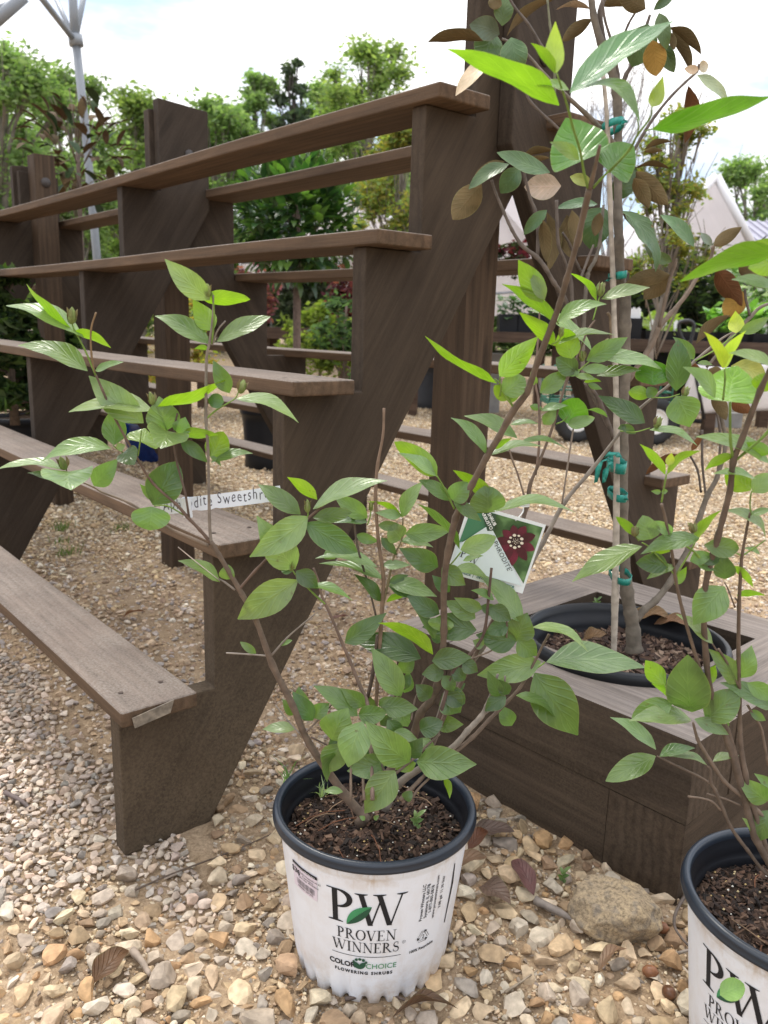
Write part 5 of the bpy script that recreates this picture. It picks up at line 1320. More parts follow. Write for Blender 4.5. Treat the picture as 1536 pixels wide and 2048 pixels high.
ML = [(1004, 52, 1015, -8, 34, 1, 'g'), (999, 68, 942, 50, 38, 1, 'g', dict(colv=(.13, .17, .11))), (990, 67, 962, 130, 50, 1, 'g'), (1022, 75, 1032, 152, 48, 1, 'g'), (966, 82, 861, 84, 19, -1, 'b', dict(arch=.1)), (1013, 73, 1106, 1, 16, -1, 'g'), (990, 114, 915, 188, 25, 1, 'p'), (995, -10, 988, 18, 24, -1, 'b'),
 (1100, 345, 999, 307, 27, 1, 'g', dict(arch=.02)), (1044, 315, 1104, 302, 12, -1, 'g'), (1044, 336, 1096, 317, 10, -1, 'b'), (1018, 328, 941, 376, 22, 1, 'g'), (1009, 323, 949, 360, 20, -1, 'b'), (1039, 335, 1003, 384, 36, 1, 'g'), (963, 368, 908, 436, 46, -1, 'b', dict(colv=(.2, .13, .065))), (1122, 372, 1052, 374, 44, 1, 'p'), (1094, 420, 1050, 467, 22, 1, 'g'),
 (1094, 425, 1095, 538, 24, -1, 'b'), (1086, 440, 1092, 520, 22, -1, 'b'), (1134, 430, 1142, 512, 34, -1, 'b'), (1144, 420, 1158, 490, 24, -1, 'b'), (1195, 408, 1117, 417, 17, 1, 'g'), (1140, 353, 1183, 368, 20, 1, 'k'), (1206, 415, 1181, 494, 58, 1, 'g', dict(sh='h')), (1224, 401, 1269, 336, 38, 1, 'g'), (1268, 356, 1297, 414, 26, -1, 'b'), (1272, 343, 1334, 407, 34, -1, 'b'),
 (1268, 337, 1335, 337, 7, -1, 'b'), (1288, 300, 1339, 284, 9, -1, 'b'), (1288, 303, 1324, 301, 9, -1, 'b'), (1244, 424, 1308, 538, 24, 1, 'g', dict(wavy=.3, arch=.12)), (1246, 422, 1299, 512, 24, 1, 'g', dict(wavy=.25, arch=.16)), (1245, 425, 1297, 474, 18, -1, 'b'), (1388, 494, 1324, 433, 22, 1, 'g'), (1344, 523, 1302, 506, 20, 1, 'g'), (1341, 550, 1255, 566, 28, -1, 'b'), (1341, 550, 1290, 596, 36, -1, 'b'),
 (1427, 492, 1481, 456, 23, -1, 'b'), (1424, 490, 1403, 467, 13, 1, 'g', dict(colv=(.2, .26, .2))), (1433, 538, 1482, 608, 36, -1, 'r'), (1486, 583, 1450, 630, 38, -1, 'o'), (1478, 528, 1514, 558, 28, -1, 'b'), (1392, 688, 1457, 634, 18, -1, 'b'), (1418, 738, 1445, 760, 26, -1, 'b'), (1425, 788, 1451, 838, 24, -1, 'b'), (1464, 800, 1501, 824, 26, -1, 'r'), (1383, 902, 1405, 870, 11, -1, 'r'), (1364, 911, 1295, 947, 15, -1, 'r'),
 (1462, 732, 1528, 750, 36, 1, 'k'), (1185, 38, 1127, 80, 21, -1, 'b'), (1180, 18, 1115, 19, 8, -1, 'p'), (1200, 10, 1252, 12, 15, -1, 'g'), (1291, 18, 1240, -12, 32, -1, 'b'), (1307, 20, 1346, -8, 17, 1, 'g'), (1296, 48, 1266, 130, 54, 1, 'g'), (1304, 80, 1312, 149, 40, -1, 'o'), (1318, 26, 1333, 96, 26, 1, 'g'), (1320, 84, 1347, 142, 27, 1, 'g'), (1338, 55, 1399, 106, 17, -1, 'g'), (1344, 62, 1380, 137, 19, -1, 'b'),
 (1340, 64, 1348, 98, 13, -1, 'b'), (1397, 140, 1370, 137, 15, 1, 'p'), (1397, 138, 1416, 130, 20, 1, 'p'), (1394, 150, 1452, 200, 18, 1, 'k', dict(colv=(.3, .34, .2))), (1377, 172, 1370, 281, 27, -1, 'r'), (1500, 545, 1530, 575, 26, -1, 'b'), (1400, 735, 1350, 735, 12, -1, 'r'), (1200, 425, 1190, 470, 20, -1, 'b')]
Fm = MB(); place_leaves(Fm, ML, lambda x, y: YM + rng.uniform(-.08, .08) + (0 if x > 1100 else -.06), two=True, shape='e', arch=.09, fold=.2, wavy=.09)
fo = Fm.build('foliage', [M_MTOP, M_MBOT], mag)
rebase([st, fo], mag)
# stake and ties
stake = empty('plant_stake', tuple(PY(1228, 1318, YM - .012))); tag(stake, 'pale bamboo stake with green tape ties beside the magnolia trunk', 'plant stake')
S = MB(); k_ = PY(1228, 1318, YM - .012)
stem(S, [(1227, 1322, 11), (1230, 1200, 11.5), (1233, 1000, 11.5), (1233, 850, 10.5), (1230, 700, 10), (1226, 560, 9.5), (1220, 400, 8.5), (1215, 250, 7.5), (1206, 150, 7), (1200, 110, 6.5)], lambda x, y: YM - .055, (.34, .295, .24), seg=10)
sk = S.build('cane', M_BARK, stake)
M_TAPE = plain('green_tie_tape', (.012, .22, .17), .35, var=.35, scale=60)
def tie(px0, px1, py, hpx, tails=()):
    mb = MB()
    y = YM - .03
    c = PY((px0 + px1) / 2, py, y); m_ = mpp(c); rx, ry = (px1 - px0) / 2 * m_, .05
    vs, fs = [], []
    N = 22
    for i in range(N):
        t = 2 * math.pi * i / N
        w_ = 1 + .06 * math.sin(i * 2.3)
        for dz in (-hpx / 2, hpx / 2):
            vs.append(c + np.array([math.cos(t) * rx * w_, math.sin(t) * ry * .95, (dz + 2 * math.cos(t)) * m_ * w_]))
    for i in range(N):
        j = (i + 1) % N; fs.append((2 * i, 2 * j, 2 * j + 1, 2 * i + 1))
    mb.add(vs, fs)
    for tl in tails:
        pts = catmull([PY(p[0], p[1], y - .05) for p in tl], 4)
        L, R_ = [], []
        for i, p in enumerate(pts):
            wv = np.array([4.5 * m_, .004 * math.sin(i), 3 * m_ * math.sin(i * .8)])
            L.append(p - wv); R_.append(p + wv)
        n = len(pts); mb.add(L + R_, [(i, i + 1, n + i + 1, n + i) for i in range(n - 1)])
    o = mb.build('tie', M_TAPE, stake)
    sl_ = o.modifiers.new('thickness', 'SOLIDIFY'); sl_.thickness = .0006
    return o
tl = [tie(1204, 1243, 254, 14, ([(1240, 252), (1248, 246), (1252, 240)],)), tie(1222, 1247, 552, 14, ([(1222, 556), (1212, 562)],)), tie(1219, 1247, 930, 20, ([(1222, 918), (1200, 925), (1192, 965)], [(1222, 925), (1212, 940), (1208, 965)], [(1240, 915), (1228, 905), (1212, 915)])), tie(1220, 1249, 988, 14, ([(1244, 990), (1252, 1000)],)), tie(1222, 1258, 1150, 13)]
rebase([sk] + tl, stake)
# ------------------------------------------------------------------ gravel (uncountable: one object per kind of stone)
def ico(sub):
    bm = bmesh.new(); bmesh.ops.create_icosphere(bm, subdivisions=sub, radius=1.0)
    v = np.array([x.co[:] for x in bm.verts]); f = np.array([[q.index for q in p.verts] for p in bm.faces]); bm.free(); return v, f
def stone_templates(sub, n, seed):
    g_ = np.random.default_rng(seed); v0, f = ico(sub); out = []
    for _ in range(n):
        v = v0.copy()
        for _k in range(g_.integers(8, 14)):
            d = g_.normal(size=3); d /= np.linalg.norm(d); lim = g_.uniform(.36, .70)
            s_ = v @ d; v -= np.maximum(0, s_ - lim)[:, None] * d
        fr = g_.normal(size=(3, 3)) * 2.2; ph = g_.uniform(0, 6, 3)
        v *= (1 + .045 * np.sin(v @ fr + ph).sum(1))[:, None]
        v *= np.array([1, g_.uniform(.62, .95), g_.uniform(.42, .75)])
        out.append(v)
    return np.array(out), f
def proj(p):
    q = p - CAM; z = q @ FW
    return 768 + F * (q @ RT) / z, 1024 - F * (q @ UP) / z, z
def stones(name, pos, rad, cols, sub, seed, nt=24, smooth=False, tilt=.35, bury=.25):
    g_ = np.random.default_rng(seed); T, f = stone_templates(sub, nt, seed); n = len(pos)
    k = g_.integers(0, nt, n); V = T[k] * rad[:, None, None]
    a = g_.normal(0, tilt, n); ca, sa = np.cos(a), np.sin(a)
    y, z = V[:, :, 1].copy(), V[:, :, 2].copy(); V[:, :, 1] = y * ca[:, None] - z * sa[:, None]; V[:, :, 2] = y * sa[:, None] + z * ca[:, None]
    a = g_.uniform(0, 2 * np.pi, n); ca, sa = np.cos(a), np.sin(a)
    x, y = V[:, :, 0].copy(), V[:, :, 1].copy(); V[:, :, 0] = x * ca[:, None] - y * sa[:, None]; V[:, :, 1] = x * sa[:, None] + y * ca[:, None]
    zmin = V[:, :, 2].min(1); zh = V[:, :, 2].max(1) - zmin
    P = pos.copy(); P[:, 2] += -zmin - zh * g_.uniform(0, bury * 2, n)
    V += P[:, None, :]
    nv = T.shape[1]; Fs = (f[None] + (np.arange(n) * nv)[:, None, None]).reshape(-1, 3)
    V = V.reshape(-1, 3)
    me = bpy.data.meshes.new(name)
    me.vertices.add(len(V)); me.vertices.foreach_set('co', V.astype(np.float32).ravel())
    me.loops.add(Fs.size); me.loops.foreach_set('vertex_index', Fs.astype(np.int32).ravel())
    me.polygons.add(len(Fs)); me.polygons.foreach_set('loop_start', np.arange(0, Fs.size, 3, dtype=np.int32)); me.polygons.foreach_set('loop_total', np.full(len(Fs), 3, np.int32))
    me.polygons.foreach_set('use_smooth', np.full(len(Fs), smooth))
    c = np.ones((n, nv, 4), np.float32); c[:, :, :3] = cols[:, None, :]
    at = me.color_attributes.new('col', 'FLOAT_COLOR', 'POINT'); at.data.foreach_set('color', c.ravel())
    me.update(); me.validate()
    o = link(name, me, M_STONE); tag(o, kind='stuff'); return o
TAN = np.array([(.44, .32, .19), (.50, .38, .24), (.54, .44, .31), (.38, .265, .155), (.36, .29, .22), (.57, .49, .38), (.46, .34, .22), (.29, .245, .20), (.52, .40, .26), (.42, .35, .27), (.56, .46, .32), (.30, .20, .12), (.40, .25, .13)])
GRY = np.array([(.43, .37, .31), (.50, .43, .36), (.36, .31, .265), (.54, .46, .38), (.26, .245, .225), (.46, .37, .30), (.57, .51, .44), (.33, .28, .245), (.39, .35, .315), (.50, .40, .31)])
GRY = GRY * np.array([1.08, 1.02, .95])
GLD = 1.06 * np.array([(.48, .36, .21), (.54, .42, .27), (.60, .50, .36), (.44, .31, .18), (.62, .55, .44), (.38, .29, .20), (.52, .39, .24)])
BRN = 1.16 * np.array([(.34, .24, .15), (.42, .31, .21), (.47, .37, .27), (.28, .20, .14), (.38, .32, .27), (.50, .42, .34), (.30, .26, .235)])
def blocked(p):
    b = np.zeros(len(p), bool)
    for c in (pc1, pc2): b |= np.hypot(p[:, 0] - c[0], p[:, 1] - c[1]) < .112
    d = p[:, :2] - PC; a = d @ e2; c = d @ e1
    b |= (a > -.003) & (a < PL) & (c > -.003) & (c < PL)
    return b
def sample(n, x0, x1, y0, y1, seed):
    g_ = np.random.default_rng(seed)
    return np.stack([g_.uniform(x0, x1, n), g_.uniform(y0, y1, n), np.zeros(n)], 1), g_
def pick(g_, pal, n, jit=.16): 
    return np.clip(pal[g_.integers(0, len(pal), n)] * g_.uniform(1 - jit, 1 + jit, (n, 1)) * g_.uniform(.98, 1.02, (n, 3)), 0, .8)
def inview(p, mx=120):
    px, py, z = proj(p); return (px > -mx) & (px < 1536 + mx) & (py < 2048 + mx * 1.5) & (z > .2)
# big tan stones in the foreground, spaced by their own size
def spaced(p, r, k=.8):
    cell = .05; grid = {}; keep = []
    for i in range(len(p)):
        cx_, cy_ = int(p[i, 0] // cell), int(p[i, 1] // cell); ok = True
        for a in (-1, 0, 1):
            for b_ in (-1, 0, 1):
                for j in grid.get((cx_ + a, cy_ + b_), ()):
                    if (p[i, 0] - p[j, 0]) ** 2 + (p[i, 1] - p[j, 1]) ** 2 < (k * (r[i] + r[j])) ** 2: ok = False; break
                if not ok: break
            if not ok: break
        if ok: grid.setdefault((cx_, cy_), []).append(i); keep.append(i)
    return np.array(keep, int)
def zoneg(p, px):
    d = p[:, :2] - P0[:2]; v = d @ np.array([math.sin(TH), math.cos(TH)]); u = d @ np.array([-math.cos(TH), math.sin(TH)])
    return (v < .10 + .03 * np.sin(u * 9)) & (px < 430) & (leftzone(px, proj(p)[1]))
def leftzone(px, py): return (px < 430) & (py < 1800 + 60 * np.sin(px * .02))
p, g_ = sample(75000, -.9, 1.1, .62, 1.75, 5)
px, py, _ = proj(p)
p = p[inview(p) & ~blocked(p)]; px, py, _ = proj(p)
lz = leftzone(px, py)
front = ~lz & (py > 1480 - .12 * (px - 768))
size = np.clip(g_.lognormal(math.log(.0078), .52, len(p)), .0032, .025)
bare = (px > 420) & (px < 640) & (py < 1800)             # bare dirt patch beside the stand's foot
sel = front & ~(bare & (g_.random(len(p)) < .75))
P_, R_ = p[sel], size[sel]; o_ = np.argsort(-R_); P_, R_ = P_[o_], R_[o_]; kp = spaced(P_, R_, .66); P_, R_ = P_[kp], R_[kp]
P_[:, 2] = gh(P_[:, 0], P_[:, 1])
stones('tan_gravel', P_, R_, pick(g_, TAN, len(P_), .22), 3, 51, 28, tilt=.35, bury=.2, smooth=False) if len(P_) < 1200 else stones('tan_gravel', P_, R_, pick(g_, TAN, len(P_), .22), 2, 51, 40, tilt=.35, bury=.2)
print('tan', len(P_))
p, g_ = sample(60000, -.9, 1.1, .62, 2.0, 15); p = p[inview(p) & ~blocked(p)]; px, py, _ = proj(p); p = p[~leftzone(px, py)]
p[:, 2] = gh(p[:, 0], p[:, 1]); p = p[:42000]
stones('fine_tan_grit', p, np.clip(g_.lognormal(math.log(.0033), .5, len(p)), .0012, .0075), pick(g_, TAN, len(p), .25), 1, 52, 24)
# pinkish grey gravel on the left
p, g_ = sample(60000, -1.6, -.1, .9, 2.3, 6); p = p[inview(p) & ~blocked(p)]; px, py, _ = proj(p); p = p[zoneg(p, px)]
r = np.clip(g_.lognormal(math.log(.0068), .36, len(p)), .003, .014); o_ = np.argsort(-r); p, r = p[o_], r[o_]; kp = spaced(p, r, .56); p, r = p[kp], r[kp]
p[:, 2] = gh(p[:, 0], p[:, 1]) + g_.uniform(0, .004, len(p)); print('grey', len(p))
stones('grey_gravel', p, r, pick(g_, GRY, len(p), .2), 2, 53, 36, bury=.1)
p, g_ = sample(24000, -1.6, -.1, .9, 2.3, 16); p = p[inview(p) & ~blocked(p)]; px, py, _ = proj(p); p = p[zoneg(p, px)]
p[:, 2] = gh(p[:, 0], p[:, 1]); r = np.clip(g_.lognormal(math.log(.0036), .3, len(p)), .002, .007)
stones('fine_grey_grit', p, r, pick(g_, GRY * .95, len(p), .25), 1, 54, 20)
# under and behind the stand
p, g_ = sample(90000, -2.6, 1.6, 1.45, 4.2, 7); p = p[inview(p, 60) & ~blocked(p)]; px, py, _ = proj(p); p = p[~zoneg(p, px) & (py < 1560)]
r = np.clip(g_.lognormal(math.log(.0074), .4, len(p)), .003, .020); o_ = np.argsort(-r); p, r = p[o_], r[o_]; kp = spaced(p, r, .58); p, r = p[kp], r[kp]
p[:, 2] = gh(p[:, 0], p[:, 1]); print('mid', len(p))
far = np.clip((p[:, 1] - 2.2) / 1.2, 0, 1)[:, None]
isb = (g_.random((len(p), 1)) > far)
cols = np.where(isb, pick(g_, BRN, len(p), .2), pick(g_, GLD, len(p), .18))
stones('brown_gravel', p, r, cols, 1 if len(p) > 16000 else 2, 55, 36, bury=.25)
p, g_ = sample(120000, -4.5, 5.5, 3.4, 10, 8); p = p[inview(p, 60)]
keep = g_.random(len(p)) < np.clip(1.4 - (p[:, 1] - 3.4) / 7.5, .25, 1); p = p[keep][:52000]
r = np.clip(g_.lognormal(math.log(.0105), .33, len(p)), .005, .022)
stones('golden_gravel', p, r, pick(g_, GLD, len(p), .2), 1, 56, 20, smooth=False)
print('far', len(p))

# ------------------------------------------------------------------ field stone
def rock():
    c = G(1228, 1872, 0); bm = bmesh.new(); bmesh.ops.create_icosphere(bm, subdivisions=5, radius=1)
    g_ = np.random.default_rng(5); v = np.array([q.co[:] for q in bm.verts])
    for d, lim in (((-.1, -.15, 1), .60), ((.2, -1, .1), .72), ((-.7, -.6, .5), .78), ((.8, -.4, .35), .74), ((.5, .2, .8), .72), ((-1, .2, .3), .85), ((.6, -.7, -.2), .76), ((-.2, -.7, .75), .74)):
        d = np.array(d); d /= np.linalg.norm(d); s_ = v @ d; v -= (np.maximum(0, s_ - lim) * .92)[:, None] * d
    for k in range(9):
        fr = g_.normal(size=3) * (2.5 + 2.2 * k); v *= (1 + .035 / (1 + .55 * k) * np.sin(v @ fr + g_.uniform(0, 6)))[:, None]
    v *= np.array([.072, .056, .044]); 
    for q, co in zip(bm.verts, v): q.co = co
    me = bpy.data.meshes.new('field_stone'); bm.to_mesh(me); bm.free(); me.polygons.foreach_set('use_smooth', [True] * len(me.polygons))
    mm, nt, b = mat('sandstone')
    tcn = node(nt, 'ShaderNodeTexCoord')
    n1 = node(nt, 'ShaderNodeTexNoise', Scale=22.0, Detail=9.0, Roughness=.7); n2 = node(nt, 'ShaderNodeTexNoise', Scale=170.0, Detail=7.0, Roughness=.75); n3 = node(nt, 'ShaderNodeTexNoise', Scale=60.0, Detail=5.0)
    for n_ in (n1, n2, n3): nt.links.new(tcn.outputs['Object'], n_.inputs['Vector'])
    c1 = ramp(nt, n1.outputs[0], [(.3, (.25, .20, .14)), (.5, (.38, .295, .19)), (.7, (.47, .36, .22))]).outputs[0]
    c1 = mixc(nt, .9, c1, ramp(nt, n2.outputs[0], [(.35, (.38, .36, .34)), (.55, (1.1, 1.08, 1.05)), (.75, (1.4, 1.4, 1.35))]).outputs[0], 'MULTIPLY')
    gr = ramp(nt, n3.outputs[0], [(.5, (0, 0, 0)), (.7, (.6, .6, .6))]).outputs[0]
    c1 = mixc(nt, gr, c1, (.17, .155, .14)); nt.links.new(c1, b.inputs['Base Color']); b.inputs['Roughness'].default_value = .92
    bn = bump(nt, b, n2.outputs[0], .8, .003); bump(nt, b, n1.outputs[0], .6, .008, bn)
    o = link('field_stone', me, mm); o.location = (c[0] + .004, c[1] + .02, .028); o.rotation_euler = (.1, -.06, -.35)
    tag(o, 'fist sized rough golden brown stone lying on the gravel in front of the planter', 'rock')
rock()

# ------------------------------------------------------------------ fallen leaves, nuts, twigs
M_DRY = leafmat('dry_leaf', rough=.5, trans=.12, sheen=.4, veins=7, vb=.6, tboost=(1.1, .8, .5))
def dry_leaf(px, py, h, L, ang, w_, col, label, curl=.13, tilt=.15, nm='fallen_leaf'):
    c = G(px, py, h); mb = MB()
    a = np.array([math.cos(ang), math.sin(ang), 0]) * L / 2
    leaf(mb, c - a + np.array([0, 0, .004]), c + a + np.array([0, 0, .004 + tilt * L]), w_, 1, 'b', 'e', arch=curl, fold=.5, two=False, wavy=.25, colv=col, view=c + np.array([0, -.3, 1.0]))
    o = mb.build(nm, M_DRY); o.data.transform(Matrix.Translation(-Vector(c))); o.location = c
    tag(o, label, 'leaf')
for a in ((222, 1945, .006, .062, 1.0, .036, (.13, .06, .028), 'shiny brown curled leaf on the tan stones at the lower left'), (930, 1735, .01, .075, .2, .03, (.22, .13, .075), 'pale brown leaf lying against the right side of the front pot'),
          (985, 1672, .01, .075, -.2, .034, (.11, .075, .055), 'grey brown flat leaf between pot and planter, nearest the planter'), (955, 1690, .02, .06, .9, .026, (.14, .055, .025), 'narrow dark red brown leaf beside the pot rim'),
          (990, 1800, .008, .065, -.9, .04, (.16, .10, .065), 'crumpled tan leaf right of the front pot'), (1045, 1765, .012, .075, 1.9, .032, (.13, .06, .05), 'purplish dry leaf standing on edge in the gravel'),
          (268, 1237, .01, .07, .55, .022, (.26, .12, .055), 'orange brown leaf on the gravel behind the lowest shelf'), (680, 1243, .008, .06, .3, .022, (.19, .10, .08), 'reddish leaf on the ground behind the sweetshrub stems'),
          (850, 2040, .004, .085, .05, .022, (.12, .065, .04), 'long dark leaf at the bottom edge below the front pot'), (1225, 1930, .006, .06, .6, .02, (.24, .14, .08), 'light brown leaf below the field stone'),
          (1300, 1247, .275, .085, -.25, .045, (.25, .13, .055), 'large tan magnolia leaf fallen inside the tree pot'), (1345, 1258, .275, .075, -.4, .035, (.26, .13, .075), 'pinkish brown magnolia leaf lapped over another in the tree pot'), (1190, 1283, .27, .055, .3, .03, (.15, .08, .03), 'curled brown leaf left of the stake in the tree pot')):
    dry_leaf(*a)
def nut(px, py, label, open_=False):
    c = G(px, py, .009); mb = MB()
    lathe(mb, [(.0005, -.011), (.005, -.0095), (.0085, -.004), (.009, .002), (.007, .008), (.003, .0105), (.0003, .0125)], 18, 0, None, None, col=(.22, .10, .05) if not open_ else (.11, .05, .025))
    o = mb.build('acorn', attrmat('nut_shell', rough=.35, bs=.1, var=.3, vscale=200)); o.rotation_euler = (1.35, .3, 1.1 if not open_ else .2); o.location = c; tag(o, label, 'nut')
nut(1300, 1943, 'smooth pinkish brown acorn lying below the field stone'); nut(1322, 1855, 'reddish acorn in the gravel between the stone and the right pot'); nut(1338, 1985, 'dark split nut shell near the right pot foot', True)
def twig(pts, r, col, label):
    mb = MB(); P = [G(px, py, h) for px, py, h in pts]; sm = catmull(P, 5)
    tube(mb, sm, [r * (1 - .5 * i / len(sm)) for i in range(len(sm))], 7, 0, col, jitter=.12)
    c = Vector(P[0]); o = mb.build('fallen_twig', M_BARK); o.data.transform(Matrix.Translation(-c)); o.location = c; tag(o, label, 'twig')
twig([(10, 1585, .012), (40, 1600, .013), (62, 1618, .01)], .005, (.13, .10, .09), 'short dark stick on the grey gravel left of the end stringer')
twig([(270, 1780, .012), (350, 1745, .012), (470, 1700, .008), (560, 1660, .01)], .0018, (.11, .08, .06), 'thin dark twig between the stand foot and the front pot')
twig([(265, 1900, .012), (285, 1925, .01), (300, 1950, .008)], .006, (.28, .22, .17), 'weathered grey wood splinter near the curled brown leaf')
twig([(1070, 1800, .014), (1120, 1825, .012), (1150, 1840, .01)], .0075, (.20, .17, .145), 'grey bark strip left of the field stone')
twig([(1315, 1915, .012), (1360, 1905, .012), (1395, 1895, .012)], .0032, (.26, .22, .18), 'pale knobbly twig pointing at the right pot')
twig([(1370, 1790, .01), (1350, 1830, .012), (1352, 1860, .012), (1380, 1895, .01)], .003, (.14, .11, .09), 'curved dark rootlike twig beside the right pot')
twig([(690, 1998, .01), (760, 1985, .012), (810, 2000, .008)], .003, (.12, .09, .075), 'dark twig under the front edge of the front pot')
twig([(1010, 1985, .008), (1040, 1965, .012), (1075, 1940, .012)], .0022, (.30, .24, .17), 'thin straw coloured stem at the lower middle')

# small weeds
def weed(px, py, n, hgt, label, h0=0.0, spread=.02, nm='grass_tuft', col=(.13, .2, .05)):
    c = G(px, py, h0); mb = MB(); r_ = random.Random(int(px * 7 + py))
    for _ in range(n):
        b_ = np.array([r_.gauss(0, spread), r_.gauss(0, spread), 0]); d = np.array([r_.gauss(0, .35), r_.gauss(0, .35), 1]) * hgt * r_.uniform(.5, 1.2)
        pts = [b_, b_ + d * .5, b_ + d + np.array([r_.gauss(0, .25), r_.gauss(0, .25), -.1]) * hgt]
        s = np.array([.0011, .0006, 0]); k = r_.uniform(.7, 1.3)
        mb.add([pts[0] - s, pts[0] + s, pts[1] + s * .8, pts[1] - s * .8, pts[2]], [(0, 1, 2, 3), (3, 2, 4)], 0, tuple(q * k for q in col))
    o = mb.build(nm, M_GRASS); o.location = c; tag(o, label, 'weed')
M_GRASS = attrmat('grass_blade', rough=.6, bs=.05, var=.2, trans=.35)
weed(125, 1060, 40, .05, 'sprig of grass under the second shelf, farthest left'); weed(135, 1110, 34, .05, 'grass tuft under the second shelf beside the second stringer'); weed(245, 1060, 30, .04, 'thin grass tuft in the gravel below the shelf, right of two others')
weed(120, 1085, 22, .03, 'low tuft of grass in the gravel close to the stringer'); weed(700, 1020, 12, .03, 'tiny green weed in the gravel behind the shrub')
weed(578, 1570, 12, .045, 'wispy seedling at the left inside the front pot', .2, .006, col=(.14, .24, .08)); weed(648, 1590, 12, .028, 'pale seedling by the left stem in the front pot', .2, .005, col=(.3, .38, .2))
def sprout(px, py, h0, label):
    c = G(px, py, h0); mb = MB(); r_ = random.Random(int(px))
    for k in range(9):
        a = k * 2.4; b_ = np.array([0, 0, .002 * k]); t_ = b_ + np.array([math.cos(a), math.sin(a), .7]) * (.006 + .001 * k)
        leaf(mb, b_, t_, .006, 1, 'm', 'h', nl=4, nw=2, view=np.array([0, -1, 1.0]))
    o = mb.build('weed_sprout', M_LEAF); o.location = c; tag(o, label, 'weed')
sprout(833, 1655, .2, 'small round leaved weed at the front of the potting bark'); sprout(1125, 1764, .004, 'tiny green sprout among stones left of the field stone'); sprout(1192, 1215, .265, 'tiny seedling at the back of the tree pot')
# fallen green leaf caught on the right pot's print
c = PY(1462, 1985, Y2 - .128); mb = MB(); leaf(mb, PY(1440, 1990, Y2 - .131), PY(1488, 1968, Y2 - .120), .021, 1, 'l', 'h', colv=(.2, .36, .08), arch=.15)
o = mb.build('loose_leaf', M_LEAF); o.data.transform(Matrix.Translation(-Vector(c))); o.location = c; tag(o, 'small pale green leaf stuck on the lettering of the right pot', 'leaf')
# ------------------------------------------------------------------ background
M_TREE = attrmat('tree_foliage', rough=.7, bs=.1, var=.2, trans=.55, vscale=3.0, spec=.15)
M_TRUNK = attrmat('tree_bark', rough=.9, bscale=8, bs=.6, bd=.02, var=.3, vscale=5)
def leafcloud(mb, centers, radii, n, size, cols, seed, flat=.75, droop=0.0):
    """many small folded leaf faces scattered through clumps"""
    g_ = np.random.default_rng(seed); centers = np.array(centers, float); radii = np.array(radii, float)
    wgt = radii ** 2.2; k = g_.choice(len(centers), n, p=wgt / wgt.sum())
    d = g_.normal(size=(n, 3)); d /= np.linalg.norm(d, axis=1)[:, None]
    rr = np.minimum(np.abs(g_.normal(0, .5, n)) + .08, 1.05)
    P = centers[k] + d * (radii[k] * rr)[:, None] * np.array([1, 1, flat])
    a = g_.normal(size=(n, 3)); a[:, 2] = a[:, 2] * .45 - droop; a /= np.linalg.norm(a, axis=1)[:, None]
    b_ = np.cross(a, g_.normal(size=(n, 3))); b_ /= np.linalg.norm(b_, axis=1)[:, None]
    s_ = size * g_.uniform(.6, 1.4, n)
    c1 = np.array(cols)[g_.integers(0, len(cols), n)] * g_.uniform(.75, 1.25, (n, 1)) * g_.uniform(.8, 1.2, len(centers))[k][:, None]
    nn = np.cross(a, b_)
    V = np.stack([P - a * s_[:, None], P + b_ * (s_ * .42)[:, None] + nn * (s_ * .1)[:, None], P + a * s_[:, None], P - b_ * (s_ * .42)[:, None] + nn * (s_ * .1)[:, None]], 1)
    base = len(mb.v)
    mb.v += [tuple(q) for q in V.reshape(-1, 3).tolist()]
    mb.f += [(base + 4 * i, base + 4 * i + 1, base + 4 * i + 2, base + 4 * i + 3) for i in range(n)]
    mb.mi += [0] * n
    mb.c += [tuple(q) for q in np.repeat(c1, 4, 0).tolist()]
    mb.uv += [(0, 0)] * (4 * n)
LG = [(.22, .31, .13), (.25, .34, .15), (.17, .26, .105), (.28, .36, .17)]  # light greens, made paler for the glare on far trees
YG = [(.25, .33, .12), (.29, .35, .13), (.21, .29, .11)]
DG = [(.05, .075, .05), (.065, .09, .06), (.08, .10, .075)]
OL = [(.27, .26, .07), (.32, .27, .07), (.22, .26, .08), (.2, .27, .09)]
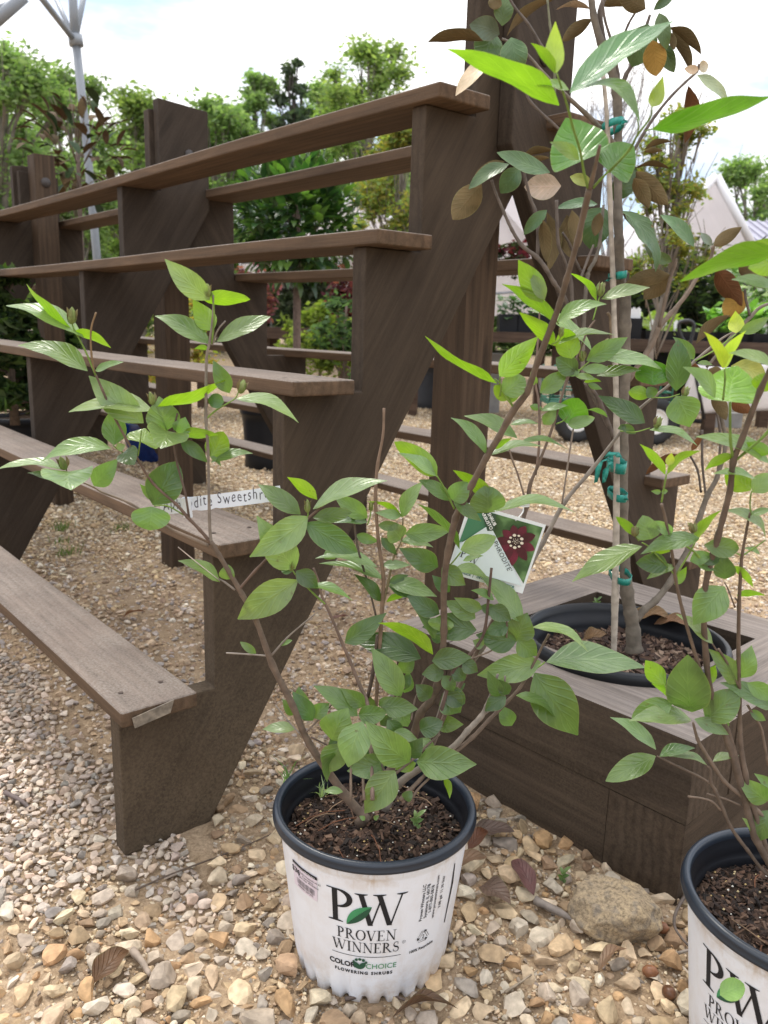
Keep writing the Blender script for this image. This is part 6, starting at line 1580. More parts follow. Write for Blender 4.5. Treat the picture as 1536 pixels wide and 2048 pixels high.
def tree(px, top, wpx, Y, cols, label, n=5000, size=.12, shape='round', seed=1, name='leafy_tree', trunk=(.20, .175, .145), group=None, cat='tree', fmin=.14):
    r_ = random.Random(seed); x = PY(px, 640, Y)[0]; zt = PY(px, top, Y)[2]; m_ = Y / F; W = wpx * m_
    t = empty(name, (x, Y, 0)); tag(t, label, cat, group)
    mb = MB(); 
    tube(mb, catmull([(0, 0, -.1), (r_.uniform(-.1, .1), 0, zt * .3), (r_.uniform(-.15, .15), 0, zt * .6), (0, 0, zt * .93)], 5), [W * .035 * (1 - .85 * i / 15) + .012 for i in range(16)], 8, 0, trunk)
    cs, rs = [], []
    nb = 44 if shape == 'round' else 30
    for i in range(nb):
        if shape == 'cone':
            f = i / nb; z = zt * (.12 + .86 * f); R_ = W / 2 * (1 - f) ** .8 + .1; a = i * 2.4
            c = np.array([math.cos(a) * R_ * .7, math.sin(a) * R_ * .7, z]); q = R_ * .45 + .12
        else:
            a = i * 2.4 + r_.uniform(-.4, .4); f = r_.uniform(fmin, 1.0); R_ = W / 2 * math.sin(math.pi * min(.96, (f - .08) / .97)) ** .55
            rad = R_ * r_.uniform(.15, .95); q = W * r_.uniform(.12, .20)
            c = np.array([math.cos(a) * rad, math.sin(a) * rad, min(zt - q * .5, zt * f)])
        cs.append(c); rs.append(q)
        s0 = np.array([0, 0, c[2] * r_.uniform(.5, .75)])
        tube(mb, catmull([s0, (s0 + c) / 2 + np.array([0, 0, .08 * zt * .3]), c], 4), [W * (.011 if Y > 12 else .006) * (1 - .8 * k / 8) + (.005 if Y > 12 else .002) for k in range(9)], 6, 0, trunk)
        for _ in range(3):
            e_ = c + np.array([r_.gauss(0, q * .6), r_.gauss(0, q * .6), r_.gauss(.2, q * .5)]); tube(mb, [c * .7 + s0 * .3, (c + e_) / 2, e_], [W * .004 + .002, W * .002 + .0015, .002], 5, 0, trunk)
    if shape == 'round':
        cs.append(np.array([0, 0, zt - W * .1])); rs.append(W * .14)
    mb.build('trunk', M_TRUNK, t)
    mb = MB(); leafcloud(mb, cs, rs, int(n * (3.4 if Y > 12 else 1.3)), size * (.52 if Y > 12 else .9), cols, seed, droop=.2 if shape == 'cone' else 0)
    mb.build('crown', M_TREE, t)
    return t
g1 = 'trees behind the nursery'
for a in ((18, 88, 330, 15, LG, 'tall light green tree at the left edge of the tree line', 6500, .12, 'round', 1), (165, 150, 230, 19, LG, 'light green tree right of the steel frame post, rising above the shelf stand', 5200, .13, 'round', 2),
          (285, 190, 260, 22, YG, 'yellowish green tree behind the middle of the left tree line', 5200, .15, 'round', 3), (440, 200, 230, 23, LG, 'mid green tree just right of the paired stringer tops', 5200, .15, 'round', 4),
          (510, 140, 140, 24, LG, 'slim light green tree touching the dark conifer', 4200, .14, 'round', 5), (725, 72, 260, 22, YG, 'broad pale green tree right of the dark conifer', 7000, .13, 'round', 6), (655, 170, 170, 27, LG, 'tree half hidden between conifer and broad pale tree', 4500, .16, 'round', 7),
          (1475, 312, 230, 19, LG, 'round green tree behind the white canopy at the right', 6500, .11, 'round', 8), (70, 240, 260, 24, LG, 'farther green tree behind the tall tree at the left edge', 4500, .16, 'round', 9), (-60, 200, 200, 20, YG, 'tree partly outside the left edge', 3500, .15, 'round', 10)):
    tree(*a[:6], n=a[6], size=a[7], shape=a[8], seed=a[9], group=g1)
tree(583, 92, 190, 19, DG, 'dark grey green conifer standing alone in the tree line', 4200, .17, 'cone', 12, 'pine_tree', (.09, .075, .07))
tree(1320, 215, 175, 6.2, OL, 'slender yellow green tree behind the magnolia, left of the white canopy', 4800, .026, 'round', 13, 'maple_tree', (.2, .17, .14), fmin=.5)
tree(790, 250, 190, 9, OL, 'orange tinged young tree seen through the upper shelves', 8000, .034, 'round', 14, 'maple_tree', (.2, .17, .14), fmin=.5)
# far woods: one soft mass
mb = MB(); r_ = random.Random(3); cs, rs = [], []
for i in range(260):
    x = r_.uniform(-22, 13); hz = 7.0 + 1.0 * math.sin(x * .7) if x < 2 else 2.4
    cs.append((x, r_.uniform(29, 34), r_.uniform(.5, hz))); rs.append(r_.uniform(1.2, 2.0))
leafcloud(mb, cs, rs, 190000, .12, LG + [(.14, .21, .085)], 77, flat=1)
tag(mb.build('distant_woods', M_TREE), kind='stuff')
# leafless twiggy tree behind the magnolia
def bare_tree(px, top, Y, label, seed, spread=.35):
    x = PY(px, 640, Y)[0]; zt = PY(px, top, Y)[2]; r_ = random.Random(seed); mb = MB()
    tube(mb, [(x, Y, -.05), (x + .05, Y, zt * .5), (x, Y, zt * .85)], [.05, .035, .012], 7, 0, (.24, .21, .19))
    for i in range(34):
        z0 = zt * r_.uniform(.35, .85); a = r_.uniform(0, 6.28); L = (zt - z0) * r_.uniform(.5, 1.0)
        e_ = np.array([x + math.cos(a) * L * spread, Y + math.sin(a) * L * spread, min(zt, z0 + L)]); s0 = np.array([x, Y, z0])
        mid = (s0 + e_) / 2 + np.array([math.cos(a), math.sin(a), -.2]) * L * .12
        tube(mb, catmull([s0, mid, e_], 4), [.012, .011, .010, .009, .008, .007, .006, .005, .004], 5, 0, (.26, .23, .21))
        for _ in range(6):
            q = r_.uniform(.3, 1); b_ = s0 * (1 - q) + e_ * q; e2_ = b_ + np.array([r_.gauss(0, .16), r_.gauss(0, .16), abs(r_.gauss(.2, .15))])
            tube(mb, [b_, (b_ + e2_) / 2, e2_], [.004, .0035, .002], 4, 0, (.3, .27, .25))
    o = mb.build('bare_tree', M_TRUNK); o.data.transform(Matrix.Translation((-x, -Y, 0))); o.location = (x, Y, 0); tag(o, label, 'tree')
bare_tree(1200, 120, 12, 'leafless twiggy tree seen behind the top of the planted magnolia', 5)

# steel frame with raking braces
fr = empty('canopy_frame', tuple(G(193, 900, 0) * 0 + np.array([PY(178, 500, 6.4)[0], 6.4, 0]))); tag(fr, 'galvanised steel canopy post with fanned braces behind the shelf stand', 'canopy frame')
mb = MB(); y = 6.4; tube(mb, [PY(215, 760, y), PY(190, 470, y), PY(168, 230, y), PY(152, 85, y)], [.03] * 4, 12, 0, (.5, .5, .5)); o1 = mb.build('post', M_METAL, fr)
brs = []
for tx, ty, dy, r in ((55, -40, -.6, .022), (95, -40, .6, .018), (143, -60, 0, .03), (178, -60, .4, .02)):
    mb = MB(); tube(mb, [PY(150, 82, y), PY(tx, ty, y + dy)], [r, r], 10, 0, (.5, .5, .5)); brs.append(mb.build('brace', M_METAL, fr))
mb = MB(); tube(mb, [PY(153, 92, y), PY(150, 70, y)], [.05, .05], 12, 0, (.5, .5, .5)); brs.append(mb.build('bracket', M_METAL, fr))
mb = MB(); tube(mb, [PY(-40, 70, 5.2), PY(48, -8, 5.2)], [.035, .035], 10); tube(mb, [PY(-30, 30, 5.2), PY(50, -5, 5.2)], [.02, .02], 10); brs.append(mb.build('rafter', M_METAL, fr))
rebase([o1] + brs, fr)

def plant(name, px, base_py, Y, hgt, wid, cols, label, cat, n=260, size=.05, real=False, seed=1, trunk=None, crown_z=None, group=None, sh='o', lm=None):
    """potted or standing plant with real leaves (near) or leaf faces (far)"""
    c = PY(px, base_py, Y); t = empty(name, (c[0], c[1], c[2])); tag(t, label, cat, group); r_ = random.Random(seed)
    mb = MB(); z0 = crown_z if crown_z is not None else 0.0
    tube(mb, catmull([(0, 0, 0), (r_.gauss(0, .01), 0, hgt * .4), (0, 0, hgt * .85)], 4), [trunk or .008] * 9, 8, 0, (.14, .10, .08))
    tips = []
    for i in range(16):
        a = i * 2.4; f = r_.uniform(.1, 1); z = z0 + (hgt - z0) * f; R_ = wid / 2 * math.sqrt(max(.05, 1 - (2 * f - 1) ** 2)) * r_.uniform(.6, 1)
        e_ = np.array([math.cos(a) * R_, math.sin(a) * R_, z]); s0 = np.array([0, 0, max(.02, z0 + (z - z0) * .4)])
        tube(mb, [s0, (s0 + e_) / 2 + np.array([0, 0, .02]), e_], [.004, .003, .002], 5, 0, (.14, .11, .08)); tips.append(e_)
    mb.build('stem', M_BARK, t)
    mb = MB()
    if real:
        zc, rz_ = (z0 + hgt) / 2, (hgt - z0) / 2
        for i in range(n):
            d = np.array([r_.gauss(0, 1), r_.gauss(0, 1), r_.gauss(0, 1)]); d /= np.linalg.norm(d); q = r_.uniform(.45, .92)
            e_ = np.array([0, 0, zc]) + d * q * np.array([wid / 2, wid / 2, rz_])
            d = d * .8 + np.array([r_.gauss(0, .4), r_.gauss(0, .4), r_.gauss(.1, .4)]); d /= np.linalg.norm(d)
            L = size * r_.uniform(.7, 1.3); cv = r_.choice(cols)
            leaf(mb, e_, e_ + d * L, L * .42, 1, 'm', sh, nl=5, nw=2, view=e_ + d * 0 + np.array([d[0] * .3, d[1] * .3, 1.0]) * 2, colv=cv, wavy=.02)
        mb.build('foliage', lm or M_LEAF, t)
    else:
        leafcloud(mb, tips + [np.array([0, 0, z0 + (hgt - z0) * .5])], [wid * .2] * 16 + [wid * .34], n, size, cols, seed, flat=.9)
        mb.build('foliage', M_TREE, t)
    return t
# ball headed standard tree behind the stand
plant('standard_tree', 590, 900, 4.6, PY(590, 300, 4.6)[2] - PY(590, 900, 4.6)[2], .74, [(.04, .095, .03), (.055, .12, .035), (.03, .075, .028), (.10, .18, .045)], 'dense round headed small tree on a straight trunk behind the middle shelves', 'tree', 1500, .095, True, 21, .022, PY(590, 575, 4.6)[2] - PY(590, 900, 4.6)[2])
plant('red_maple', 700, 760, 7.0, .85, .75, [(.09, .022, .034), (.12, .035, .042), (.07, .02, .03)], 'dark red laceleaf maple seen below the second rear shelf', 'tree', 2200, .035, False, 22, .012, .3)
plant('red_maple', 515, 760, 8.0, 1.1, .45, [(.24, .08, .10), (.18, .06, .08)], 'small pinkish red maple left of the ball headed tree', 'tree', 900, .035, False, 23, .012, .5)
plant('lace_maple', 640, 790, 6.2, .62, .55, [(.17, .22, .05), (.21, .25, .06)], 'feathery yellow green maple under the red one', 'shrub', 2200, .03, False, 24, .01, .15)
plant('broadleaf_shrub', 690, 800, 6.0, .8, .5, [(.06, .1, .05), (.09, .14, .07)], 'grey green upright shrub beside the near stringer, seen through the stand', 'shrub', 1500, .03, False, 25)
plant('orange_maple', 350, 800, 7.2, .85, .8, [(.3, .25, .05), (.24, .28, .06), (.3, .18, .05)], 'yellow and orange leaved shrub left of the middle post', 'shrub', 1800, .03, False, 26)
plant('young_magnolia', 185, 880, 5.6, PY(185, 175, 5.6)[2] - PY(185, 880, 5.6)[2], .62, [(.085, .058, .03), (.04, .065, .03), (.10, .062, .03), (.08, .05, .028)], 'sparse young magnolia with brown backed leaves by the steel post', 'tree', 120, .125, True, 27, .014, PY(185, 420, 5.6)[2] - PY(185, 880, 5.6)[2], sh='e', lm=M_MBOT)
def conifer(px, base_py, Y, h, w_, cols, label, seed, n=5200, size=.03):
    c = PY(px, base_py, Y); t = empty('conifer_shrub', tuple(c)); tag(t, label, 'shrub'); r_ = random.Random(seed); mb = MB()
    tube(mb, [(0, 0, 0), (0, 0, h * .9)], [.02, .006], 7, 0, (.12, .09, .07)); cs, rs = [], []
    for i in range(60):
        f = r_.random(); a = r_.uniform(0, 6.28); R_ = w_ / 2 * (1 - f * .75) * r_.uniform(.4, 1)
        cs.append((math.cos(a) * R_, math.sin(a) * R_, h * (.06 + .92 * f))); rs.append(w_ * .1)
        tube(mb, [(0, 0, h * (.05 + .8 * f)), cs[-1]], [.005, .002], 4, 0, (.12, .09, .07))
    mb.build('stem', M_BARK, t); mb = MB(); leafcloud(mb, cs, rs, n, size, cols, seed, flat=.8, droop=.2); mb.build('foliage', M_TREE, t)
CON = [(.05, .085, .03), (.07, .11, .035), (.035, .065, .03), (.09, .12, .05)]
conifer(30, 850, 3.3, .60, .42, CON, 'dark feathery conifer in a black pot at the left edge', 31)
conifer(110, 800, 4.4, .55, .45, CON, 'second dark conifer behind the third post', 32, 4200); conifer(215, 790, 6, .75, .5, CON, 'conifer between third post and middle stringer', 33, 3500)
plant('seedling_shrub', 262, 818, float(G(288, 926, 0)[1]), .13, .16, [(.09, .14, .08), (.13, .18, .1)], 'small grey green plant in the blue glazed pot', 'shrub', 60, .03, True, 34)

# round pots
def round_pot(px, base_py, wpx, hpx, m_, label, ribs=0, glaze=False, soil=True, taper=.84):
    c = G(px, base_py, 0); sc = mpp(c); R_ = wpx / 2 * sc; c[1] += R_ * .8; sc = mpp(c); R_ = wpx / 2 * sc; h = hpx * sc
    t = empty('glazed_pot' if glaze else 'nursery_pot', (c[0], c[1], 0)); tag(t, label, 'plant pot'); mb = MB()
    if glaze: pr_ = [(R_ * .62, 0), (R_ * .70, .01), (R_ * .9, h * .35), (R_ * .99, h * .6), (R_ * .97, h * .8), (R_ * .86, h * .9), (R_ * .88, h * .93), (R_ * .97, h * .97), (R_ * .95, h), (R_ * .84, h), (R_ * .8, h * .9)]
    else: pr_ = [(R_ * taper, 0), (R_ * (taper + .03), .01)] + [(R_ * (taper + (.96 - taper) * f), h * f) for f in (.15, .3, .45, .6, .75)] + [(R_ * .965, h * .86), (R_ * 1.0, h * .87), (R_ * 1.02, h * .9), (R_ * 1.02, h * .985), (R_ * 1.0, h), (R_ * .95, h), (R_ * .93, h * .9)]
    rm = (lambda a, i, z: .006 * (abs((z / h * 5) % 1 - .5) < .12)) if ribs else None
    lathe(mb, pr_, 64, 0, rm); mb.build('pot_body', m_, t)
    mb = MB(); vs = [(R_ * .94 * math.cos(k * .2618), R_ * .94 * math.sin(k * .2618), h * .9) for k in range(24)]; mb.add(vs, [tuple(range(24))]); mb.build('potting_soil', M_SOILB, t)
    return c, R_, h
round_pot(288, 926, 100, 104, plain('blue_glaze', (.004, .028, .16), .12, var=.35, scale=30, spec=.6), 'glossy cobalt blue glazed pot under the shelf stand', glaze=True)
round_pot(535, 940, 118, 120, M_BLACK, 'black nursery pot behind the end stringer, beside the rear shelf')
round_pot(872, 818, 100, 88, plain('charcoal_tub', (.03, .035, .045), .5, var=.2), 'large ribbed charcoal tub seen right of the end stringer', ribs=1)
round_pot(25, 925, 130, 85, M_BLACK, 'wide black pot holding the conifer at the left edge')
plant('tub_plant', 880, 735, float(G(872, 818, 0)[1]) + .1, .16, .24, [(.12, .2, .05), (.09, .16, .05)], 'leafy light green plant in the charcoal tub', 'shrub', 90, .06, True, 35)

# plant bench with trays
M_BENCH = wood('bench_board', (.07, .045, .032), (.14, .095, .07), scale=(1, 14, 14))
def bench(x0, x1, Y, z, dep, label, legs=3):
    t = empty('plant_bench', ((x0 + x1) / 2, Y, 0)); tag(t, label, 'bench'); cx = (x0 + x1) / 2
    bm = bmesh.new(); bm_box(bm, x0 - cx, x1 - cx, -.02, .02, z - .10, z); bm_done(bm, 'front_board', M_BENCH, t, bevel=.004)
    bm = bmesh.new(); n = 8
    for i in range(n): bm_box(bm, x0 - cx, x1 - cx, .03 + i * dep / n, .03 + i * dep / n + dep / n * .8, z - .03, z - .005)
    bm_done(bm, 'bench_top', M_BENCH, t)
    for i in range(legs):
        for yy in (.04, dep - .05):
            xx = x0 - cx + .15 + (x1 - x0 - .3) * i / max(1, legs - 1); bm = bmesh.new(); bm_box(bm, xx - .045, xx + .045, yy, yy + .09, -.02, z - .032); bm_done(bm, 'leg', M_BENCH, t, bevel=.004)
zb = PY(1400, 682, 7.0)[2]
bx0, bx1 = PY(1185, 690, 7.0)[0], PY(1700, 690, 7.0)[0]
bench(bx0, bx1, 7.0, zb, 1.1, 'brown timber plant bench full of trays beyond the planter')
zb2 = PY(950, 662, 8.2)[2]; bench(PY(800, 690, 8.2)[0], PY(1150, 690, 8.2)[0], 8.2, zb2, 1.0, 'second plant bench farther left, behind the near post')
M_CONC = plain('grey_blockwork', (.36, .35, .34), .9, var=.2, scale=12, bmp=.3)
bm = bmesh.new(); bm_box(bm, PY(880, 690, 8.6)[0], PY(1010, 690, 8.6)[0], 8.75, 9.0, -.02, .62); o = bm_done(bm, 'block_wall', M_CONC, None, bevel=.01); tag(o, 'pale low block wall under the farther plant bench', 'wall')
def tray(x, Y, z, w_, d_, label, cols, hgt, lsize, n, seed, kind='tray', sh='o', white=False):
    t = empty('plant_tray' if kind == 'tray' else 'square_pot', (x, Y, z)); tag(t, label, 'plant tray' if kind == 'tray' else 'plant pot', 'plants on the far benches')
    h = .075 if kind == 'tray' else .17; bm = bmesh.new()
    a = [(-w_ / 2 * .93, -d_ / 2 * .93), (w_ / 2 * .93, -d_ / 2 * .93), (w_ / 2 * .93, d_ / 2 * .93), (-w_ / 2 * .93, d_ / 2 * .93)]
    lo = [bm.verts.new((p[0], p[1], 0)) for p in a]; hi = [bm.verts.new((p[0] / .93, p[1] / .93, h)) for p in a]; inn = [bm.verts.new((p[0] * .99, p[1] * .99, h)) for p in a]; dn = [bm.verts.new((p[0] * .97, p[1] * .97, h * .6)) for p in a]
    bm.faces.new(lo[::-1])
    for q, r__ in ((lo, hi), (hi, inn), (inn, dn)):
        for i in range(4): bm.faces.new((q[i], q[(i + 1) % 4], r__[(i + 1) % 4], r__[i]))
    bm.faces.new(dn); bm_done(bm, 'tray_body', M_BLACK, t)
    mb = MB(); r_ = random.Random(seed)
    for i in range(n):
        b_ = np.array([r_.uniform(-w_ / 2, w_ / 2) * .85, r_.uniform(-d_ / 2, d_ / 2) * .85, h * .6 + hgt * r_.random() * .9]); a_ = r_.uniform(0, 6.28)
        d = np.array([math.cos(a_), math.sin(a_), r_.uniform(-.3, .9)]); d /= np.linalg.norm(d); L = lsize * r_.uniform(.6, 1.3)
        leaf(mb, b_, b_ + d * L, L * (.5 if sh != 'n' else .2), 1, 'm', sh, nl=4, nw=2, view=b_ + np.array([d[0] * .2, d[1] * .2, 2.0]), colv=r_.choice(cols))
    mb.build('foliage', M_LEAF, t)
    if white:
        mb = MB()
        for i in range(3):
            x_ = -w_ * .3 + i * w_ * .3; mb.add([(x_ - .02, -d_ * .3, h), (x_ + .02, -d_ * .3, h), (x_ + .02, -d_ * .3 + .004, h + .075), (x_, -d_ * .3 + .004, h + .095), (x_ - .02, -d_ * .3 + .004, h + .075)], [(0, 1, 2, 3, 4)])
        mb.build('plant_labels', plain('white_plastic_label', (.75, .75, .75), .4), t)
BG = [(.20, .38, .09), (.26, .44, .13), (.15, .30, .07)]; MG = [(.06, .13, .05), (.09, .18, .06)]; GG = [(.32, .40, .08), (.26, .36, .08)]
def bxx(px): return PY(px, 680, 7.2)[0]
for i, (px, w_, cols, hgt, ls, n, sh, lab, wh) in enumerate(((1258, .13, MG, .05, .05, 20, 'o', 'tall square black pot at the left end of the near bench', True), (1320, .34, GG, .17, .09, 90, 'n', 'tray of thin yellow green plants with white labels, left on the near bench', True), (1395, .32, [(.2, .3, .09), (.3, .36, .16)], .05, .05, 110, 'o', 'tray of low pale variegated seedlings right of the white labels', False),
        (1455, .34, BG, .22, .14, 120, 'o', 'tray of broad bright green leaves in the middle of the near bench', False), (1520, .34, BG, .25, .14, 130, 'o', 'tray of taller bright green plants right of the middle tray', True), (1590, .34, BG, .24, .14, 120, 'o', 'tray of bright green plants at the right edge of the bench', False))):
    tray(bxx(px), 7.22, zb, w_, .30, lab, cols, hgt, ls, n, 40 + i, 'pot' if i == 0 else 'tray', sh, wh)
for i, (px, cols, hgt, lab) in enumerate(((905, MG, .10, 'black pot with dark greenery left of the near post'), (1015, MG, .26, 'black square pot of dark bushy leaves just right of the near post'), (1050, MG, .28, 'black square pot of dark bushy leaves, second right of the near post'), (1090, MG, .22, 'black square pot of dark leaves nearest the rear stringer'))):
    tray(PY(px, 655, 8.4)[0], 8.4, zb2, .2, .2, lab, cols, hgt, .1, 70, 60 + i, 'pot')
plant('flower_basket', 1030, 560, 9.2, .35, .5, [(.10, .015, .03), (.04, .05, .03)], 'dark red foliage hanging behind the bushy pots', 'shrub', 500, .05, False, 66)
plant('white_shrub', 1500, 640, 8.2, .45, .9, [(.15, .26, .09), (.4, .45, .38)], 'white flecked shrub behind the bright green trays', 'shrub', 700, .05, False, 67)
plant('dark_hedge_shrub', 1390, 700, 9.5, .9, 2.2, [(.02, .03, .018), (.03, .045, .022), (.05, .07, .03)], 'dark shrub mass in the shade below the white canopy', 'shrub', 4200, .05, False, 68)
# dark timber shelving in the canopy's shade
t = empty('display_rack', (PY(1430, 640, 9.9)[0], 9.9, 0)); tag(t, 'black shelving rack standing in the shade under the white canopy', 'rack')
for z in (.35, .75, 1.15):
    bm = bmesh.new(); bm_box(bm, -1.0, 1.3, -.2, .2, z - .02, z + .02); bm_done(bm, 'rack_shelf', M_BLACK, t)
for x in (-1.0, .1, 1.26):
    bm = bmesh.new(); bm_box(bm, x, x + .05, -.26, -.21, 0, 1.4); bm_done(bm, 'upright', M_BLACK, t)
bm = bmesh.new(); bm_box(bm, -1.3, 1.6, .21, .25, 0, 1.35); bm_done(bm, 'back_panel', plain('dark_shade_fill', (.02, .022, .022), .9), t)  # near-black sheet stands for the shade below the canopy

# white canopies
M_TARP = plain('white_tarpaulin', (.78, .77, .79), .5, var=.05, scale=3, bmp=.15)
def tarp_material():
    mm, nt, b = mat('translucent_tarpaulin'); tcn = node(nt, 'ShaderNodeTexCoord'); nz = node(nt, 'ShaderNodeTexNoise', Scale=5.0, Detail=6.0); nt.links.new(tcn.outputs['Object'], nz.inputs['Vector'])
    r = ramp(nt, nz.outputs[0], [(.3, (.80, .80, .82)), (.7, (.88, .88, .90))]); nt.links.new(r.outputs[0], b.inputs['Base Color']); b.inputs['Roughness'].default_value = .45; bump(nt, b, nz.outputs[0], .5, .03)
    tr = node(nt, 'ShaderNodeBsdfTranslucent'); tr.inputs['Color'].default_value = (.92, .89, .89, 1); ms = node(nt, 'ShaderNodeMixShader'); ms.inputs[0].default_value = .5
    out = [n for n in nt.nodes if n.type == 'OUTPUT_MATERIAL'][0]; nt.links.new(b.outputs[0], ms.inputs[1]); nt.links.new(tr.outputs[0], ms.inputs[2]); nt.links.new(ms.outputs[0], out.inputs[0]); return mm
M_TARP2 = tarp_material()
def canopy(Lp, Pp, Rp, Y, dep, label, eave_drop=.25):
    """gabled tarpaulin canopy; Lp, Pp, Rp = photo points of left eave, peak, right eave on the plane y=Y"""
    a, p, b_ = PY(*Lp, Y), PY(*Pp, Y), PY(*Rp, Y); t = empty('white_canopy', (p[0], Y, 0)); tag(t, label, 'canopy'); o = np.array([p[0], Y, 0])
    def q(v, dy, dz=0): return tuple(np.array(v) - o + np.array([0, dy, dz]))
    mb = MB(); mb.add([q(a, 0), q(p, 0), q(p, dep), q(a, dep)], [(0, 1, 2, 3)]); mb.add([q(p, 0), q(b_, 0), q(b_, dep), q(p, dep)], [(0, 1, 2, 3)])
    for e in (a, b_): mb.add([q(e, 0), q(e, dep), q(e, dep, -eave_drop), q(e, 0, -eave_drop)], [(0, 1, 2, 3)])
    r = mb.build('roof_sheet', M_TARP2, t, smooth=False); s_ = r.modifiers.new('thickness', 'SOLIDIFY'); s_.thickness = .012
    mb = MB(); mb.add([q(a, dep * .95), q(p, dep * .95, -.02), q(b_, dep * .95), q(b_, dep * .95, -eave_drop * 1.5), q(a, dep * .95, -eave_drop * 1.5)], [(0, 1, 2, 3, 4)]); r = mb.build('end_sheet', M_TARP2, t, smooth=False); s_ = r.modifiers.new('thickness', 'SOLIDIFY'); s_.thickness = .01
    mb = MB(); rp = lambda v, dy: np.array(q(v, dy))
    for s0, s1 in ((a, p), (p, b_)): tube(mb, [rp(s0, -.01), rp(s1, -.01)], [.055, .055], 10)
    mb.build('padded_edge', M_TARP, t)
    for e in (a, b_):
        for dy in (.05, dep - .1): mb = MB(); tube(mb, [rp(e, dy), (rp(e, dy)[0], dy, -.02)], [.025, .025], 10); mb.build('leg_pole', M_METAL, t)
    mb = MB(); tube(mb, [rp(a, .06) - [0, 0, .05], rp(b_, .06) - [0, 0, .05]], [.018, .018], 8); mb.build('cross_bar', M_METAL, t)
canopy((1255, 540), (1432, 352), (1520, 520), 11.0, 3.0, 'white gabled tarpaulin canopy behind the benches at the right')
canopy((930, 585), (1035, 330), (1230, 560), 12.5, 3.0, 'white tarpaulin canopy glimpsed between the post and the rear stringer')
canopy((480, 520), (700, 400), (905, 500), 15.0, 4.0, 'far white canopy glimpsed behind the shelves')
# metal roofed shed
t = empty('metal_roof_shed', (PY(1600, 600, 14)[0], 14, 0)); o = np.array([PY(1600, 600, 14)[0], 14, 0]); tag(t, 'shed with ribbed grey metal roof at the right edge', 'shed')
mb = MB(); a, b_ = PY(1475, 495, 14) - o, PY(1760, 495, 14) - o; z1 = PY(1490, 415, 14)[2]
n = 60
for i in range(n):
    x0_, x1_ = a[0] + (b_[0] - a[0]) * i / n, a[0] + (b_[0] - a[0]) * (i + 1) / n; h0 = .03 if i % 4 == 0 else 0
    mb.add([(x0_, 0, a[2] + h0), (x1_, 0, a[2] + h0), (x1_, 1.6, z1 + h0), (x0_, 1.6, z1 + h0)], [(0, 1, 2, 3)])
    if h0: mb.add([(x0_, 0, a[2]), (x0_, 0, a[2] + h0), (x0_, 1.6, z1 + h0), (x0_, 1.6, z1)], [(0, 1, 2, 3)]); mb.add([(x1_, 0, a[2]), (x1_, 0, a[2] + h0), (x1_, 1.6, z1 + h0), (x1_, 1.6, z1)], [(3, 2, 1, 0)])
mb.build('roof', plain('lilac_grey_roof', (.33, .32, .38), .4, metal=.2, var=.08), t, smooth=False)
bm = bmesh.new(); bm_box(bm, a[0] + .1, b_[0] - .1, .1, 1.5, -.02, a[2] - .03); bm_done(bm, 'wall', plain('dark_shed_wall', (.08, .075, .07), .8), t)

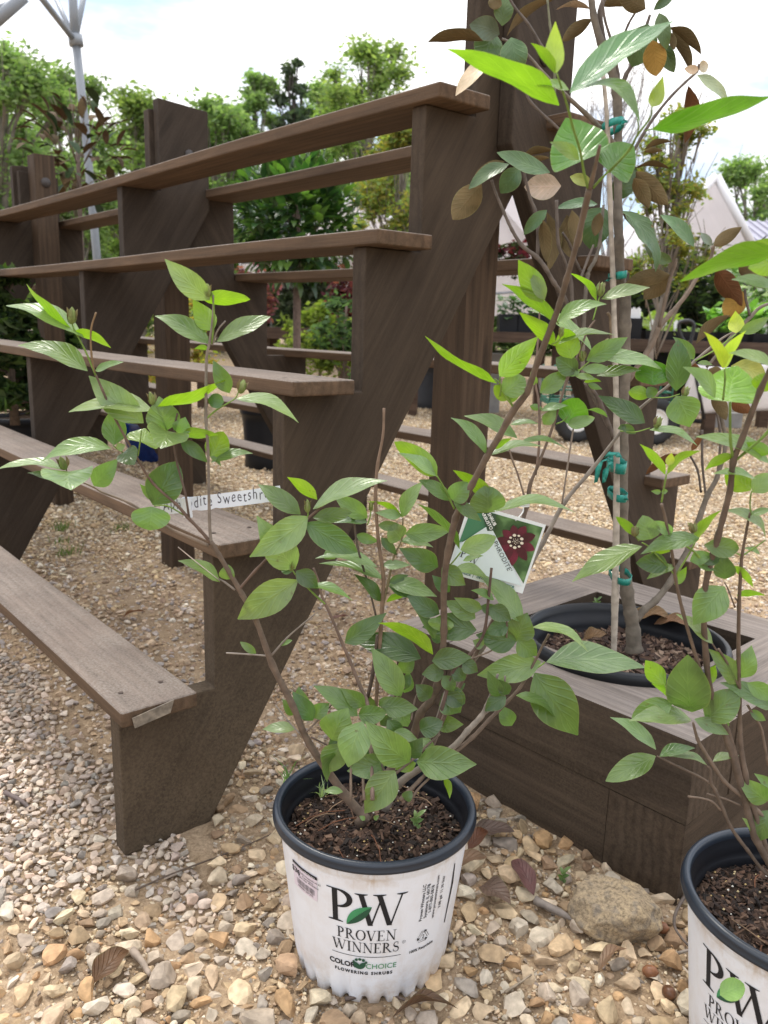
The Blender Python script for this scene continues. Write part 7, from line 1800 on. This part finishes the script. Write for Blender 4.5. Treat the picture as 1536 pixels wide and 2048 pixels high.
# garden cart
def cart():
    wc = G(1304, 890, 0); Y = wc[1]; t = empty('garden_cart', (wc[0], Y, 0)); tag(t, 'green garden cart with black pneumatic tyres and white rims beyond the planter', 'cart')
    R_ = 47 * mpp(wc); W = .085
    M_TYRE = plain('black_tyre', (.02, .02, .021), .75, var=.3, scale=40, bmp=.4); M_RIM = plain('white_rim', (.72, .70, .66), .4); M_GRN = plain('green_cart_steel', (.02, .13, .08), .4, var=.15)
    dx = np.array([.94, .34, 0]); 
    for (ox, oy) in ((0, 0), (.16, .34), (-.62, .02), (-.50, .36)):
        w_ = empty('wheel', (ox, oy, R_), math.radians(12)); w_.parent = t
        def ring(prof_, m_, nm):
            mb = MB(); vs, fs = [], []; N = 40
            for i, (r, yy) in enumerate(prof_):
                for k in range(N):
                    a_ = 2 * math.pi * k / N; tr_ = (1 + .025 * ((k % 2) * 2 - 1) if r > R_ * .93 else 1)
                    vs.append((r * tr_ * math.cos(a_), yy, r * tr_ * math.sin(a_)))
            for i in range(len(prof_) - 1):
                for k in range(N): fs.append((i * N + k, i * N + (k + 1) % N, (i + 1) * N + (k + 1) % N, (i + 1) * N + k))
            mb.add(vs, fs); mb.build(nm, m_, w_)
        ring([(R_ * .52, -W * .3), (R_ * .62, -W * .5), (R_ * .82, -W * .55), (R_ * .96, -W * .38), (R_, -W * .1), (R_, W * .1), (R_ * .96, W * .38), (R_ * .82, W * .55), (R_ * .62, W * .5), (R_ * .52, W * .3)], M_TYRE, 'tyre')
        ring([(R_ * .54, -W * .36), (R_ * .5, -W * .42), (R_ * .47, -W * .3), (R_ * .2, -W * .22), (R_ * .18, -W * .5), (R_ * .06, -W * .52), (.001, -W * .52)], M_RIM, 'rim')
        ring([(R_ * .54, W * .36), (R_ * .47, W * .3), (R_ * .2, W * .22), (.001, W * .3)], M_RIM, 'rim')
    mb = MB()
    for z in (.34, .42, .50, .58):
        for y_ in (0, .36): tube(mb, [(-.85, y_, z), (.12, y_, z)], [.008, .008], 6)
        for x_ in (-.85, .12): tube(mb, [(x_, 0, z), (x_, .36, z)], [.008, .008], 6)
    for i in range(11):
        x_ = -.85 + .97 * i / 10
        for y_ in (0, .36): tube(mb, [(x_, y_, .32), (x_, y_, .6)], [.007, .007], 6)
    mb.build('basket', M_GRN, t)
    bm = bmesh.new(); bm_box(bm, -.86, .13, -.01, .37, .30, .325); bm_done(bm, 'bed', M_GRN, t, bevel=.005)
    mb = MB(); tube(mb, [(0, -.03, R_), (.16, .40, R_)], [.012, .012], 8); tube(mb, [(-.62, 0, R_), (-.50, .40, R_)], [.012, .012], 8); tube(mb, [(-.55, .18, R_ + .02), (.42, .12, R_ + .0)], [.018, .018], 8); tube(mb, [(.05, .18, R_), (.05, .18, .3)], [.02, .02], 8); mb.build('axle_frame', M_BLACK, t)
    mb = MB(); o = np.array([wc[0], Y, 0]); hp = [PY(1408, 838, Y) - o, PY(1395, 770, Y + .03) - o, PY(1383, 700, Y + .05) - o]
    tube(mb, hp, [.014, .014, .014], 8)
    lp = [PY(1382, 700, Y + .05), PY(1362, 672, Y + .05), PY(1358, 648, Y + .05), PY(1368, 642, Y + .05), PY(1382, 643, Y + .05), PY(1388, 655, Y + .05), PY(1380, 690, Y + .05), PY(1382, 702, Y + .05)]
    tube(mb, catmull([q - o for q in lp], 4), [.015] * 29, 8); mb.build('handle', plain('black_grip', (.02, .02, .022), .4), t)
cart()
# plastic sheeting and a paver
def sheet(px0, px1, py0, py1, Y, label, seed, nm='plastic_sheet'):
    a, b_ = PY(px0, py0, Y), PY(px1, py1, Y); n, m_ = 26, 12; r_ = random.Random(seed); mb = MB(); vs = []
    for j in range(m_ + 1):
        for i in range(n + 1):
            u, v = i / n, j / m_; vs.append((a[0] + (b_[0] - a[0]) * u, Y + .05 * math.sin(u * 17 + v * 3) + .25 * v * v, max(.012, a[2] + (b_[2] - a[2]) * v + .02 * math.sin(u * 9 + seed))))
    mb.add(vs, [(j * (n + 1) + i, j * (n + 1) + i + 1, (j + 1) * (n + 1) + i + 1, (j + 1) * (n + 1) + i) for j in range(m_) for i in range(n)])
    o = mb.build(nm, M_TARP2); s_ = o.modifiers.new('thickness', 'SOLIDIFY'); s_.thickness = .006; c = Vector((a[0], Y, 0)); o.data.transform(Matrix.Translation(-c)); o.location = c; tag(o, label, 'plastic sheet')
sheet(1385, 1700, 728, 835, 6.55, 'crumpled white plastic sheet hanging below the near bench', 3)
sheet(1185, 1290, 735, 770, 7.3, 'white plastic bag below the left end of the near bench', 5)
c = G(1455, 856, 0); bm = bmesh.new(); bm_box(bm, -.15, .15, 0, .2, -.01, .14); o = bm_done(bm, 'concrete_block', M_CONC, None, bevel=.008); o.location = c; o.rotation_euler = (0, 0, .2); tag(o, 'grey concrete block on the gravel behind the cart', 'block')
# white bucket on the gravel left of the cart
cb = G(1085, 820, 0); t = empty('white_bucket', tuple(cb)); tag(t, 'white plastic bucket on thin legs seen through the rear stringer gap', 'bucket'); mb = MB(); lathe(mb, [(.10, .2), (.13, .42), (.14, .43), (.135, .44), (.125, .43), (.1, .22), (.001, .22)], 32); mb.build('bucket_body', plain('white_bucket_plastic', (.7, .7, .72), .4), t)
for a_ in range(3): mb = MB(); tube(mb, [(.07 * math.cos(a_ * 2.1), .07 * math.sin(a_ * 2.1), .21), (.1 * math.cos(a_ * 2.1), .1 * math.sin(a_ * 2.1), 0)], [.008, .008], 6); mb.build('leg', M_METAL, t)
# table behind the stand on the left
zt_ = PY(560, 655, 7.4)[2]; bench(PY(330, 660, 7.6)[0], PY(720, 660, 7.6)[0], 7.6, zt_, .8, 'low bench with pale top seen behind the middle post')
for i, px in enumerate((400, 470, 660)):
    tray(PY(px, 655, 7.9)[0], 7.9, zt_, .3, .3, ('black tray of green seedlings left of the middle post', 'black tray of green seedlings right of the middle post', 'black tray of dark seedlings under the red maple')[i], MG if i == 2 else BG, .1, .06, 60, 80 + i)
